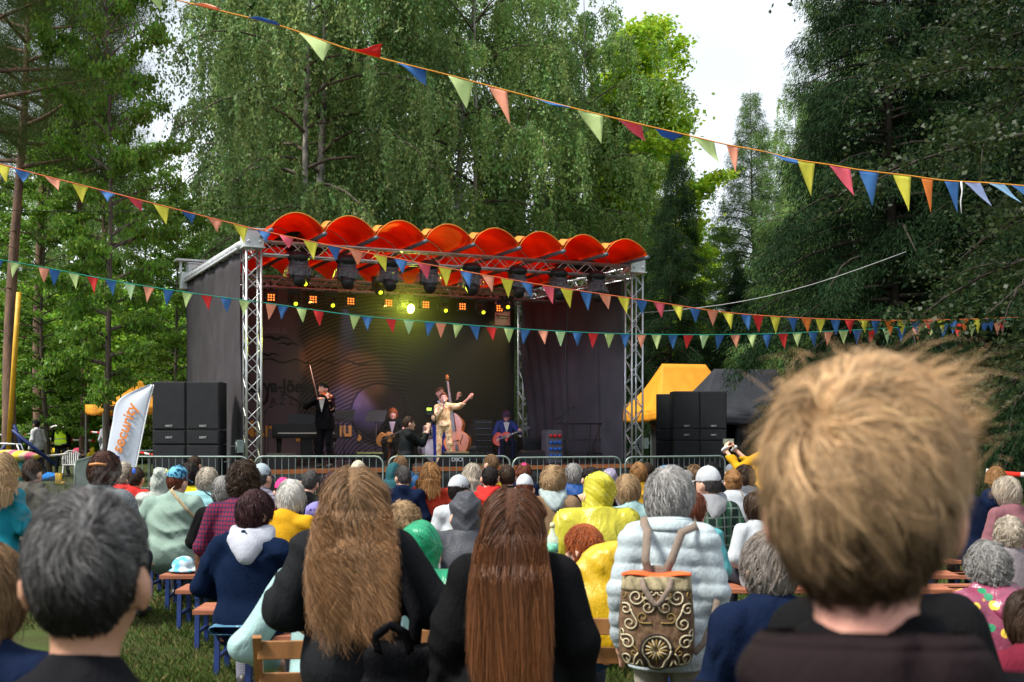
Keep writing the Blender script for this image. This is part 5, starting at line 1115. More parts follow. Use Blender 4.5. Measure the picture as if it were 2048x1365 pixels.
# grand piano
pz = at_stage(612, 2.4); pl = S(pz, 2.4, .8); o = thing('grand_piano', 'black grand piano with its lid open behind the violinist', 'piano', pl, TH - .28); gl = mat('piano_lacquer', (.006, .006, .007), rough=.35, spec=.25, var=.05)
b = MB(); out_ = [(-.75, -.75), (.75, -.75), (.75, .5), (.62, .95), (.3, 1.2), (-.05, 1.05), (-.3, .55), (-.6, .25), (-.75, .1)]; b.prism(out_, .32, None, (0, 0, .62)); b.build('case', gl, o, bevel=.01)
b = MB(); Ml = Matrix.Rotation(R(-24), 3, 'Y'); b.prism([(-x_ - .75, y_) for x_, y_ in out_], .02, Matrix.Rotation(R(28), 3, 'Y') , (.75, 0, .97)); b.build('lid', gl, o, bevel=.005)
b = MB(); b.bar((-.3, .2, .94), (-.12, .2, 1.42), .02); b.build('lid_prop', gl, o)
b = MB(); b.box((0, -.86, .7), (1.4, .22, .04)); b.build('keyslip', gl, o); b = MB(); b.box((0, -.86, .735), (1.24, .16, .02)); b.build('keyboard', mat('piano_keys', (.6, .58, .5), rough=.3, var=.05), o, bevel=.003)
b = MB(); b.box((0, -.6, 1.05), (.8, .02, .22), M=Matrix.Rotation(R(-15), 3, 'X')); b.build('music_desk', gl, o)
for x_, y_ in ((-.6, -.6), (.6, -.6), (.25, .85)): b = MB(); b.tube([(x_, y_, .62), (x_, y_, .35), (x_, y_, .06)], [.07, .05, .035], 10); b.tube([(x_ - .02, y_, .035), (x_ + .02, y_, .035)], .03, 10); b.build('leg', gl, o)
b = MB(); b.box((0, -.4, .35), (.25, .1, .55)); b.build('pedal_lyre', gl, o, bevel=.02)

# seated guitarist with ginger hair
greym = fab('pink_shirt', (.5, .4, .44), crease=.3)
g1, J = on_stage(787, 28.2, ztop=1.32, pose='sit', lbl='person with ginger hair seated, playing an orange guitar', hair='fluffy', hc='ginger', tm=suit, legs=suit, rz=RZ - .1, turn=.15, fingers=True, res=.014, arms=[((-.3, .16, .2), (-.34, .38, .2)), ((.3, .1, .16), (.14, .3, .06))], wristcurl=[1.8, 1.0], hdirs=[(.2, .1, .8), (-.6, .2, -.4)], hpalm=[(.5, -.7, .1), (0, -1, 0)], skn='pink', hn=900)
lapel(g1, J, greym); upd(g1)
def gtr(p, J, lbl, m_):
    U = J['U']; a_ = wpt(p, U(.12, .29, .04)); c_ = wpt(p, J['wr'][0] + np.array([0, .03, .05])); fr_ = p.matrix_basis.to_3x3() @ Vector((0, 1, .25))
    y_ = c_ - a_; x_ = y_.cross(fr_); return fiddle('guitar', lbl, 'guitar', basis(a_, x_, y_), .48, .39, .1, .32, m_, False, hole=True, cut=True, headm=fretb, grp='acoustic guitars')
gtr(g1, J, 'orange acoustic guitar in the arms of the ginger haired player', spruce_top)
o = thing('stool', 'small round stool under the ginger haired guitarist', 'stool', (g1.location.x, g1.location.y + .05, .8)); b = MB(); b.lathe([(0, .39), (.17, .39), (.18, .42), (0, .43)], n=18); b.build('seat', fab('dark_red', (.12, .02, .02)), o)
for a in range(4): b = MB(); b.tube([(.12 * math.cos(a * 1.57 + .8), .12 * math.sin(a * 1.57 + .8), .39), (.19 * math.cos(a * 1.57 + .8), .19 * math.sin(a * 1.57 + .8), 0)], .015, 6); b.build('leg', wood_o, o)
# seated guitarist in blue
g2, J = on_stage(1012, 29.3, ztop=1.3, pose='sit', lbl='person in a blue jacket with purple lit hair, bent over a red guitar', hair='fluffy', hc=(.07, .025, .07), tm=bluesuit, legs=fab('navy_trousers', (.012, .02, .06)), rz=RZ + .1, turn=-.05, tilt=-.45, fingers=True, res=.014, arms=[((-.3, .16, .2), (-.32, .38, .17)), ((.3, .1, .16), (.14, .3, .05))], wristcurl=[1.8, 1.0], hdirs=[(.2, .1, .8), (-.6, .2, -.4)], hpalm=[(.5, -.7, .1), (0, -1, 0)], skn='pink', hn=900, hlen=1.2)  # hair tinted purple: the stage light on it is in its colour
lapel(g2, J); upd(g2); gtr(g2, J, 'red acoustic guitar on the lap of the player in blue', red)
o = thing('stool', 'black stool under the guitarist in blue', 'stool', (g2.location.x, g2.location.y + .05, .8)); b = MB(); b.box((0, 0, .41), (.36, .36, .05)); b.build('seat', black, o, bevel=.01)
for a in range(4): b = MB(); b.tube([(.16 * (-1) ** a, .16 * (-1) ** (a // 2), .39), (.18 * (-1) ** a, .18 * (-1) ** (a // 2), 0)], .014, 6); b.build('leg', mat('violet_metal', (.2, .12, .4), rough=.3), o)
# double bass player and bass
bp, J = on_stage(880, 29.0, ztop=1.84, lbl='person in a dark suit standing behind the double bass', hair='short', hc='auburn', tm=suit, legs=fab('blue_lit_trousers', (.01, .03, .3)), rz=RZ + .15, turn=.35, fingers=True, res=.014, arms=[((-.34, .1, .3), (-.37, .34, .52)), ((.3, .12, .16), (-.1, .42, .0))], wristcurl=[1.7, 1.0], hdirs=[(-.1, .3, .8), (-.6, .3, -.3)], hpalm=[(-.7, -.6, .1), (0, -1, 0)], skn='pink', hn=800)  # blue stage light on the trousers is put into their colour
lapel(bp, J); upd(bp)
ctr = W(918, HZ, 28.4); top_ = W(898, 760, 28.9); base_ = Vector((ctr.x + .02, 28.4, .9)); ax_ = (top_ - base_).normalized()
bass = mat('bass_varnish', (.5, .13, .025), rough=.25, coat=.6, var=.25, vscale=3)
o = fiddle('double_bass', 'big orange brown double bass beside the singer', 'double bass', basis(base_ + ax_ * .58, Vector((1, .25, 0)).cross(Vector((0, 0, 0))) if False else (ax_.cross(Vector((-.25, -1, 0)))), ax_), 1.12, .68, .2, .78, bass, waist=.62)
b = MB(); b.tube([-ax_ * .56, -ax_ * .68], .012, 6); b.build('endpin', alu, o)
# singer
def blouse(h): n = h.noise(9, .45, .6); v = h.vor(13, .12, .28); return h.mix(v, h.mix(n, (.75, .55, .3), (.5, .28, .12)), (.08, .07, .04))
bl = pat('floral_silk', blouse, rough=.4, spec=.5)
sg, J = on_stage(888, 27.0, ztop=1.66, lbl='person singing in a gold patterned blouse and wide trousers, one arm stretched out', hair='bun', hc='auburn', tm=bl, legs=pat('floral_wide', blouse, rough=.4), rz=RZ + .1, turn=.12, roll=.1, fingers=True, res=.013, hem=-.05, arms=[((-.36, .1, .42), (-.56, .2, .6)), ((.22, .12, .16), (.06, .24, .34))], wristcurl=[.5, 2.0], hdirs=[(-.6, .2, .7), (-.3, .1, .9)], hpalm=[(.3, -1, 0), (-.8, -.5, .1)], w=.92, skn='pink', hn=800, legpose=[((-.12, .02, -.45), (-.15, -.02)), ((.12, .04, -.45), (.13, .02))], hem_=None) if False else on_stage(888, 27.0, ztop=1.66, lbl='person singing in a gold patterned blouse and wide trousers, one arm stretched out', hair='bun', hc='auburn', tm=bl, legs=pat('floral_wide', blouse, rough=.4), rz=RZ + .1, turn=.12, roll=.1, fingers=True, res=.013, hem=-.05, arms=[((-.36, .1, .42), (-.56, .2, .6)), ((.22, .12, .16), (.06, .24, .34))], wristcurl=[.5, 2.0], hdirs=[(-.6, .2, .7), (-.3, .1, .9)], hpalm=[(.3, -1, 0), (-.8, -.5, .1)], w=.92, skn='pink', hn=800, legpose=[((-.12, .02, -.45), (-.15, -.02)), ((.12, .04, -.45), (.13, .02))])
upd(sg); p_ = Vector(J['wr'][1]) + Vector((-.02, .05, .06)); h_ = Vector(J['H']((.01, .15, -.07)))
o = thing('microphone', 'black hand microphone at the mouth of the singer', 'microphone', wpt(sg, p_), sg.rotation_euler.z); b = MB(); b.tube([Vector((0, 0, -.06)), (h_ - p_) * .8], [.011, .014], 8); b.build('handle', blackp, o); b = MB(); b.ball(h_ - p_, .026, 8); b.build('grille', alu, o)
# camera operator in the pit
cm, J = person(812, 1.9, 24.1, 'person with a beard and glasses filming with a gimbal in front of the stage', pose='stand', hair='short', hc='brown', tm=fab('charcoal_jacket', (.025, .03, .032), rough=.6), rz=-1.15, grp='crew at the stage', face=True, fingers=True, res=.013, arms=[((-.16, .26, .25), (-.05, .42, .48)), ((.18, .26, .25), (.06, .42, .52))], wristcurl=1.9, hdirs=[(.2, .1, .9), (-.2, .1, .9)], hpalm=[(.9, .1, 0), (-.9, .1, 0)], glasses=True, hn=900)
upd(cm); g_ = wpt(cm, (J['wr'][0] + J['wr'][1]) / 2 + np.array([0, .06, .05]))
o = thing('camera_gimbal', 'small camera on a handheld gimbal raised by the bearded operator', 'camera', g_, -.2); b = MB(); b.tube([(0, 0, -.16), (0, 0, .1)], .018, 8); b.build('grip', blackp, o); b = MB(); b.tube([(0, 0, .1), (.09, .02, .13), (.11, .02, .22), (.02, .02, .3), (-.02, 0, .31)], .013, 7); b.build('gimbal_arm', black, o)
b = MB(); b.box((0, .02, .3), (.14, .06, .1)); b.build('camera_body', blackp, o, bevel=.008); b = MB(); b.tube([(0, .04, .3), (0, .17, .31)], .035, 12); b.build('lens', black, o); b = MB(); b.box((-.02, -.03, .37), (.1, .015, .06)); b.build('screen', mat('green_screen', (.3, .5, .05), var=.3, vscale=30, emit=.8), o)

# stage gear
def mic_stand(px, t, h, boom, lbl):
    o = thing('microphone_stand', lbl, 'microphone stand', S(at_stage(px, t), t, .8)); b = MB(); b.tube([(0, 0, .08), (0, 0, h)], .011, 6); b.build('pole', black, o)
    for a in range(3): b = MB(); b.tube([(0, 0, .14), (.3 * math.cos(a * 2.1), .3 * math.sin(a * 2.1), .01)], .009, 5); b.build('leg', black, o)
    if boom: b = MB(); b.tube([(-boom[0] * .3, 0, h - boom[1] * .3), (boom[0], 0, h + boom[1])], .009, 5); b.build('boom', black, o)
    e_ = Vector((boom[0], 0, h + boom[1])) if boom else Vector((0, 0, h)); b = MB(); b.tube([e_, e_ + Vector((.1, -.08, .03))], [.013, .024], 8); b.build('microphone', blackp, o)
mic_stand(1124, 1.6, 1.15, (.22, .18), 'tall microphone stand with a boom left of the empty riser'); mic_stand(1130, 2.3, .95, (-.25, .12), 'lower boom microphone stand beside the tall one'); mic_stand(1197, 1.8, 1.2, (-.1, .35), 'microphone stand alone before the grey side cloth'); mic_stand(530, .8, 1.2, (.1, .1), 'microphone stand beside the left tower'); mic_stand(536, 1.8, .9, None, 'short microphone stand by the piano keyboard')
def music_stand(px, t, lbl):
    o = thing('music_stand', lbl, 'music stand', S(at_stage(px, t), t, .8), -.4); b = MB(); b.tube([(0, 0, .05), (0, 0, 1.0)], .011, 6); b.build('pole', black, o)
    for a in range(3): b = MB(); b.tube([(0, 0, .2), (.27 * math.cos(a * 2.1), .27 * math.sin(a * 2.1), .01)], .008, 5); b.build('leg', black, o)
    b = MB(); M_ = Matrix.Rotation(R(-28), 3, 'X'); 
    for k in range(8): b.box(M_ @ Vector((0, 0, -.13 + k * .037)) + Vector((0, 0, 1.12)), (.5, .01, .024), M=M_)
    for k in range(9): b.box(M_ @ Vector((-.24 + k * .06, -.004, 0)) + Vector((0, 0, 1.12)), (.016, .008, .29), M=M_)
    b.build('desk', black, o)
music_stand(752, 1.2, 'black perforated music stand left of the ginger haired guitarist'); music_stand(688, .9, 'low black music stand between the violinist and the piano')
def gearbox(px, t, w, h, dp, lbl, cat='amplifier', name='amplifier', rows=0, z=.8, rz=TH):
    o = thing(name, lbl, cat, S(at_stage(px, t), t, z), rz); b = MB(); b.box((0, 0, h / 2), (w, dp, h)); b.build('housing', blackp, o, bevel=.012)
    if rows:
        for k in range(rows):
            zz = h * (k + .5) / rows; b = MB(); b.box((0, -dp / 2 - .004, zz), (w * .88, .012, h / rows * .82)); f_ = b.build('panel', black, o)
            for q in range(9):
                b = MB(); b.tube([(-w * .38 + q * w * .095, -dp / 2 - .012, zz + .01), (-w * .38 + q * w * .095, -dp / 2 - .022, zz + .01)], .008, 7); b.build('knob', alu if (q + k) % 3 else glow_b, f_)
    else: b = MB(); b.box((0, -dp / 2 - .005, h * .45), (w * .9, .012, h * .75)); b.build('grille', grille, o)
    return o
glow_b = mat('led_blue', (.05, .15, .5), emit=.35, var=0)
gearbox(958, 2.6, .52, 1.05, .5, 'tall rack of stage electronics between the bass and the guitarist in blue', 'equipment rack', 'equipment_rack', 7)
gearbox(1058, 1.9, .5, .62, .35, 'black guitar amplifier right of the guitarist in blue'); gearbox(1050, 1.7, .55, .42, .35, 'wide black bass amplifier standing behind the guitarist in blue', z=.8 + .001) if False else None
gearbox(1010, 3.0, .6, .5, .4, 'black amplifier behind the guitarist in blue')
gearbox(935, 1.6, .3, .4, .3, 'small black monitor box at the foot of the double bass')
o = thing('power_distribution_box', 'grey power box with red and blue sockets by the side railing', 'power box', S(at_stage(1104, 1.3), 1.3, .8), TH); b = MB(); b.box((0, 0, .4), (.42, .3, .8)); b.build('housing', mat('grey_box', (.1, .1, .115), rough=.5), o, bevel=.01)
for r_ in range(4):
    for c_ in range(3): b = MB(); b.tube([(-.12 + c_ * .12, -.15, .18 + r_ * .16), (-.12 + c_ * .12, -.2, .17 + r_ * .16)], .042, 10); b.build('socket', mat('socket_red', (.6, .02, .02)) if r_ == 3 else mat('socket_blue', (.02, .12, .5)), o)
def wedge(px, t, lbl, txt=None):
    o = thing('floor_monitor', lbl, 'monitor speaker', S(at_stage(px, t), t, .8), TH, 'wedge monitors along the stage edge'); b = MB(); b.add([(x_, y_, z_) for x_ in (-.3, .3) for y_, z_ in ((-.2, 0), (.22, 0), (.22, .12), (-.08, .34), (-.2, .3))], [(0, 1, 2, 3, 4), (9, 8, 7, 6, 5), (0, 5, 6, 1), (1, 6, 7, 2), (2, 7, 8, 3), (3, 8, 9, 4), (4, 9, 5, 0)]); b.build('housing', spk, o, bevel=.01)
    if txt: text_part(txt, .12, basis((-.15, -.205, .12), (1, 0, 0), (0, 0, 1)), white_p, o, name='badge')
wedge(735, .1, 'wedge monitor left of the camera operator'); wedge(908, -.15, 'wedge monitor with white letters before the singer', 'DBCI'); wedge(1060, .2, 'wedge monitor at the feet of the guitarist in blue'); wedge(560, -.1, 'wedge monitor behind the left barrier')
# drums
dk = S(at_stage(858, 3.2), 3.2, .8); wh = mat('drum_shell', (.45, .42, .45), rough=.3, var=.1); skn_ = mat('drum_skin', (.7, .68, .66), rough=.5)
o = thing('drum_kit', 'drum kit partly hidden behind the camera operator', 'drums', dk, TH)
def drum(c, r_, h, M_, nm):
    b = MB(); b.lathe([(r_, 0), (r_, h)], c, 24, M_); d_ = b.build(nm, wh, o); b = MB(); b.lathe([(0, h + .002), (r_ * .97, h + .002), (r_ * .97, h + .006), (0, h + .008)], c, 24, M_); b.build('skin', skn_, d_)
    for z_ in (0, h): b = MB(); b.tube([Vector(c) + M_ @ Vector((r_ * 1.02 * math.cos(a * .2618), r_ * 1.02 * math.sin(a * .2618), z_)) for a in range(25)], .012, 5); b.build('hoop', alu, d_)
drum((0, 0, .3), .28, .38, Matrix.Rotation(R(90), 3, 'X'), 'bass_drum'); drum((-.35, .1, .48), .18, .14, Matrix.Identity(3), 'snare_drum'); drum((.45, .1, .3), .2, .36, Matrix.Identity(3), 'floor_tom'); drum((.0, .05, .66), .15, .2, Matrix.Rotation(.3, 3, 'X'), 'tom')
for x_, z_ in ((-.55, .85), (.5, 1.05)): b = MB(); b.tube([(x_, .1, 0), (x_, .1, z_)], .01, 5); b.lathe([(0, .01), (.2, 0), (.2, .003), (0, .015)], (x_, .1, z_), 20); b.build('cymbal', mat('brass', (.6, .42, .12), rough=.25, metal=1), o)
o = thing('cable', 'thick black cable hanging from the roof truss down to the stage deck', 'cable'); t_ = at_stage(1133, 1.0); b = MB(); b.tube([S(t_ + .03 * math.sin(k * .9), 1.0, 5.25 - 4.4 * k / 12) for k in range(13)], .022, 6); b.build('cable_run', black, o)
o = thing('stage_lamp', 'violet lit floor lamp standing in front of the stage', 'stage light', W(684, HZ, 24.3).xy.to_3d()); b = MB(); b.box((0, 0, .45), (.3, .14, .2)); b.bar((0, 0, 0), (0, 0, .36), .05); b.build('housing', blackp, o); b = MB()
for k in range(4): b.box((-.1 + k * .067, -.075, .45), (.055, .01, .15))
b.build('violet_leds', mat('lamp_violet', (.5, .3, 1), emit=4, var=.2, vscale=20), o)

# ------------------------------------------------------------------ benches
bw = mat('bench_wood', (.3, .1, .05), rough=.6, var=.3, vscale=4, bump=.2, bscale=30, vstretch=(.3, 3, 3)); bm = mat('bench_blue', (.012, .03, .13), rough=.4, var=.15); cw = mat('chair_wood', (.27, .12, .04), rough=.5, var=.25, vscale=5, vstretch=(4, 4, 1))
def bench(x, d, ln, lbl, rz=0.):
    o = thing('bench', lbl, 'bench', (x, d, 0), rz, 'wooden benches in rows on the grass')
    for k in range(2): b = MB(); b.box((ln / 2, -.095 + .19 * k, .435), (ln, .165, .035)); b.build('seat_board', bw, o, bevel=.004)
    for x_ in (.16, ln - .16):
        b = MB()
        for y_ in (-.15, .15): b.bar((x_, y_ * 1.05, 0), (x_, y_ * .85, .415), .035)
        b.bar((x_, -.17, .4), (x_, .17, .4), .035); b.bar((x_, -.14, .12), (x_, .14, .12), .025); b.build('leg', bm, o)
    return o
rows = [7.3, 8.3, 9.3, 10.2, 11.2, 12.1, 13.1, 14.1, 15.1, 16.3]
lefts = {7.3: 448, 8.3: 392, 9.3: 357, 10.2: 326, 11.2: 305, 12.1: 275, 13.1: 215, 14.1: 200, 15.1: 190, 16.3: 180}
on_ = ['nearest', 'second', 'third', 'fourth', 'fifth', 'sixth', 'seventh', 'eighth', 'ninth', 'farthest']
for i, rd in enumerate(rows):
    x = (lefts[rd] - CX) * rd / F + .02
    for k, sd_ in enumerate(('left', 'middle', 'right')):
        bench(x, rd, 2.35, f'wooden bench on blue legs, {sd_} one of the {on_[i]} row', .01 * (i % 3)); x += 2.5
for i, (px, d) in enumerate(((1900, 9.2), (1905, 10.2), (1895, 8.2), (1890, 11.3))):
    bench((px - CX) * d / F, d, 2.2, f"red brown bench right of the blond head, {['second', 'third', 'nearest', 'farthest'][i]} of four", -.05)

def fchair(px, d, lbl, rz=0., x=None):
    o = thing('folding_chair', lbl, 'chair', ((px - CX) * d / F, d, 0), rz, 'wooden folding chairs near the camera')
    for q in (-1, 1):
        b = MB(); b.bar((q * .2, -.2, .86), (q * .2, .22, .01), .035, .022); b.build('leg', cw, o); b = MB(); b.bar((q * .17, .2, .45), (q * .17, -.26, .01), .03, .022); b.build('leg', cw, o)
    for z, y in ((.8, -.175), (.66, -.115)): b = MB(); b.box((0, y, z), (.4, .016, .075)); b.build('back_slat', cw, o, bevel=.004)
    b = MB()
    for k in range(5): b.box((0, -.12 + .075 * k, .455), (.36, .06, .016))
    b.build('seat', cw, o); return o
fchair(622, 5.0, 'folding wooden chair under the sitter in the pale teal jacket', .1); fchair(1222, 5.55, 'folding wooden chair with the yellow raincoat over it', -.1); fchair(1985, 4.6, 'folding wooden chair behind the spotted poncho', .1); fchair(835, 5.25, 'folding wooden chair under the green poncho', 0)

# ------------------------------------------------------------------ the audience
def zt(y, d): return EYE - (y - HZ) * d / F
PB = dict(rough=.3, spec=.6, crease=1.2, cscale=9, trans=.25)   # thin plastic ponchos
plaid_b = pat('burgundy_check', lambda h: h.mix(h.stripe(h.sep()[0], 38, .3), h.mix(h.stripe(h.sep()[2], 30, .3), (.16, .012, .03), (.02, .015, .05)), (.025, .015, .05)))
plaid_g = pat('green_plaid', lambda h: h.mix(h.stripe(h.sep()[2], 13, .14, .05), h.mix(h.stripe(h.sep()[0], 13, .14, .05), h.mix(h.stripe(h.sep()[0], 9, .5, .05, .3), (.02, .075, .04), (.008, .018, .014)), (.13, .17, .15)), (.12, .16, .14)))
knit = pat('grey_knit', lambda h: h.mix(h.stripe(h.sep()[2], 55, .5, .2), h.mix(h.stripe(h.sep()[0], 55, .45, .2), (.2, .23, .25), (.08, .09, .1)), (.1, .11, .12)))
leop = pat('violet_spots', lambda h: h.mix(h.vor(24, .2, .35), (.2, .18, .42), (.03, .025, .12)))
stripes = pat('stripe_knit', lambda h: h.mix(h.stripe(h.sep()[0], 45, .5, .1), (.5, .48, .46), (.03, .03, .03)))
pine_p = pat('fruit_poncho', lambda h: h.mix(h.vor(13, .26, .30), h.mix(h.vor(11.3, .2, .24), h.mix(h.noise(5, .4, .6), (.16, .012, .04), (.24, .05, .1)), (.02, .22, .1)), (.75, .5, .05)), rough=.22, crease=1.2, spec=.7)
camo = pat('blue_camo', lambda h: h.mix(h.noise(28, .45, .55), (.01, .06, .13), (.12, .35, .5)))
grid_t = pat('dotted_grey', lambda h: h.mix(h.stripe(h.sep()[2], 70, .5, .2), h.mix(h.stripe(h.sep()[0], 70, .5, .2), (.28, .28, .32), (.1, .1, .13)), (.12, .12, .16)))
CL = dict(navy=(.012, .025, .075), mint=(.29, .41, .35), red=(.62, .03, .025), black=(.014, .014, .016), turq=(.3, .58, .62), white=(.52, .56, .6), mustard=(.68, .36, .01), yellow=(.75, .62, .02), beige=(.25, .16, .09), blue=(.03, .1, .24), pink=(.4, .22, .27), paleteal=(.36, .55, .55), grey=(.1, .11, .13), olive=(.09, .085, .065), teal=(.01, .25, .34), greyviolet=(.16, .16, .2), brown=(.05, .03, .02), mauve=(.24, .1, .12), lilac=(.38, .3, .5), maroon=(.16, .012, .03), aqua=(.1, .38, .42), coral=(.6, .06, .03), darkteal=(.02, .1, .12))
def cl(n, **k): return fab(n + ''.join(k.keys())[:4], CL[n], **k)
capw = fab('cap_white', (.55, .58, .62), crease=.2); capb = fab('cap_paleblue', (.42, .5, .55), crease=.2); beanie = fab('hot_pink', (.85, .05, .25), crease=.1)
P = person
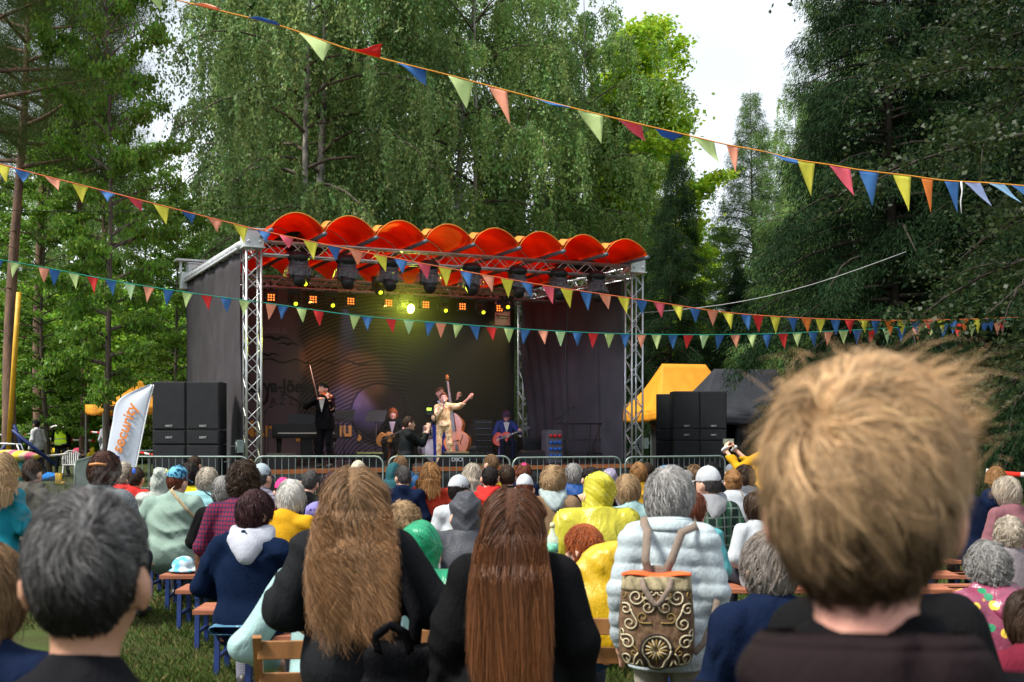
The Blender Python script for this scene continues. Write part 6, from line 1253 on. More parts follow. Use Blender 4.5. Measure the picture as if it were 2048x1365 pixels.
AUD = [
 # px, ytop, d, label, kwargs
 (385, 911, 16.3, 'person with short brown hair in a pale top, farthest row left of the tower', dict(hair='short', hc='brown', tm=cl('greyviolet'), w=.9)),
 (265, 934, 13.1, 'child with brown hair and a blue clip in a red jacket', dict(hair='short', hc='brown', tm=cl('red'), w=.85)),
 (238, 925, 13.6, 'person with blond curls in a red jacket beside the child in red', dict(hair='curly', hc='pale', tm=cl('red'), hs=.95)),
 (318, 935, 12.1, 'person under the milky plastic hood left of the blue cap', dict(hood='full', tm=fab('milky_plastic', (.5, .55, .5), rough=.35, spec=.5, crease=1, cscale=8, trans=.2), w=.9)),
 (370, 926, 13.1, 'person with dark brown hair and a yellow top, hidden behind the blue cap', dict(hair='bob', hc='dark', tm=cl('yellow'))),
 (345, 932, 11.2, 'person in a long mint green coat and a blue patterned cap', dict(hair='short', hc='auburn', tm=cl('mint', crease=.4), cap=camo, w=1.4, hem=-.3, hood=False)),
 (405, 935, 12.1, 'person with a blond bob in a turquoise quilted jacket', dict(hair='bob', hc='pale', tm=cl('turq', crease=0), quiltp=.07, puff=.03)),
 (444, 953, 10.2, 'person with short grey hair in a black top, left of the curly dark head', dict(hair='fluffy', hc='grey', tm=cl('black'), w=1.05)),
 (478, 925, 9.3, 'person with dark brown curls in a burgundy checked shirt', dict(hair='curly', hc='brown', tm=plaid_b, w=1.1, hlen=.75)),
 (491, 917, 15.1, 'person with light brown hair just behind the dark curls', dict(hair='short', hc='light', tm=cl('grey'))),
 (524, 928, 12.1, 'person in a pale blue cap and a grey violet sweater', dict(hair='short', hc='darkgrey', cap=capb, tm=pat('violet_rib', lambda h: h.mix(h.stripe(h.sep()[2], 28, .4, .1), (.2, .19, .24), (.1, .09, .13))), turn=-.5)),
 (572, 958, 9.3, 'person with a white blond bob in a mustard yellow sweater', dict(hair='bob', hc='white', tm=cl('mustard', crease=.5), w=1.0)),
 (563, 956, 11.2, 'person in a hot pink beanie behind the white blond bob', dict(hair='short', hc='dark', tm=cl('navy'), cap=beanie, capband=True)),
 (612, 938, 12.1, 'person with short dark grey hair in a black jacket left of the purple haired one', dict(hair='short', hc='darkgrey', tm=cl('black', rough=.5), hlen=.8)),
 (662, 944, 10.2, 'person with maroon hair in a violet spotted top', dict(hair='fluffy', hc='maroon', tm=leop)),
 (712, 922, 14.1, 'person in a cream hat behind the long wavy hair', dict(hair='short', hc='pale', tm=cl('mauve'), cap=fab('cream_hat', (.6, .55, .4)), capband=True)),
 (804, 910, 15.6, 'person with brown hair in a dark blue hood, close to the camera operator', dict(hair='short', hc='light', tm=cl('blue'), hood='down')),
 (787, 926, 15.1, 'person in a dark teal hood below the camera operator', dict(hood='full', tm=cl('darkteal'), w=.85)),
 (806, 930, 12.9, 'person with short grey brown hair in a navy sweater', dict(hair='short', hc='darkgrey', tm=cl('navy', crease=.3), hlen=.8)),
 (862, 925, 13.1, 'person with long ginger blond hair in a bright red jacket', dict(hair='long', hc='straw', tm=cl('coral'), long=.22, w=1.05)),
 (918, 951, 10.2, 'person in a white cap and a white jacket', dict(hair='short', hc='dark', cap=capw, tm=cl('white', crease=.8), turn=-.7)),
 (943, 927, 14.1, 'person with long straight blond hair in the second row', dict(hair='long', hc='pale', tm=cl('blue'), long=.3, w=.9)),
 (983, 908, 16.3, 'person with short brown hair and a yellow top before the red guitar player', dict(hair='short', hc='light', tm=cl('yellow'))),
 (978, 931, 12.5, 'person with black hair in a red hooded sweater', dict(hair='short', hc='dark', tm=cl('red'), hood='down', hlen=.8)),
 (1016, 929, 12.6, 'person with short dark hair in a black jacket right of the red hood', dict(hair='short', hc='brown', tm=cl('black'), hlen=.8)),
 (1045, 926, 15.1, 'person in a bright pink beanie with auburn hair below it', dict(hair='bob', hc='auburn', tm=cl('navy'), cap=beanie, capband=True)),
 (1050, 949, 11.2, 'person in a white cap and a dusty pink jacket', dict(hair='short', hc='auburn', cap=capw, tm=cl('pink'), w=.9, hood='down')),
 (1108, 931, 11.2, 'person with wavy blond bob in a beige sweater with a wide pale collar', dict(hair='bob', hc='blond', tm=cl('beige', crease=.6), hcurl=.01, hood=('x', fab('pale_ruff', (.38, .46, .46))))),
 (1152, 927, 13.1, 'person with grey hair in a blue hooded rain jacket', dict(hair='fluffy', hc='grey', tm=fab('royal', (.015, .07, .26), rough=.5, crease=.9), hood='down')),
 (1182, 932, 12.1, 'person with short black hair in a dark jacket left of the yellow hood', dict(hair='short', hc='dark', tm=cl('black'), turn=.4)),
 (1197, 945, 8.3, 'person in a bright yellow plastic raincoat with its hood up', dict(hood='full', tm=fab('yellow_plastic', (.72, .66, .04), **PB), w=1.2, puff=.045, fold=.018)),
 (1222, 938, 13.1, 'person under a clear lilac plastic hood', dict(hood=('f', 0) and 'full', tm=fab('lilac_plastic', (.42, .38, .52), **PB), w=.95)),
 (1172, 1054, 6.3, 'child with ginger hair pinned by a red clip, in a navy hooded jacket', dict(hair='fluffy', hc='ginger', tm=fab('navyrain', (.01, .05, .14), rough=.5), hood='down', w=.85, hs=1.12, hlen=.8, turn=.5)),
 (1262, 949, 10.2, 'person with blond hair to the collar in a pale teal jacket', dict(hair='bob', hc='blond', tm=cl('paleteal', crease=.8), w=.95)),
 (1278, 925, 14.1, 'person with short copper hair in an orange yellow jacket', dict(hair='fluffy', hc='straw', tm=cl('mustard'))),
 (1300, 924, 16.3, 'person with brown hair, farthest row above the grey haired backpacker', dict(hair='short', hc='brown', tm=cl('black'))),
 (1331, 931, 15.1, 'person in a light blue cap, far row', dict(hair='short', hc='brown', tm=cl('blue'), cap=fab('skyblue_cap', (.1, .3, .5)), capband=True)),
 (1390, 929, 15.4, 'person with wispy light brown hair in the far row', dict(hair='bob', hc='light', tm=cl('olive'))),
 (1372, 940, 13.1, 'person with ash blond hair showing right of the grey haired backpacker', dict(hair='bob', hc='grey', tm=cl('paleteal'))),
 (1388, 985, 8.3, 'child with brown hair in an aqua jacket right of the backpacker', dict(hair='bob', hc='auburn', tm=cl('aqua'), w=.85, turn=-.6)),
 (1425, 934, 10.2, 'person in a white cap, grey hood and green plaid shirt', dict(hair='short', hc='darkgrey', cap=capw, tm=plaid_g, hood=('x', fab('grey_marl', (.3, .31, .33))), w=1.1, turn=.5, hlen=.6)),
 (1434, 925, 14.1, 'person in a black cap behind the white cap', dict(hair='short', hc='dark', cap=fab('cap_black', (.02, .02, .022)), tm=cl('black'))),
 (1408, 947, 12.1, 'person with long dark hair just left of the white cap', dict(hair='long', hc='brown', tm=cl('navy'), long=.2)),
 (1471, 937, 12.1, 'person with a blond bun in a white jacket with a thin strap', dict(hair='bun', hc='straw', tm=cl('white'))),
 (1466, 928, 16.3, 'person in a grey hat in front of the yellow sleeves', dict(hair='short', hc='grey', tm=cl('grey'), cap=fab('cap_grey', (.2, .22, .26)), capband=True)),
 (1496, 931, 13.1, 'person with dark curls and a charcoal hood', dict(hair='curly', hc='brown', tm=cl('grey'), hood='down')),
 (1522, 985, 9.3, 'person in a cream top, mostly hidden by the blond head', dict(hair='bob', hc='brown', tm=cl('white'), w=.95)),
 (1941, 943, 11.3, 'bald person in a black cap and a navy jacket', dict(hair='short', hc='darkgrey', hlen=.3, cap=fab('cap_black', (.02, .02, .022)), tm=cl('navy', crease=.5), w=1.15, turn=.5)),
 (2004, 934, 13.1, 'person with long light brown hair in a navy puffer jacket', dict(hair='long', hc='straw', tm=cl('navy', crease=0), quiltp=.06, puff=.035, long=.22)),
 (2031, 953, 10.2, 'person with a grey blond bob in a mauve coat', dict(hair='bob', hc='pale', tm=cl('mauve'), w=1.1, turn=.3)),
 (2024, 1034, 7.6, 'person with big grey blond curls at the right edge', dict(hair='curly', hc='pale', tm=fab('tweed', (.25, .22, .24)), w=1.0)),
 (1998, 1086, 5.4, 'person with grey curls in a plastic poncho printed with yellow fruit', dict(hair='curly', hc='grey', hlen=.65, tm=pine_p, w=1.15, puff=.04, turn=.4, hood=('x', pine_p), fold=.018)),
 (2075, 1180, 4.2, 'person in a dark red jacket cut by the right edge', dict(hair='bob', hc='brown', tm=cl('maroon'), w=1.1)),
 (-6, 905, 11.0, 'person with blond hair in a teal jacket at the left edge', dict(hair='long', hc='blond', tm=cl('teal'), long=.3)),
 (54, 918, 12.2, 'person with short brown hair in an olive hooded jacket at the left', dict(hair='short', hc='brown', tm=cl('olive', crease=.7), hood='down', turn=-.6, w=.95)),
 (196, 904, 10.2, 'person with full dark brown hair wrapped in a grey knitted shawl', dict(hair='fluffy', hc=(.055, .022, .014), tm=knit, w=1.25, hlen=1.1, hlift=1.1, puff=.035)),
 (810, 1004, 7.3, 'person with curly sandy hair in a striped knit', dict(hair='curly', hc='blond', tm=stripes, hlen=.8, w=.9)),
 (834, 1044, 5.5, 'person in a bright green plastic poncho with its hood up', dict(hood='full', tm=fab('green_plastic', (.02, .42, .2), **PB), w=1.0, puff=.045, fold=.02)),
 (932, 986, 7.4, 'person in a dark grey rain jacket with its hood up', dict(hood='full', tm=fab('slate_rain', (.07, .075, .09), rough=.5, crease=1), w=1.1, puff=.03, fold=.016)),
 (668, 1000, 5.3, 'person in a pale teal rain jacket, sitting behind the long wavy hair', dict(hair='short', hc='grey', tm=cl('paleteal', rough=.5), w=1.15, arms=[((-.36, -.02, .16), (-.3, .25, .05)), ((.25, 0, .17), (.12, .26, .07))], puff=.03, fold=.016)),
 (500, 980, 7.25, 'person with maroon hair in a navy fleece with a white hood', dict(hair='fluffy', hc='maroon', tm=fab('navy_fleece', (.008, .022, .07), crease=.5), hood=('x', fab('white_hood', (.48, .5, .58), crease=.4)), w=1.18, legs=grid_t, hem=-.17)),
 (1548, 1064, 4.5, 'person with ash grey hair in a navy coat beside the blond head', dict(hair='fluffy', hc=(.22, .19, .17), tm=cl('navy'), w=1.0, earring=-1, hn=5000, hwid=.0016, skn='tan', turn=.2)),
]
for px, y, d, lbl, kw in AUD:
    P(px, zt(y, d) , d, lbl, pose='sit', **kw)
# standing and special ones
ph, J = P(1535, 1.62, 15.0, 'person in a yellow jacket holding a phone up at the stage', pose='stand', hair='bob', hc='brown', tm=cl('mustard', crease=.8), rz=.25, fingers=True, arms=[((-.32, .2, .27), (-.42, .42, .52)), ((-.02, .34, .27), (-.24, .52, .53))], wristcurl=1.3, hdirs=[(.3, .2, .9), (-.25, .2, .9)], hpalm=[(.9, .3, 0), (-.9, .3, 0)], glasses=True, cuff=fab('white_cuff', (.6, .6, .62)), turn=.5)
upd(ph); g_ = wpt(ph, (J['wr'][0] + J['wr'][1]) / 2 + np.array([0, .05, .1])); o = thing('smartphone', 'phone held sideways in raised hands before the right speaker stack', 'phone', g_, .15); b = MB(); b.box((0, 0, 0), (.155, .009, .075)); b.build('case', blackp, o, bevel=.004); b = MB(); b.box((0, -.006, 0), (.14, .003, .064)); b.build('screen', mat('phone_screen', (.12, .14, .1), emit=.6, var=.6, vscale=60), o)

wav, J1 = P(708, zt(933, 4.3), 4.3, 'person with very long wavy brown hair in an oversized black tee', pose='stand', hair='long', hc=(.19, .11, .055), tm=fab('faded_black', (.028, .03, .034), crease=.6), w=.93, res=.011, fold=.011, long=.47, hw_=.9, hcurl=.02, hn=17000, hwid=.0007, hmessy=.2, rz=.1, puff=.034, sleeve=.3, arms=[((-.27, .0, .2), (-.24, .2, .12)), ((.31, .0, .2), (.27, .18, .12))], armw=1.2, hkw=dict(tipcol=(.34, .18, .085), colvar=.35, clump=.45, cl=20), hlift=1.0)
stw, J2 = P(1025, zt(975, 4.0), 4.0, 'person with very long straight brown hair in a black sweater', pose='stand', hair='long', hc=(.075, .03, .015), tm=cl('black', crease=.6), w=1.02, res=.011, fold=.012, long=.54, hn=17000, hwid=.0007, hmessy=.12, rz=-.05, puff=.032, hkw=dict(tipcol=(.2, .075, .026), colvar=.35, clump=.22, cl=20), hlift=1.0, hw_=.86)
puf, J3 = P(1338, zt(937, 5.1), 5.1, 'person with short grey hair in a pale quilted jacket wearing a tapestry backpack', pose='stand', hair='fluffy', hc=(.34, .33, .32), tm=fab('ice_quilt', (.5, .58, .62), crease=.25, cscale=12, rough=.5), quiltp=.07, puff=.026, w=.9, armw=.95, res=.0105, hn=9000, hwid=.0009, rz=-.12, turn=-.5, hlift=1.5, hlen=.95, hmessy=.35, legs=fab('cream_trousers', (.4, .36, .3)), earring=1, collar=fab('ice_collar', (.56, .66, .7), crease=.2), skn='fair', hkw=dict(colvar=.4, cl=14), hem=-.2)
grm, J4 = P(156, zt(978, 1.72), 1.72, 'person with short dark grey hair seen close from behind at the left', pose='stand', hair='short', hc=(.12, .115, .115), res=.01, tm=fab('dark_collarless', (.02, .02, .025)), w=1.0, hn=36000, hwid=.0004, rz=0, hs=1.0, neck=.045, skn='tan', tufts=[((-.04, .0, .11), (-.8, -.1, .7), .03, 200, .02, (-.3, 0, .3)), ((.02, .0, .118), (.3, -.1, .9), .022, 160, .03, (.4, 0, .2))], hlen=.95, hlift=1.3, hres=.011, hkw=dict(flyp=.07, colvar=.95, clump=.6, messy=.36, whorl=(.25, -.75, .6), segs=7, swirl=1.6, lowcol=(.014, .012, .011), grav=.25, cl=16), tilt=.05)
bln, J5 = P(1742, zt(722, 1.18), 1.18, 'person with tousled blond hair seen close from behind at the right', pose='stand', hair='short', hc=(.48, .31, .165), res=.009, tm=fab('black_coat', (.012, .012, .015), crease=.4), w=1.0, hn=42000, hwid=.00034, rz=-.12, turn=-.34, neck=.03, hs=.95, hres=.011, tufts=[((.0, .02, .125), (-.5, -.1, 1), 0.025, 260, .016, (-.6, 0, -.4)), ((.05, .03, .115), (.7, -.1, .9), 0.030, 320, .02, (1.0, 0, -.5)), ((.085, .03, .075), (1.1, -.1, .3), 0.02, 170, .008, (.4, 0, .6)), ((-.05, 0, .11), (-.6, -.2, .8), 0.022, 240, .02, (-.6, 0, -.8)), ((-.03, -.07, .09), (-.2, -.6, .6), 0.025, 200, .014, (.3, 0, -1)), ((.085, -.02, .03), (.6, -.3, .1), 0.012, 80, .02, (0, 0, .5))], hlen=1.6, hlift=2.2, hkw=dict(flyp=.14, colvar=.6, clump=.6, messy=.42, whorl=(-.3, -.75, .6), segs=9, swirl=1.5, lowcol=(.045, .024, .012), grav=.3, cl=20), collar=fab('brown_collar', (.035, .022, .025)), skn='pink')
drk, _ = P(1765, zt(955, 2.5), 2.5, 'person in a black coat hidden between the blond head and the spotted poncho', pose='stand', hair='short', hc='dark', tm=cl('black'), w=1.0)
nvl, _ = P(-55, zt(1085, 2.6), 2.6, 'person in a navy jacket cut by the left edge in front of the grey head', pose='stand', hair='bob', hc='light', tm=cl('navy'), w=1.1)

# left background people
bgp = 'people at the edge of the wood on the left'
P(75, 1.9, 38, 'person in a white tee and black trousers walking at the left', pose='stand', hair='short', hc='dark', tm=fab('tee_white', (.62, .62, .64)), rz=1.2, grp=bgp, sleeve=.3 if False else 1., skn='brown', legpose=[((-.09, .12, -.45), (-.1, .2)), ((.09, -.02, -.45), (.1, -.25))], puff=.015)
vst, J = P(122, 1.92, 40, 'person in a yellow reflective vest and a black cap', pose='stand', hair='short', hc='dark', cap=fab('cap_black', (.02, .02, .022)), tm=cl('black'), rz=RZ, grp=bgp, face=True, fingers=True, legpose=[((-.16, .02, -.45), (-.22, -.02)), ((.1, .04, -.45), (.14, .02))], skn='tan')
hiv = mat('hi_vis', (.5, .75, .02), rough=.6, var=.05, emit=.12)  # faint emission makes the vest glow though it holds no lamp
def vest(o, J):
    U, s = J['U'], J['s']; S_ = SD(.02); S_.ell(U(0, .01, .27), (.18 * s, .15 * s, .2 * s), None, .05); S_.ell(U(0, .01, .08), (.19 * s, .165 * s, .2 * s), None, .05); S_.cut(U(0, 0, -.12), (0, 0, -1)); S_.cut(U(0, 0, .44), (0, 0, 1)); V, Q = S_.mesh(); v_ = link('vest', mesh_np('vest', V, Q), o, hiv)
    for z in (.02, .17): b = MB(); b.tube([U(.197 * math.cos(a * .3307), .01 + .17 * math.sin(a * .3307), z) for a in range(20)], .014, 5); b.build('reflective_band', alu_p, v_)
vest(vst, J)
ck, J = P(163, 1.1, 36, 'child in a yellow vest and white trousers crouching on the grass', pose='crouch', hair='short', hc='brown', tm=cl('black'), rz=-1.2, grp=bgp, legs=fab('white_jeans', (.5, .5, .5)), hs=.75); vest(ck, J)
P(216, 1.92, 36, 'person in a pale grey hooded top behind the banner flag', pose='stand', hair='short', hc='dark', tm=fab('palegrey', (.4, .42, .45)), hood='down', rz=-.3, grp=bgp)
P(186, 1.15, 40, 'child bent down in a bright yellow raincoat', pose='crouch', hood='full', tm=fab('sun_rain', (.8, .6, .02), rough=.4), rz=.8, grp=bgp, hs=.8, w=1.1)

# ------------------------------------------------------------------ carried things and small props
# tapestry backpack on the quilted jacket
c0 = upd(puf); U, s = J3['U'], J3['s']
M_ = puf.matrix_basis; bc_ = M_ @ Vector(U(-.06, -.26, .075)); ry = puf.rotation_euler.z
o = thing('backpack', 'brown tapestry backpack with cream scrolls and a rosette on the quilted jacket', 'backpack', bc_, ry)
tap = pat('tapestry', lambda h: h.mix(h.noise(45, .4, .6), (.09, .05, .028), (.16, .1, .06))); trimm = fab('cream_leaf', (.36, .3, .18), var=.6, vscale=30, crease=.1); strapm = fab('taupe_strap', (.26, .2, .16), crease=.1); cream = mat('woven_cream', (.5, .43, .28), rough=.9, var=.2, vscale=60); dbr = mat('woven_dark', (.018, .011, .01), rough=.9); gld = mat('woven_gold', (.3, .2, .06), rough=.9, var=.2, vscale=60); bgr = mat('woven_grey', (.24, .27, .3), rough=.9)
hw, hh = .15, .175
def bagf(sgn):
    def f(u, v):
        x = (u - .5) * 2; z = (v - .5) * 2; wdt = hw * (1.02 - .1 * z * (1 if z > 0 else .0)) * (1 - .12 * max(0, -z - .6) ** 2 * 6); r_ = (1 - abs(x) ** 4) ** .5 * (1 - abs(z) ** 5 * .8) ** .5
        return Vector((x * wdt, sgn * (.055 * r_ * (1.15 - .35 * z) + .002) - .0 + .004 * math.sin(x * 6 + z * 4), z * hh - .02 * (1 - x * x) * (z < -.9)))
    return f
fr = bagf(-1); b = MB(); b.grid(fr, 26, 30); b.grid(lambda u, v: bagf(1)(1 - u, v), 16, 16); bag = b.build('bag_body', tap, o)
def onf(x, z, off=.003): p_ = fr(x / hw * .5 + .5, z / hh * .5 + .5); p_.y -= off; return p_
def scroll(b, cx, cz, r_, turns, a0, sg, w_, col, tail=0):
    n = int(turns * 16); pts = []
    for k in range(n + 1): t = k / n; a = a0 + sg * turns * 6.283 * t; rr_ = r_ * (1 - .82 * t); pts.append((cx + rr_ * math.cos(a), cz + rr_ * math.sin(a)))
    if tail: p0_, p1_ = pts[0], pts[1]; dx, dz = p0_[0] - p1_[0], p0_[1] - p1_[1]; l_ = math.hypot(dx, dz); pts = [(p0_[0] + dx / l_ * tail * (k / 4) + tail * .25 * (k / 4) ** 2 * -dz / l_ * sg, p0_[1] + dz / l_ * tail * (k / 4)) for k in (4, 3, 2, 1)] + pts
    for ww, m_, of in ((w_ * 1.8, 1, -.002), (w_, col, .0045)):
        b.cm = m_; q_ = [onf(x, z, of) for x, z in pts if abs(x) < hw * .95 and -hh * .97 < z < hh * .66]
        if len(q_) > 2: b.tube(q_, [ww * (1 - .45 * i / len(q_)) for i in range(len(q_))], 4)
b = MB()
for sg in (-1, 1):
    for (cx, cz, r_, t_, a0, tl, cm_, w_) in ((.035, .055, .03, 1.4, 1.6, .03, 0, .0042), (.085, .095, .032, 1.4, 3.6, .05, 0, .0048), (.125, .045, .026, 1.3, .5, .04, 0, .0045), (.055, .015, .024, 1.3, 4.4, .03, 2, .0032), (.105, -.01, .03, 1.4, 2.2, .04, 0, .0045), (.14, -.05, .022, 1.2, 5, .03, 0, .004), (.115, -.085, .03, 1.4, 1.1, .04, 0, .0045), (.12, -.15, .028, 1.4, 3.3, .03, 0, .0045), (.07, -.175, .022, 1.2, .2, .03, 0, .004), (.04, .1, .022, 1.2, 5.4, .02, 2, .003), (.09, -.125, .018, 1.1, 2, .02, 2, .003), (.02, .115, .02, 1.2, 2, .02, 0, .0035), (.14, .1, .018, 1.1, 1, .03, 2, .003)):
        scroll(b, sg * cx, cz, r_, t_, a0 if sg > 0 else math.pi - a0, sg, w_, cm_, tl)
b.build('scroll_pattern', [cream, dbr, gld], bag)
b = MB(); cx, cz = 0, -.115
for rr_, w_, m_ in ((.062, .006, 1), (.056, .005, 0), (.049, .003, 1)): b.cm = m_; b.tube([onf(cx + rr_ * math.cos(a * .2094), cz + rr_ * math.sin(a * .2094), .003) for a in range(31)], w_, 4)
for k in range(16): a = k * .3927; b.cm = 0 if k % 2 else 2; b.tube([onf(cx + q_ * math.cos(a), cz + q_ * math.sin(a), .003) for q_ in (.008, .024, .04, .046)], [.001, .0045, .0035, .001], 4)
b.build('rosette_pattern', [cream, dbr, gld], bag)
b = MB(); b.grid(lambda u, v: fr(u, .84 + .16 * v) + Vector((0, -.004, 0)), 26, 5); b.build('leafy_border', trimm, bag, thick=.002)
b = MB(); b.grid(lambda u, v: Vector(((u - .5) * 2 * hw * .93, -.03 + .05 * v * (1 - (2 * u - 1) ** 2) + .004 * math.sin(u * 20), hh + .006 * math.sin(u * 9) + .012 * v)), 20, 4); b.build('orange_lining', mat('orange_felt', (.7, .1, .02), rough=.8), bag, thick=.006)
b = MB(); b.grid(lambda u, v: Vector(((u - .5) * 2 * hw * .6, .028 + .012 * math.sin(u * 7), hh - .01 + .05 * v - .05 * (2 * u - 1) ** 2)), 14, 4); b.build('top_flap', strapm, bag, thick=.005)
def band(pts, w_, nm, m_, par, th=.004, up=Vector((0, -1, 0))):
    P_ = [Vector(p_) for p_ in pts]; n = len(P_) - 1
    def f(u, v):
        i = min(int(u * n), n - 1); t = u * n - i; c_ = P_[i].lerp(P_[i + 1], t); tg = (P_[min(i + 2, n)] - P_[max(i - 1, 0)]).normalized(); sd_ = tg.cross(up).normalized(); return c_ + sd_ * (v - .5) * w_
    b = MB(); b.grid(f, n * 4, 2); return b.build(nm, m_, par, thick=th)
def loc(v): return Vector(v)
sh_l = Matrix.Rotation(-ry, 3, 'Z') @ (M_ @ Vector(U(-.12, -.02, .50)) - bc_); sh_r = Matrix.Rotation(-ry, 3, 'Z') @ (M_ @ Vector(U(.13, -.02, .49)) - bc_)
band([(-.03, .02, hh), Vector((-.045, .01, hh + .06)), sh_l * .62 + Vector((-.005, -.05, .12)), sh_l + Vector((0, -.045, -.0)), sh_l + Vector((0, .06, .02))], .034, 'shoulder_strap', strapm, o)
band([(.03, .02, hh), Vector((.06, .01, hh + .06)), sh_r * .62 + Vector((.0, -.06, .12)), sh_r + Vector((0, -.045, -.0)), sh_r + Vector((0, .06, .02))], .034, 'shoulder_strap', strapm, o)
band([(-.06, -.035, hh - .01), (-.052, -.075, hh - .04), (-.02, -.083, hh - .09), (0, -.085, hh - .11), (.02, -.083, hh - .09), (.052, -.075, hh - .04), (.06, -.035, hh - .01)], .022, 'carry_handle', strapm, o)
band([(.15, 0, -.14), (.19, .02, -.1), (.23, .08, -.02), (.25, .14, .06)], .026, 'side_strap', strapm, o)
# black shoulder bag of the wavy haired person
upd(wav); U, s = J1['U'], J1['s']; bc_ = wav.matrix_basis @ Vector(U(.2, -.2, -.05)); o = thing('shoulder_bag', 'large soft black shoulder bag on the wavy haired person', 'bag', bc_, wav.rotation_euler.z)
bk = fab('nylon_black', (.01, .01, .013), rough=.5, crease=.8); S_ = SD(.012); S_.cap((-.1, 0, -.1), (.1, 0, -.12), .1, .1, .08, (1, .6, 1)); S_.cap((-.08, 0, .08), (.1, .0, .06), .06, .07, .1, (1, .6, 1)); S_.disp = folds(.012, 3, 14); V, Q = S_.mesh(); link('bag_body', mesh_np('bag_body', V, Q), o, bk)
sr = Matrix.Rotation(-wav.rotation_euler.z, 3, 'Z') @ (wav.matrix_basis @ Vector(U(.145, -.03, .50)) - bc_); band([(.03, -.02, .12), Vector((.04, -.03, .22)), sr * .6 + Vector((.0, -.07, .1)), sr * .88 + Vector((0, -.085, .03)), sr + Vector((0, -.03, .0)), sr + Vector((0, .08, .01))], .05, 'shoulder_strap', bk, o)
band([(-.09, -.05, .1), (-.1, -.06, .16), (-.05, -.07, .2), (.0, -.06, .17), (.02, -.05, .1)], .03, 'carry_handle', bk, o)
# straps across backs
def strap_on(px, y0, y1, px1, d, m_, lbl, w_=.03):
    o = thing('bag_strap', lbl, 'bag strap'); a_, c_ = W(px, y0, d), W(px1, y1, d); band([a_ + Vector((0, .08, .02)), a_, a_.lerp(c_, .33) + Vector((0, -.03, 0)), a_.lerp(c_, .66) + Vector((0, -.035, 0)), c_ + Vector((0, .01, 0)), c_ + Vector((.02, .09, -.03))], w_, 'strap', m_, o); return o
strap_on(342, 980, 1038, 392, 10.98, pat('striped_strap', lambda h: h.mix(h.stripe(h.sep()[0], 40, .4, .1), (.35, .3, .25), (.5, .33, .1))), 'striped bag strap across the mint green coat')
strap_on(398, 972, 996, 426, 11.9, black, 'thin black strap across the turquoise quilted jacket', .012); strap_on(1482, 985, 1020, 1500, 11.9, strapm, 'thin brown strap across the white jacket', .012); strap_on(1128, 1015, 1037, 1138, 11.0, black, 'thin black strap on the beige sweater', .012)
# hair clip, bottle, cushion, hat, towel, raincoat
o = thing('hair_clip', 'glossy red hair clip in the ginger hair', 'hair clip', W(1193, 1112, 6.17)); b = MB(); b.tube([(-.05, 0, .006), (0, -.02, 0), (.05, -.01, -.006)], [.006, .012, .009], 8); b.build('clip', mat('clip_red', (.6, .01, .02), rough=.2, coat=.5), o)
o = thing('hair_clip', 'blue hair clip on the child in red', 'hair clip', W(268, 943, 12.96)); b = MB(); b.ball((0, 0, 0), (.02, .012, .035), 6); b.build('clip', mat('clip_blue', (.03, .12, .6), rough=.4), o)
o = thing('headband', 'orange clasp in the full dark brown hair', 'hair clip', W(196, 930, 9.98)); b = MB(); b.tube([(-.07, 0, 0), (0, -.03, .01), (.07, 0, .0)], .011, 6); b.build('clasp', mat('clasp', (.5, .2, .06), rough=.3), o)
bp_ = W(1105, 1108, 6.9); o = thing('water_bottle', 'clear plastic water bottle with a green and blue label', 'bottle', bp_ - Vector((0, 0, .02))); b = MB(); b.lathe([(.03, 0), (.033, .01), (.033, .1), (.03, .115), (.014, .14), (.012, .16), (.012, .175)], n=18); b.build('bottle_body', mat('bottle_plastic', (.6, .75, .8), rough=.08, alpha=.45, spec=.8), o); b = MB(); b.lathe([(.0335, .03), (.0335, .08)], n=18); b.build('label_wrap', mat('bottle_label', (.15, .45, .3), var=.5, vscale=40), o); b = MB(); b.lathe([(.015, .17), (.015, .19), (.009, .2)], n=12); b.build('lid', mat('bottle_cap', (.6, .55, .3)), o)
fc = fchair(1122, 6.75, 'chair with the water bottle standing on it'); fc.scale = (1, 1, .97)
o = thing('seat_cushion', 'thin blue flowered seat cushion under the navy fleece', 'cushion', W(474, 1258, 7.1)); S_ = SD(.012); S_.cap((-.12, 0, 0), (.12, 0, 0), .04, .04, .05, (1, 3.4, .7)); V, Q = S_.mesh(); link('cushion', mesh_np('cushion', V, Q), o, pat('flower_cushion', lambda h: h.mix(h.vor(22, .15, .3), (.06, .16, .26), (.35, .5, .55))))
o = thing('sun_hat', 'crumpled light blue and white cloth hat lying on a bench end', 'hat', W(366, 1140, 10.2)); S_ = SD(.009); S_.ell((0, 0, .04), (.1, .1, .075), None, .04); S_.ell((.02, 0, .0), (.15, .13, .02), None, .03); S_.disp = folds(.012, 9, 30); S_.cut((0, 0, -.012), (0, 0, -1)); V, Q = S_.mesh(); link('hat_body', mesh_np('hat_body', V, Q), o, pat('skyhat', lambda h: h.mix(h.noise(9, .45, .55), (.12, .45, .7), (.55, .65, .7))))
o = thing('handbag', 'small brown leather handbag on the bench beside the checked shirt', 'bag', W(412, 1150, 9.4)); b = MB(); b.box((0, 0, .08), (.16, .1, .2)); b.build('bag_body', mat('leather_brown', (.09, .035, .015), rough=.4, bump=.3), o, bevel=.03); band([(-.06, 0, .17), (-.04, 0, .27), (.0, 0, .32), (.04, 0, .27), (.06, 0, .17)], .015, 'handle', mat('leather_brown', (.09, .035, .015)), o)
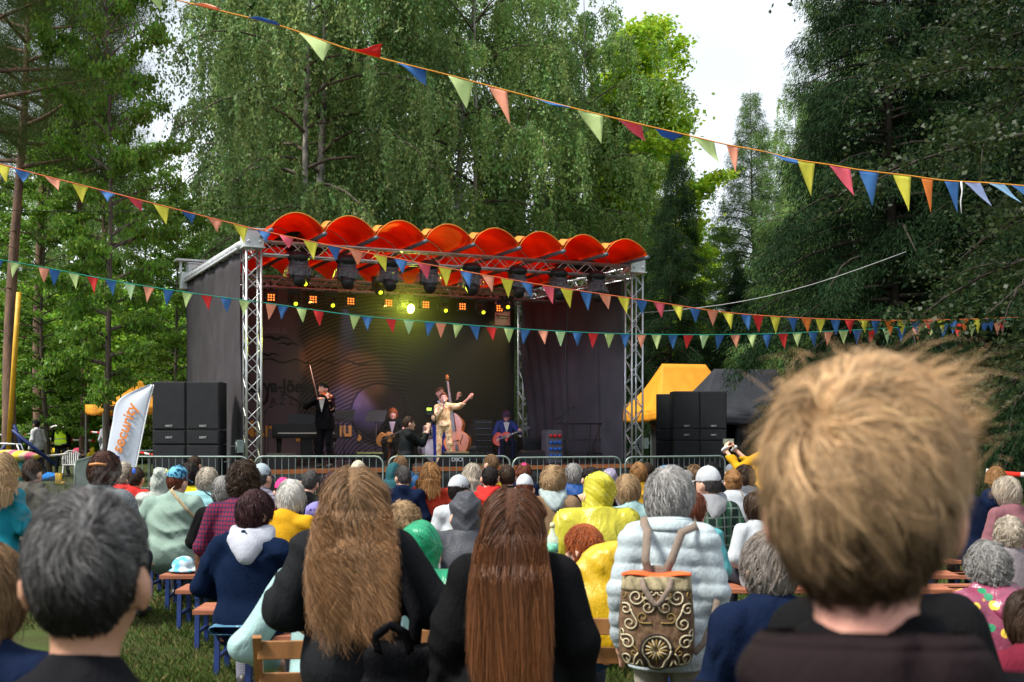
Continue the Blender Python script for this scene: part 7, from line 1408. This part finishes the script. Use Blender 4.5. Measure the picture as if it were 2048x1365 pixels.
o = thing('raincoat', 'yellow raincoat draped over a wooden folding chair', 'raincoat', W(1212, 1215, 5.55)); yc = fab('rain_yellow', (.75, .47, .01), rough=.4, crease=1.1, cscale=7, spec=.5); S_ = SD(.012); S_.cap((-.06, .05, .16), (.09, .05, .17), .1, .1, .08, (1, .7, 1)); S_.cap((0, .02, .0), (0, 0, -.14), .15, .13, .08, (1, .6, 1)); S_.ell((.02, .06, .2), (.1, .1, .1), None, .06); S_.disp = folds(.016, 12, 13); V, Q = S_.mesh(); link('coat', mesh_np('coat', V, Q), o, yc)
o = thing('umbrella', 'folded blue and white umbrella by the green poncho', 'umbrella', W(862, 1318, 5.0)); b = MB(); b.tube([(-.1, 0, -.03), (.0, 0, .01), (.1, 0, .06)], [.012, .03, .02], 8); b.build('canopy', pat('blue_white_stripes', lambda h: h.mix(h.stripe(h.sep()[2], 30, .3), (.02, .06, .3), (.6, .62, .65))), o); b = MB(); b.tube([(.1, 0, .06), (.16, 0, .085)], .006, 6); b.build('handle', black, o)
# left background: play equipment, tape, chair, boots
mast = mat('mast_yellow', (.6, .34, .02), rough=.5, var=.15); bluef = mat('frame_blue', (.015, .03, .14), rough=.5)
o = thing('bungee_trampoline', 'yellow mast on a blue frame of a bungee trampoline at the left edge', 'play equipment'); b = MB(); b.tube([W(38, 585, 31), W(30, 700, 31), W(17, 905, 31)], .07, 8); b.build('mast', mast, o)
for (a_, c_) in (((22, 800), (24, 935)), ((24, 860), (110, 930)), ((22, 880), (-30, 940)), ((28, 850), (60, 945))): b = MB(); b.tube([W(*a_, 31), W(c_[0], c_[1], 31.4)], .05, 7); b.build('strut', bluef, o)
b = MB(); b.tube([W(-20, 887, 30), W(42, 889, 30), W(58, 935, 30)], .025, 6); b.tube([W(34, 889, 30), W(50, 935, 30)], .02, 6); b.build('platform_rail', alu, o)
o = thing('inflatable', 'teal inflatable ring with a striped top behind the olive jacket', 'inflatable', W(15, 985, 29).xy.to_3d()); infl = pat('inflatable_stripes', lambda h: h.mix(h.stripe(h.sep()[0], 2.6, .35, .05), h.mix(h.stripe(h.sep()[0], 2.6, .3, .05, .4), (.6, .45, .3), (.6, .12, .2)), (.7, .5, .05)), rough=.4)
S_ = SD(.05); S_.ell((0, 0, .95), (.75, .6, .17), None, .1); V, Q = S_.mesh(); link('striped_top', mesh_np('striped_top', V, Q), o, infl); S_ = SD(.05); S_.ell((0, 0, .5), (.8, .7, .48), None, .1); S_.cut((0, 0, .02), (0, 0, -1)); V, Q = S_.mesh(); link('ring', mesh_np('ring', V, Q), o, mat('teal_pvc', (.01, .16, .16), rough=.35))
tapem = pat('hazard_tape', lambda h: h.mix(h.stripe(h.sep()[0], 2.6, .5, .01), (.7, .68, .66), (.7, .03, .02)), rough=.4, crease=0)
for i, (p, sag) in enumerate([([W(-20, 868, 41), W(190, 882, 42)], .05), ([W(40, 872, 45), W(110, 852, 47), W(200, 866, 47)], .05), ([W(-10, 905, 33), W(135, 908, 38)], .1), ([W(1972, 942, 20), W(2070, 950, 19)], .02), ([W(200, 880, 40), W(330, 915, 38)], .06)]):
    o = thing('barrier_tape', ['red and white tape strung between the pines at knee height', 'red and white tape further back among the trees', 'red tape low in front of the vest wearer', 'red and white tape at the right edge before the spruce', 'red and white tape behind the banner flag'][i], 'barrier tape', group='red and white barrier tapes')
    for q in range(len(p) - 1): band([p[q].lerp(p[q + 1], t / 8) - Vector((0, 0, sag * math.sin(math.pi * t / 8))) for t in range(9)], .075, 'tape', tapem, o, .001)
ch = W(142, HZ, 39); o = thing('garden_chair', 'white plastic garden chair beside the vest wearer', 'chair', (ch.x, 39, 0), .3); wp = mat('white_plastic', (.6, .6, .6), rough=.4)
b = MB(); b.box((0, 0, .43), (.48, .46, .03)); b.build('seat', wp, o, bevel=.01); b = MB()
for k in range(7): b.bar((-.18 + .06 * k, .2, .45), (-.2 + .067 * k, .3, .84), .035, .012)
b.tube([(-.25, .18, .44), (-.26, .3, .78), (-.1, .33, .88), (.1, .33, .88), (.26, .3, .78), (.25, .18, .44)], .02, 6); b.build('backrest', wp, o)
for x_ in (-.22, .22):
    for y_ in (-.2, .2): b = MB(); b.bar((x_, y_, .43), (x_ * 1.15, y_ * 1.2, 0), .04, .03); b.build('leg', wp, o)
    b = MB(); b.bar((x_ * 1.15, -.2, .64), (x_ * 1.15, .26, .64), .05, .02); b.bar((x_ * 1.15, -.2, .43), (x_ * 1.15, -.2, .64), .04, .02); b.build('armrest', wp, o)
for i in range(2):
    px = 115 + 8 * i; q = W(px, HZ, 34.8); o = thing('rubber_boot', ['left', 'right'][i] + ' one of the yellow rubber boots standing on the grass', 'boot', (q.x, 34.8 - .1 * i, 0), -1.9, 'pair of yellow boots'); b = MB(); b.tube([(0, 0, .33), (0, 0, .1), (0, .01, .06)], [.075, .06, .06], 10); b.tube([(0, -.03, .05), (0, .15, .045)], [.055, .048], 10); b.build('boot', mat('boot_yellow', (.75, .45, .01), rough=.3), o)
for i, (px, d, c) in enumerate(((100, 37, (.02, .2, .6)), (58, 40, (.02, .12, .4)), (112, 46, (.6, .45, .02)), (160, 46, (.5, .05, .1)))):
    q = W(px, HZ, d); o = thing('cloth_bundle', ['bright blue', 'dark blue', 'yellow', 'pink'][i] + ' bundle of cloth lying on the grass by the trees', 'bundle', (q.x, d, 0 if i < 2 else .6)); S_ = SD(.03); S_.ell((0, 0, .1), (.3, .25, .16), None, .05); S_.ell((.2, .05, .12), (.2, .16, .12), None, .05); S_.disp = folds(.03, i, 10); S_.cut((0, 0, .003), (0, 0, -1)); V, Q = S_.mesh(); link('bundle', mesh_np('bundle', V, Q), o, fab('bundle%d' % i, c))
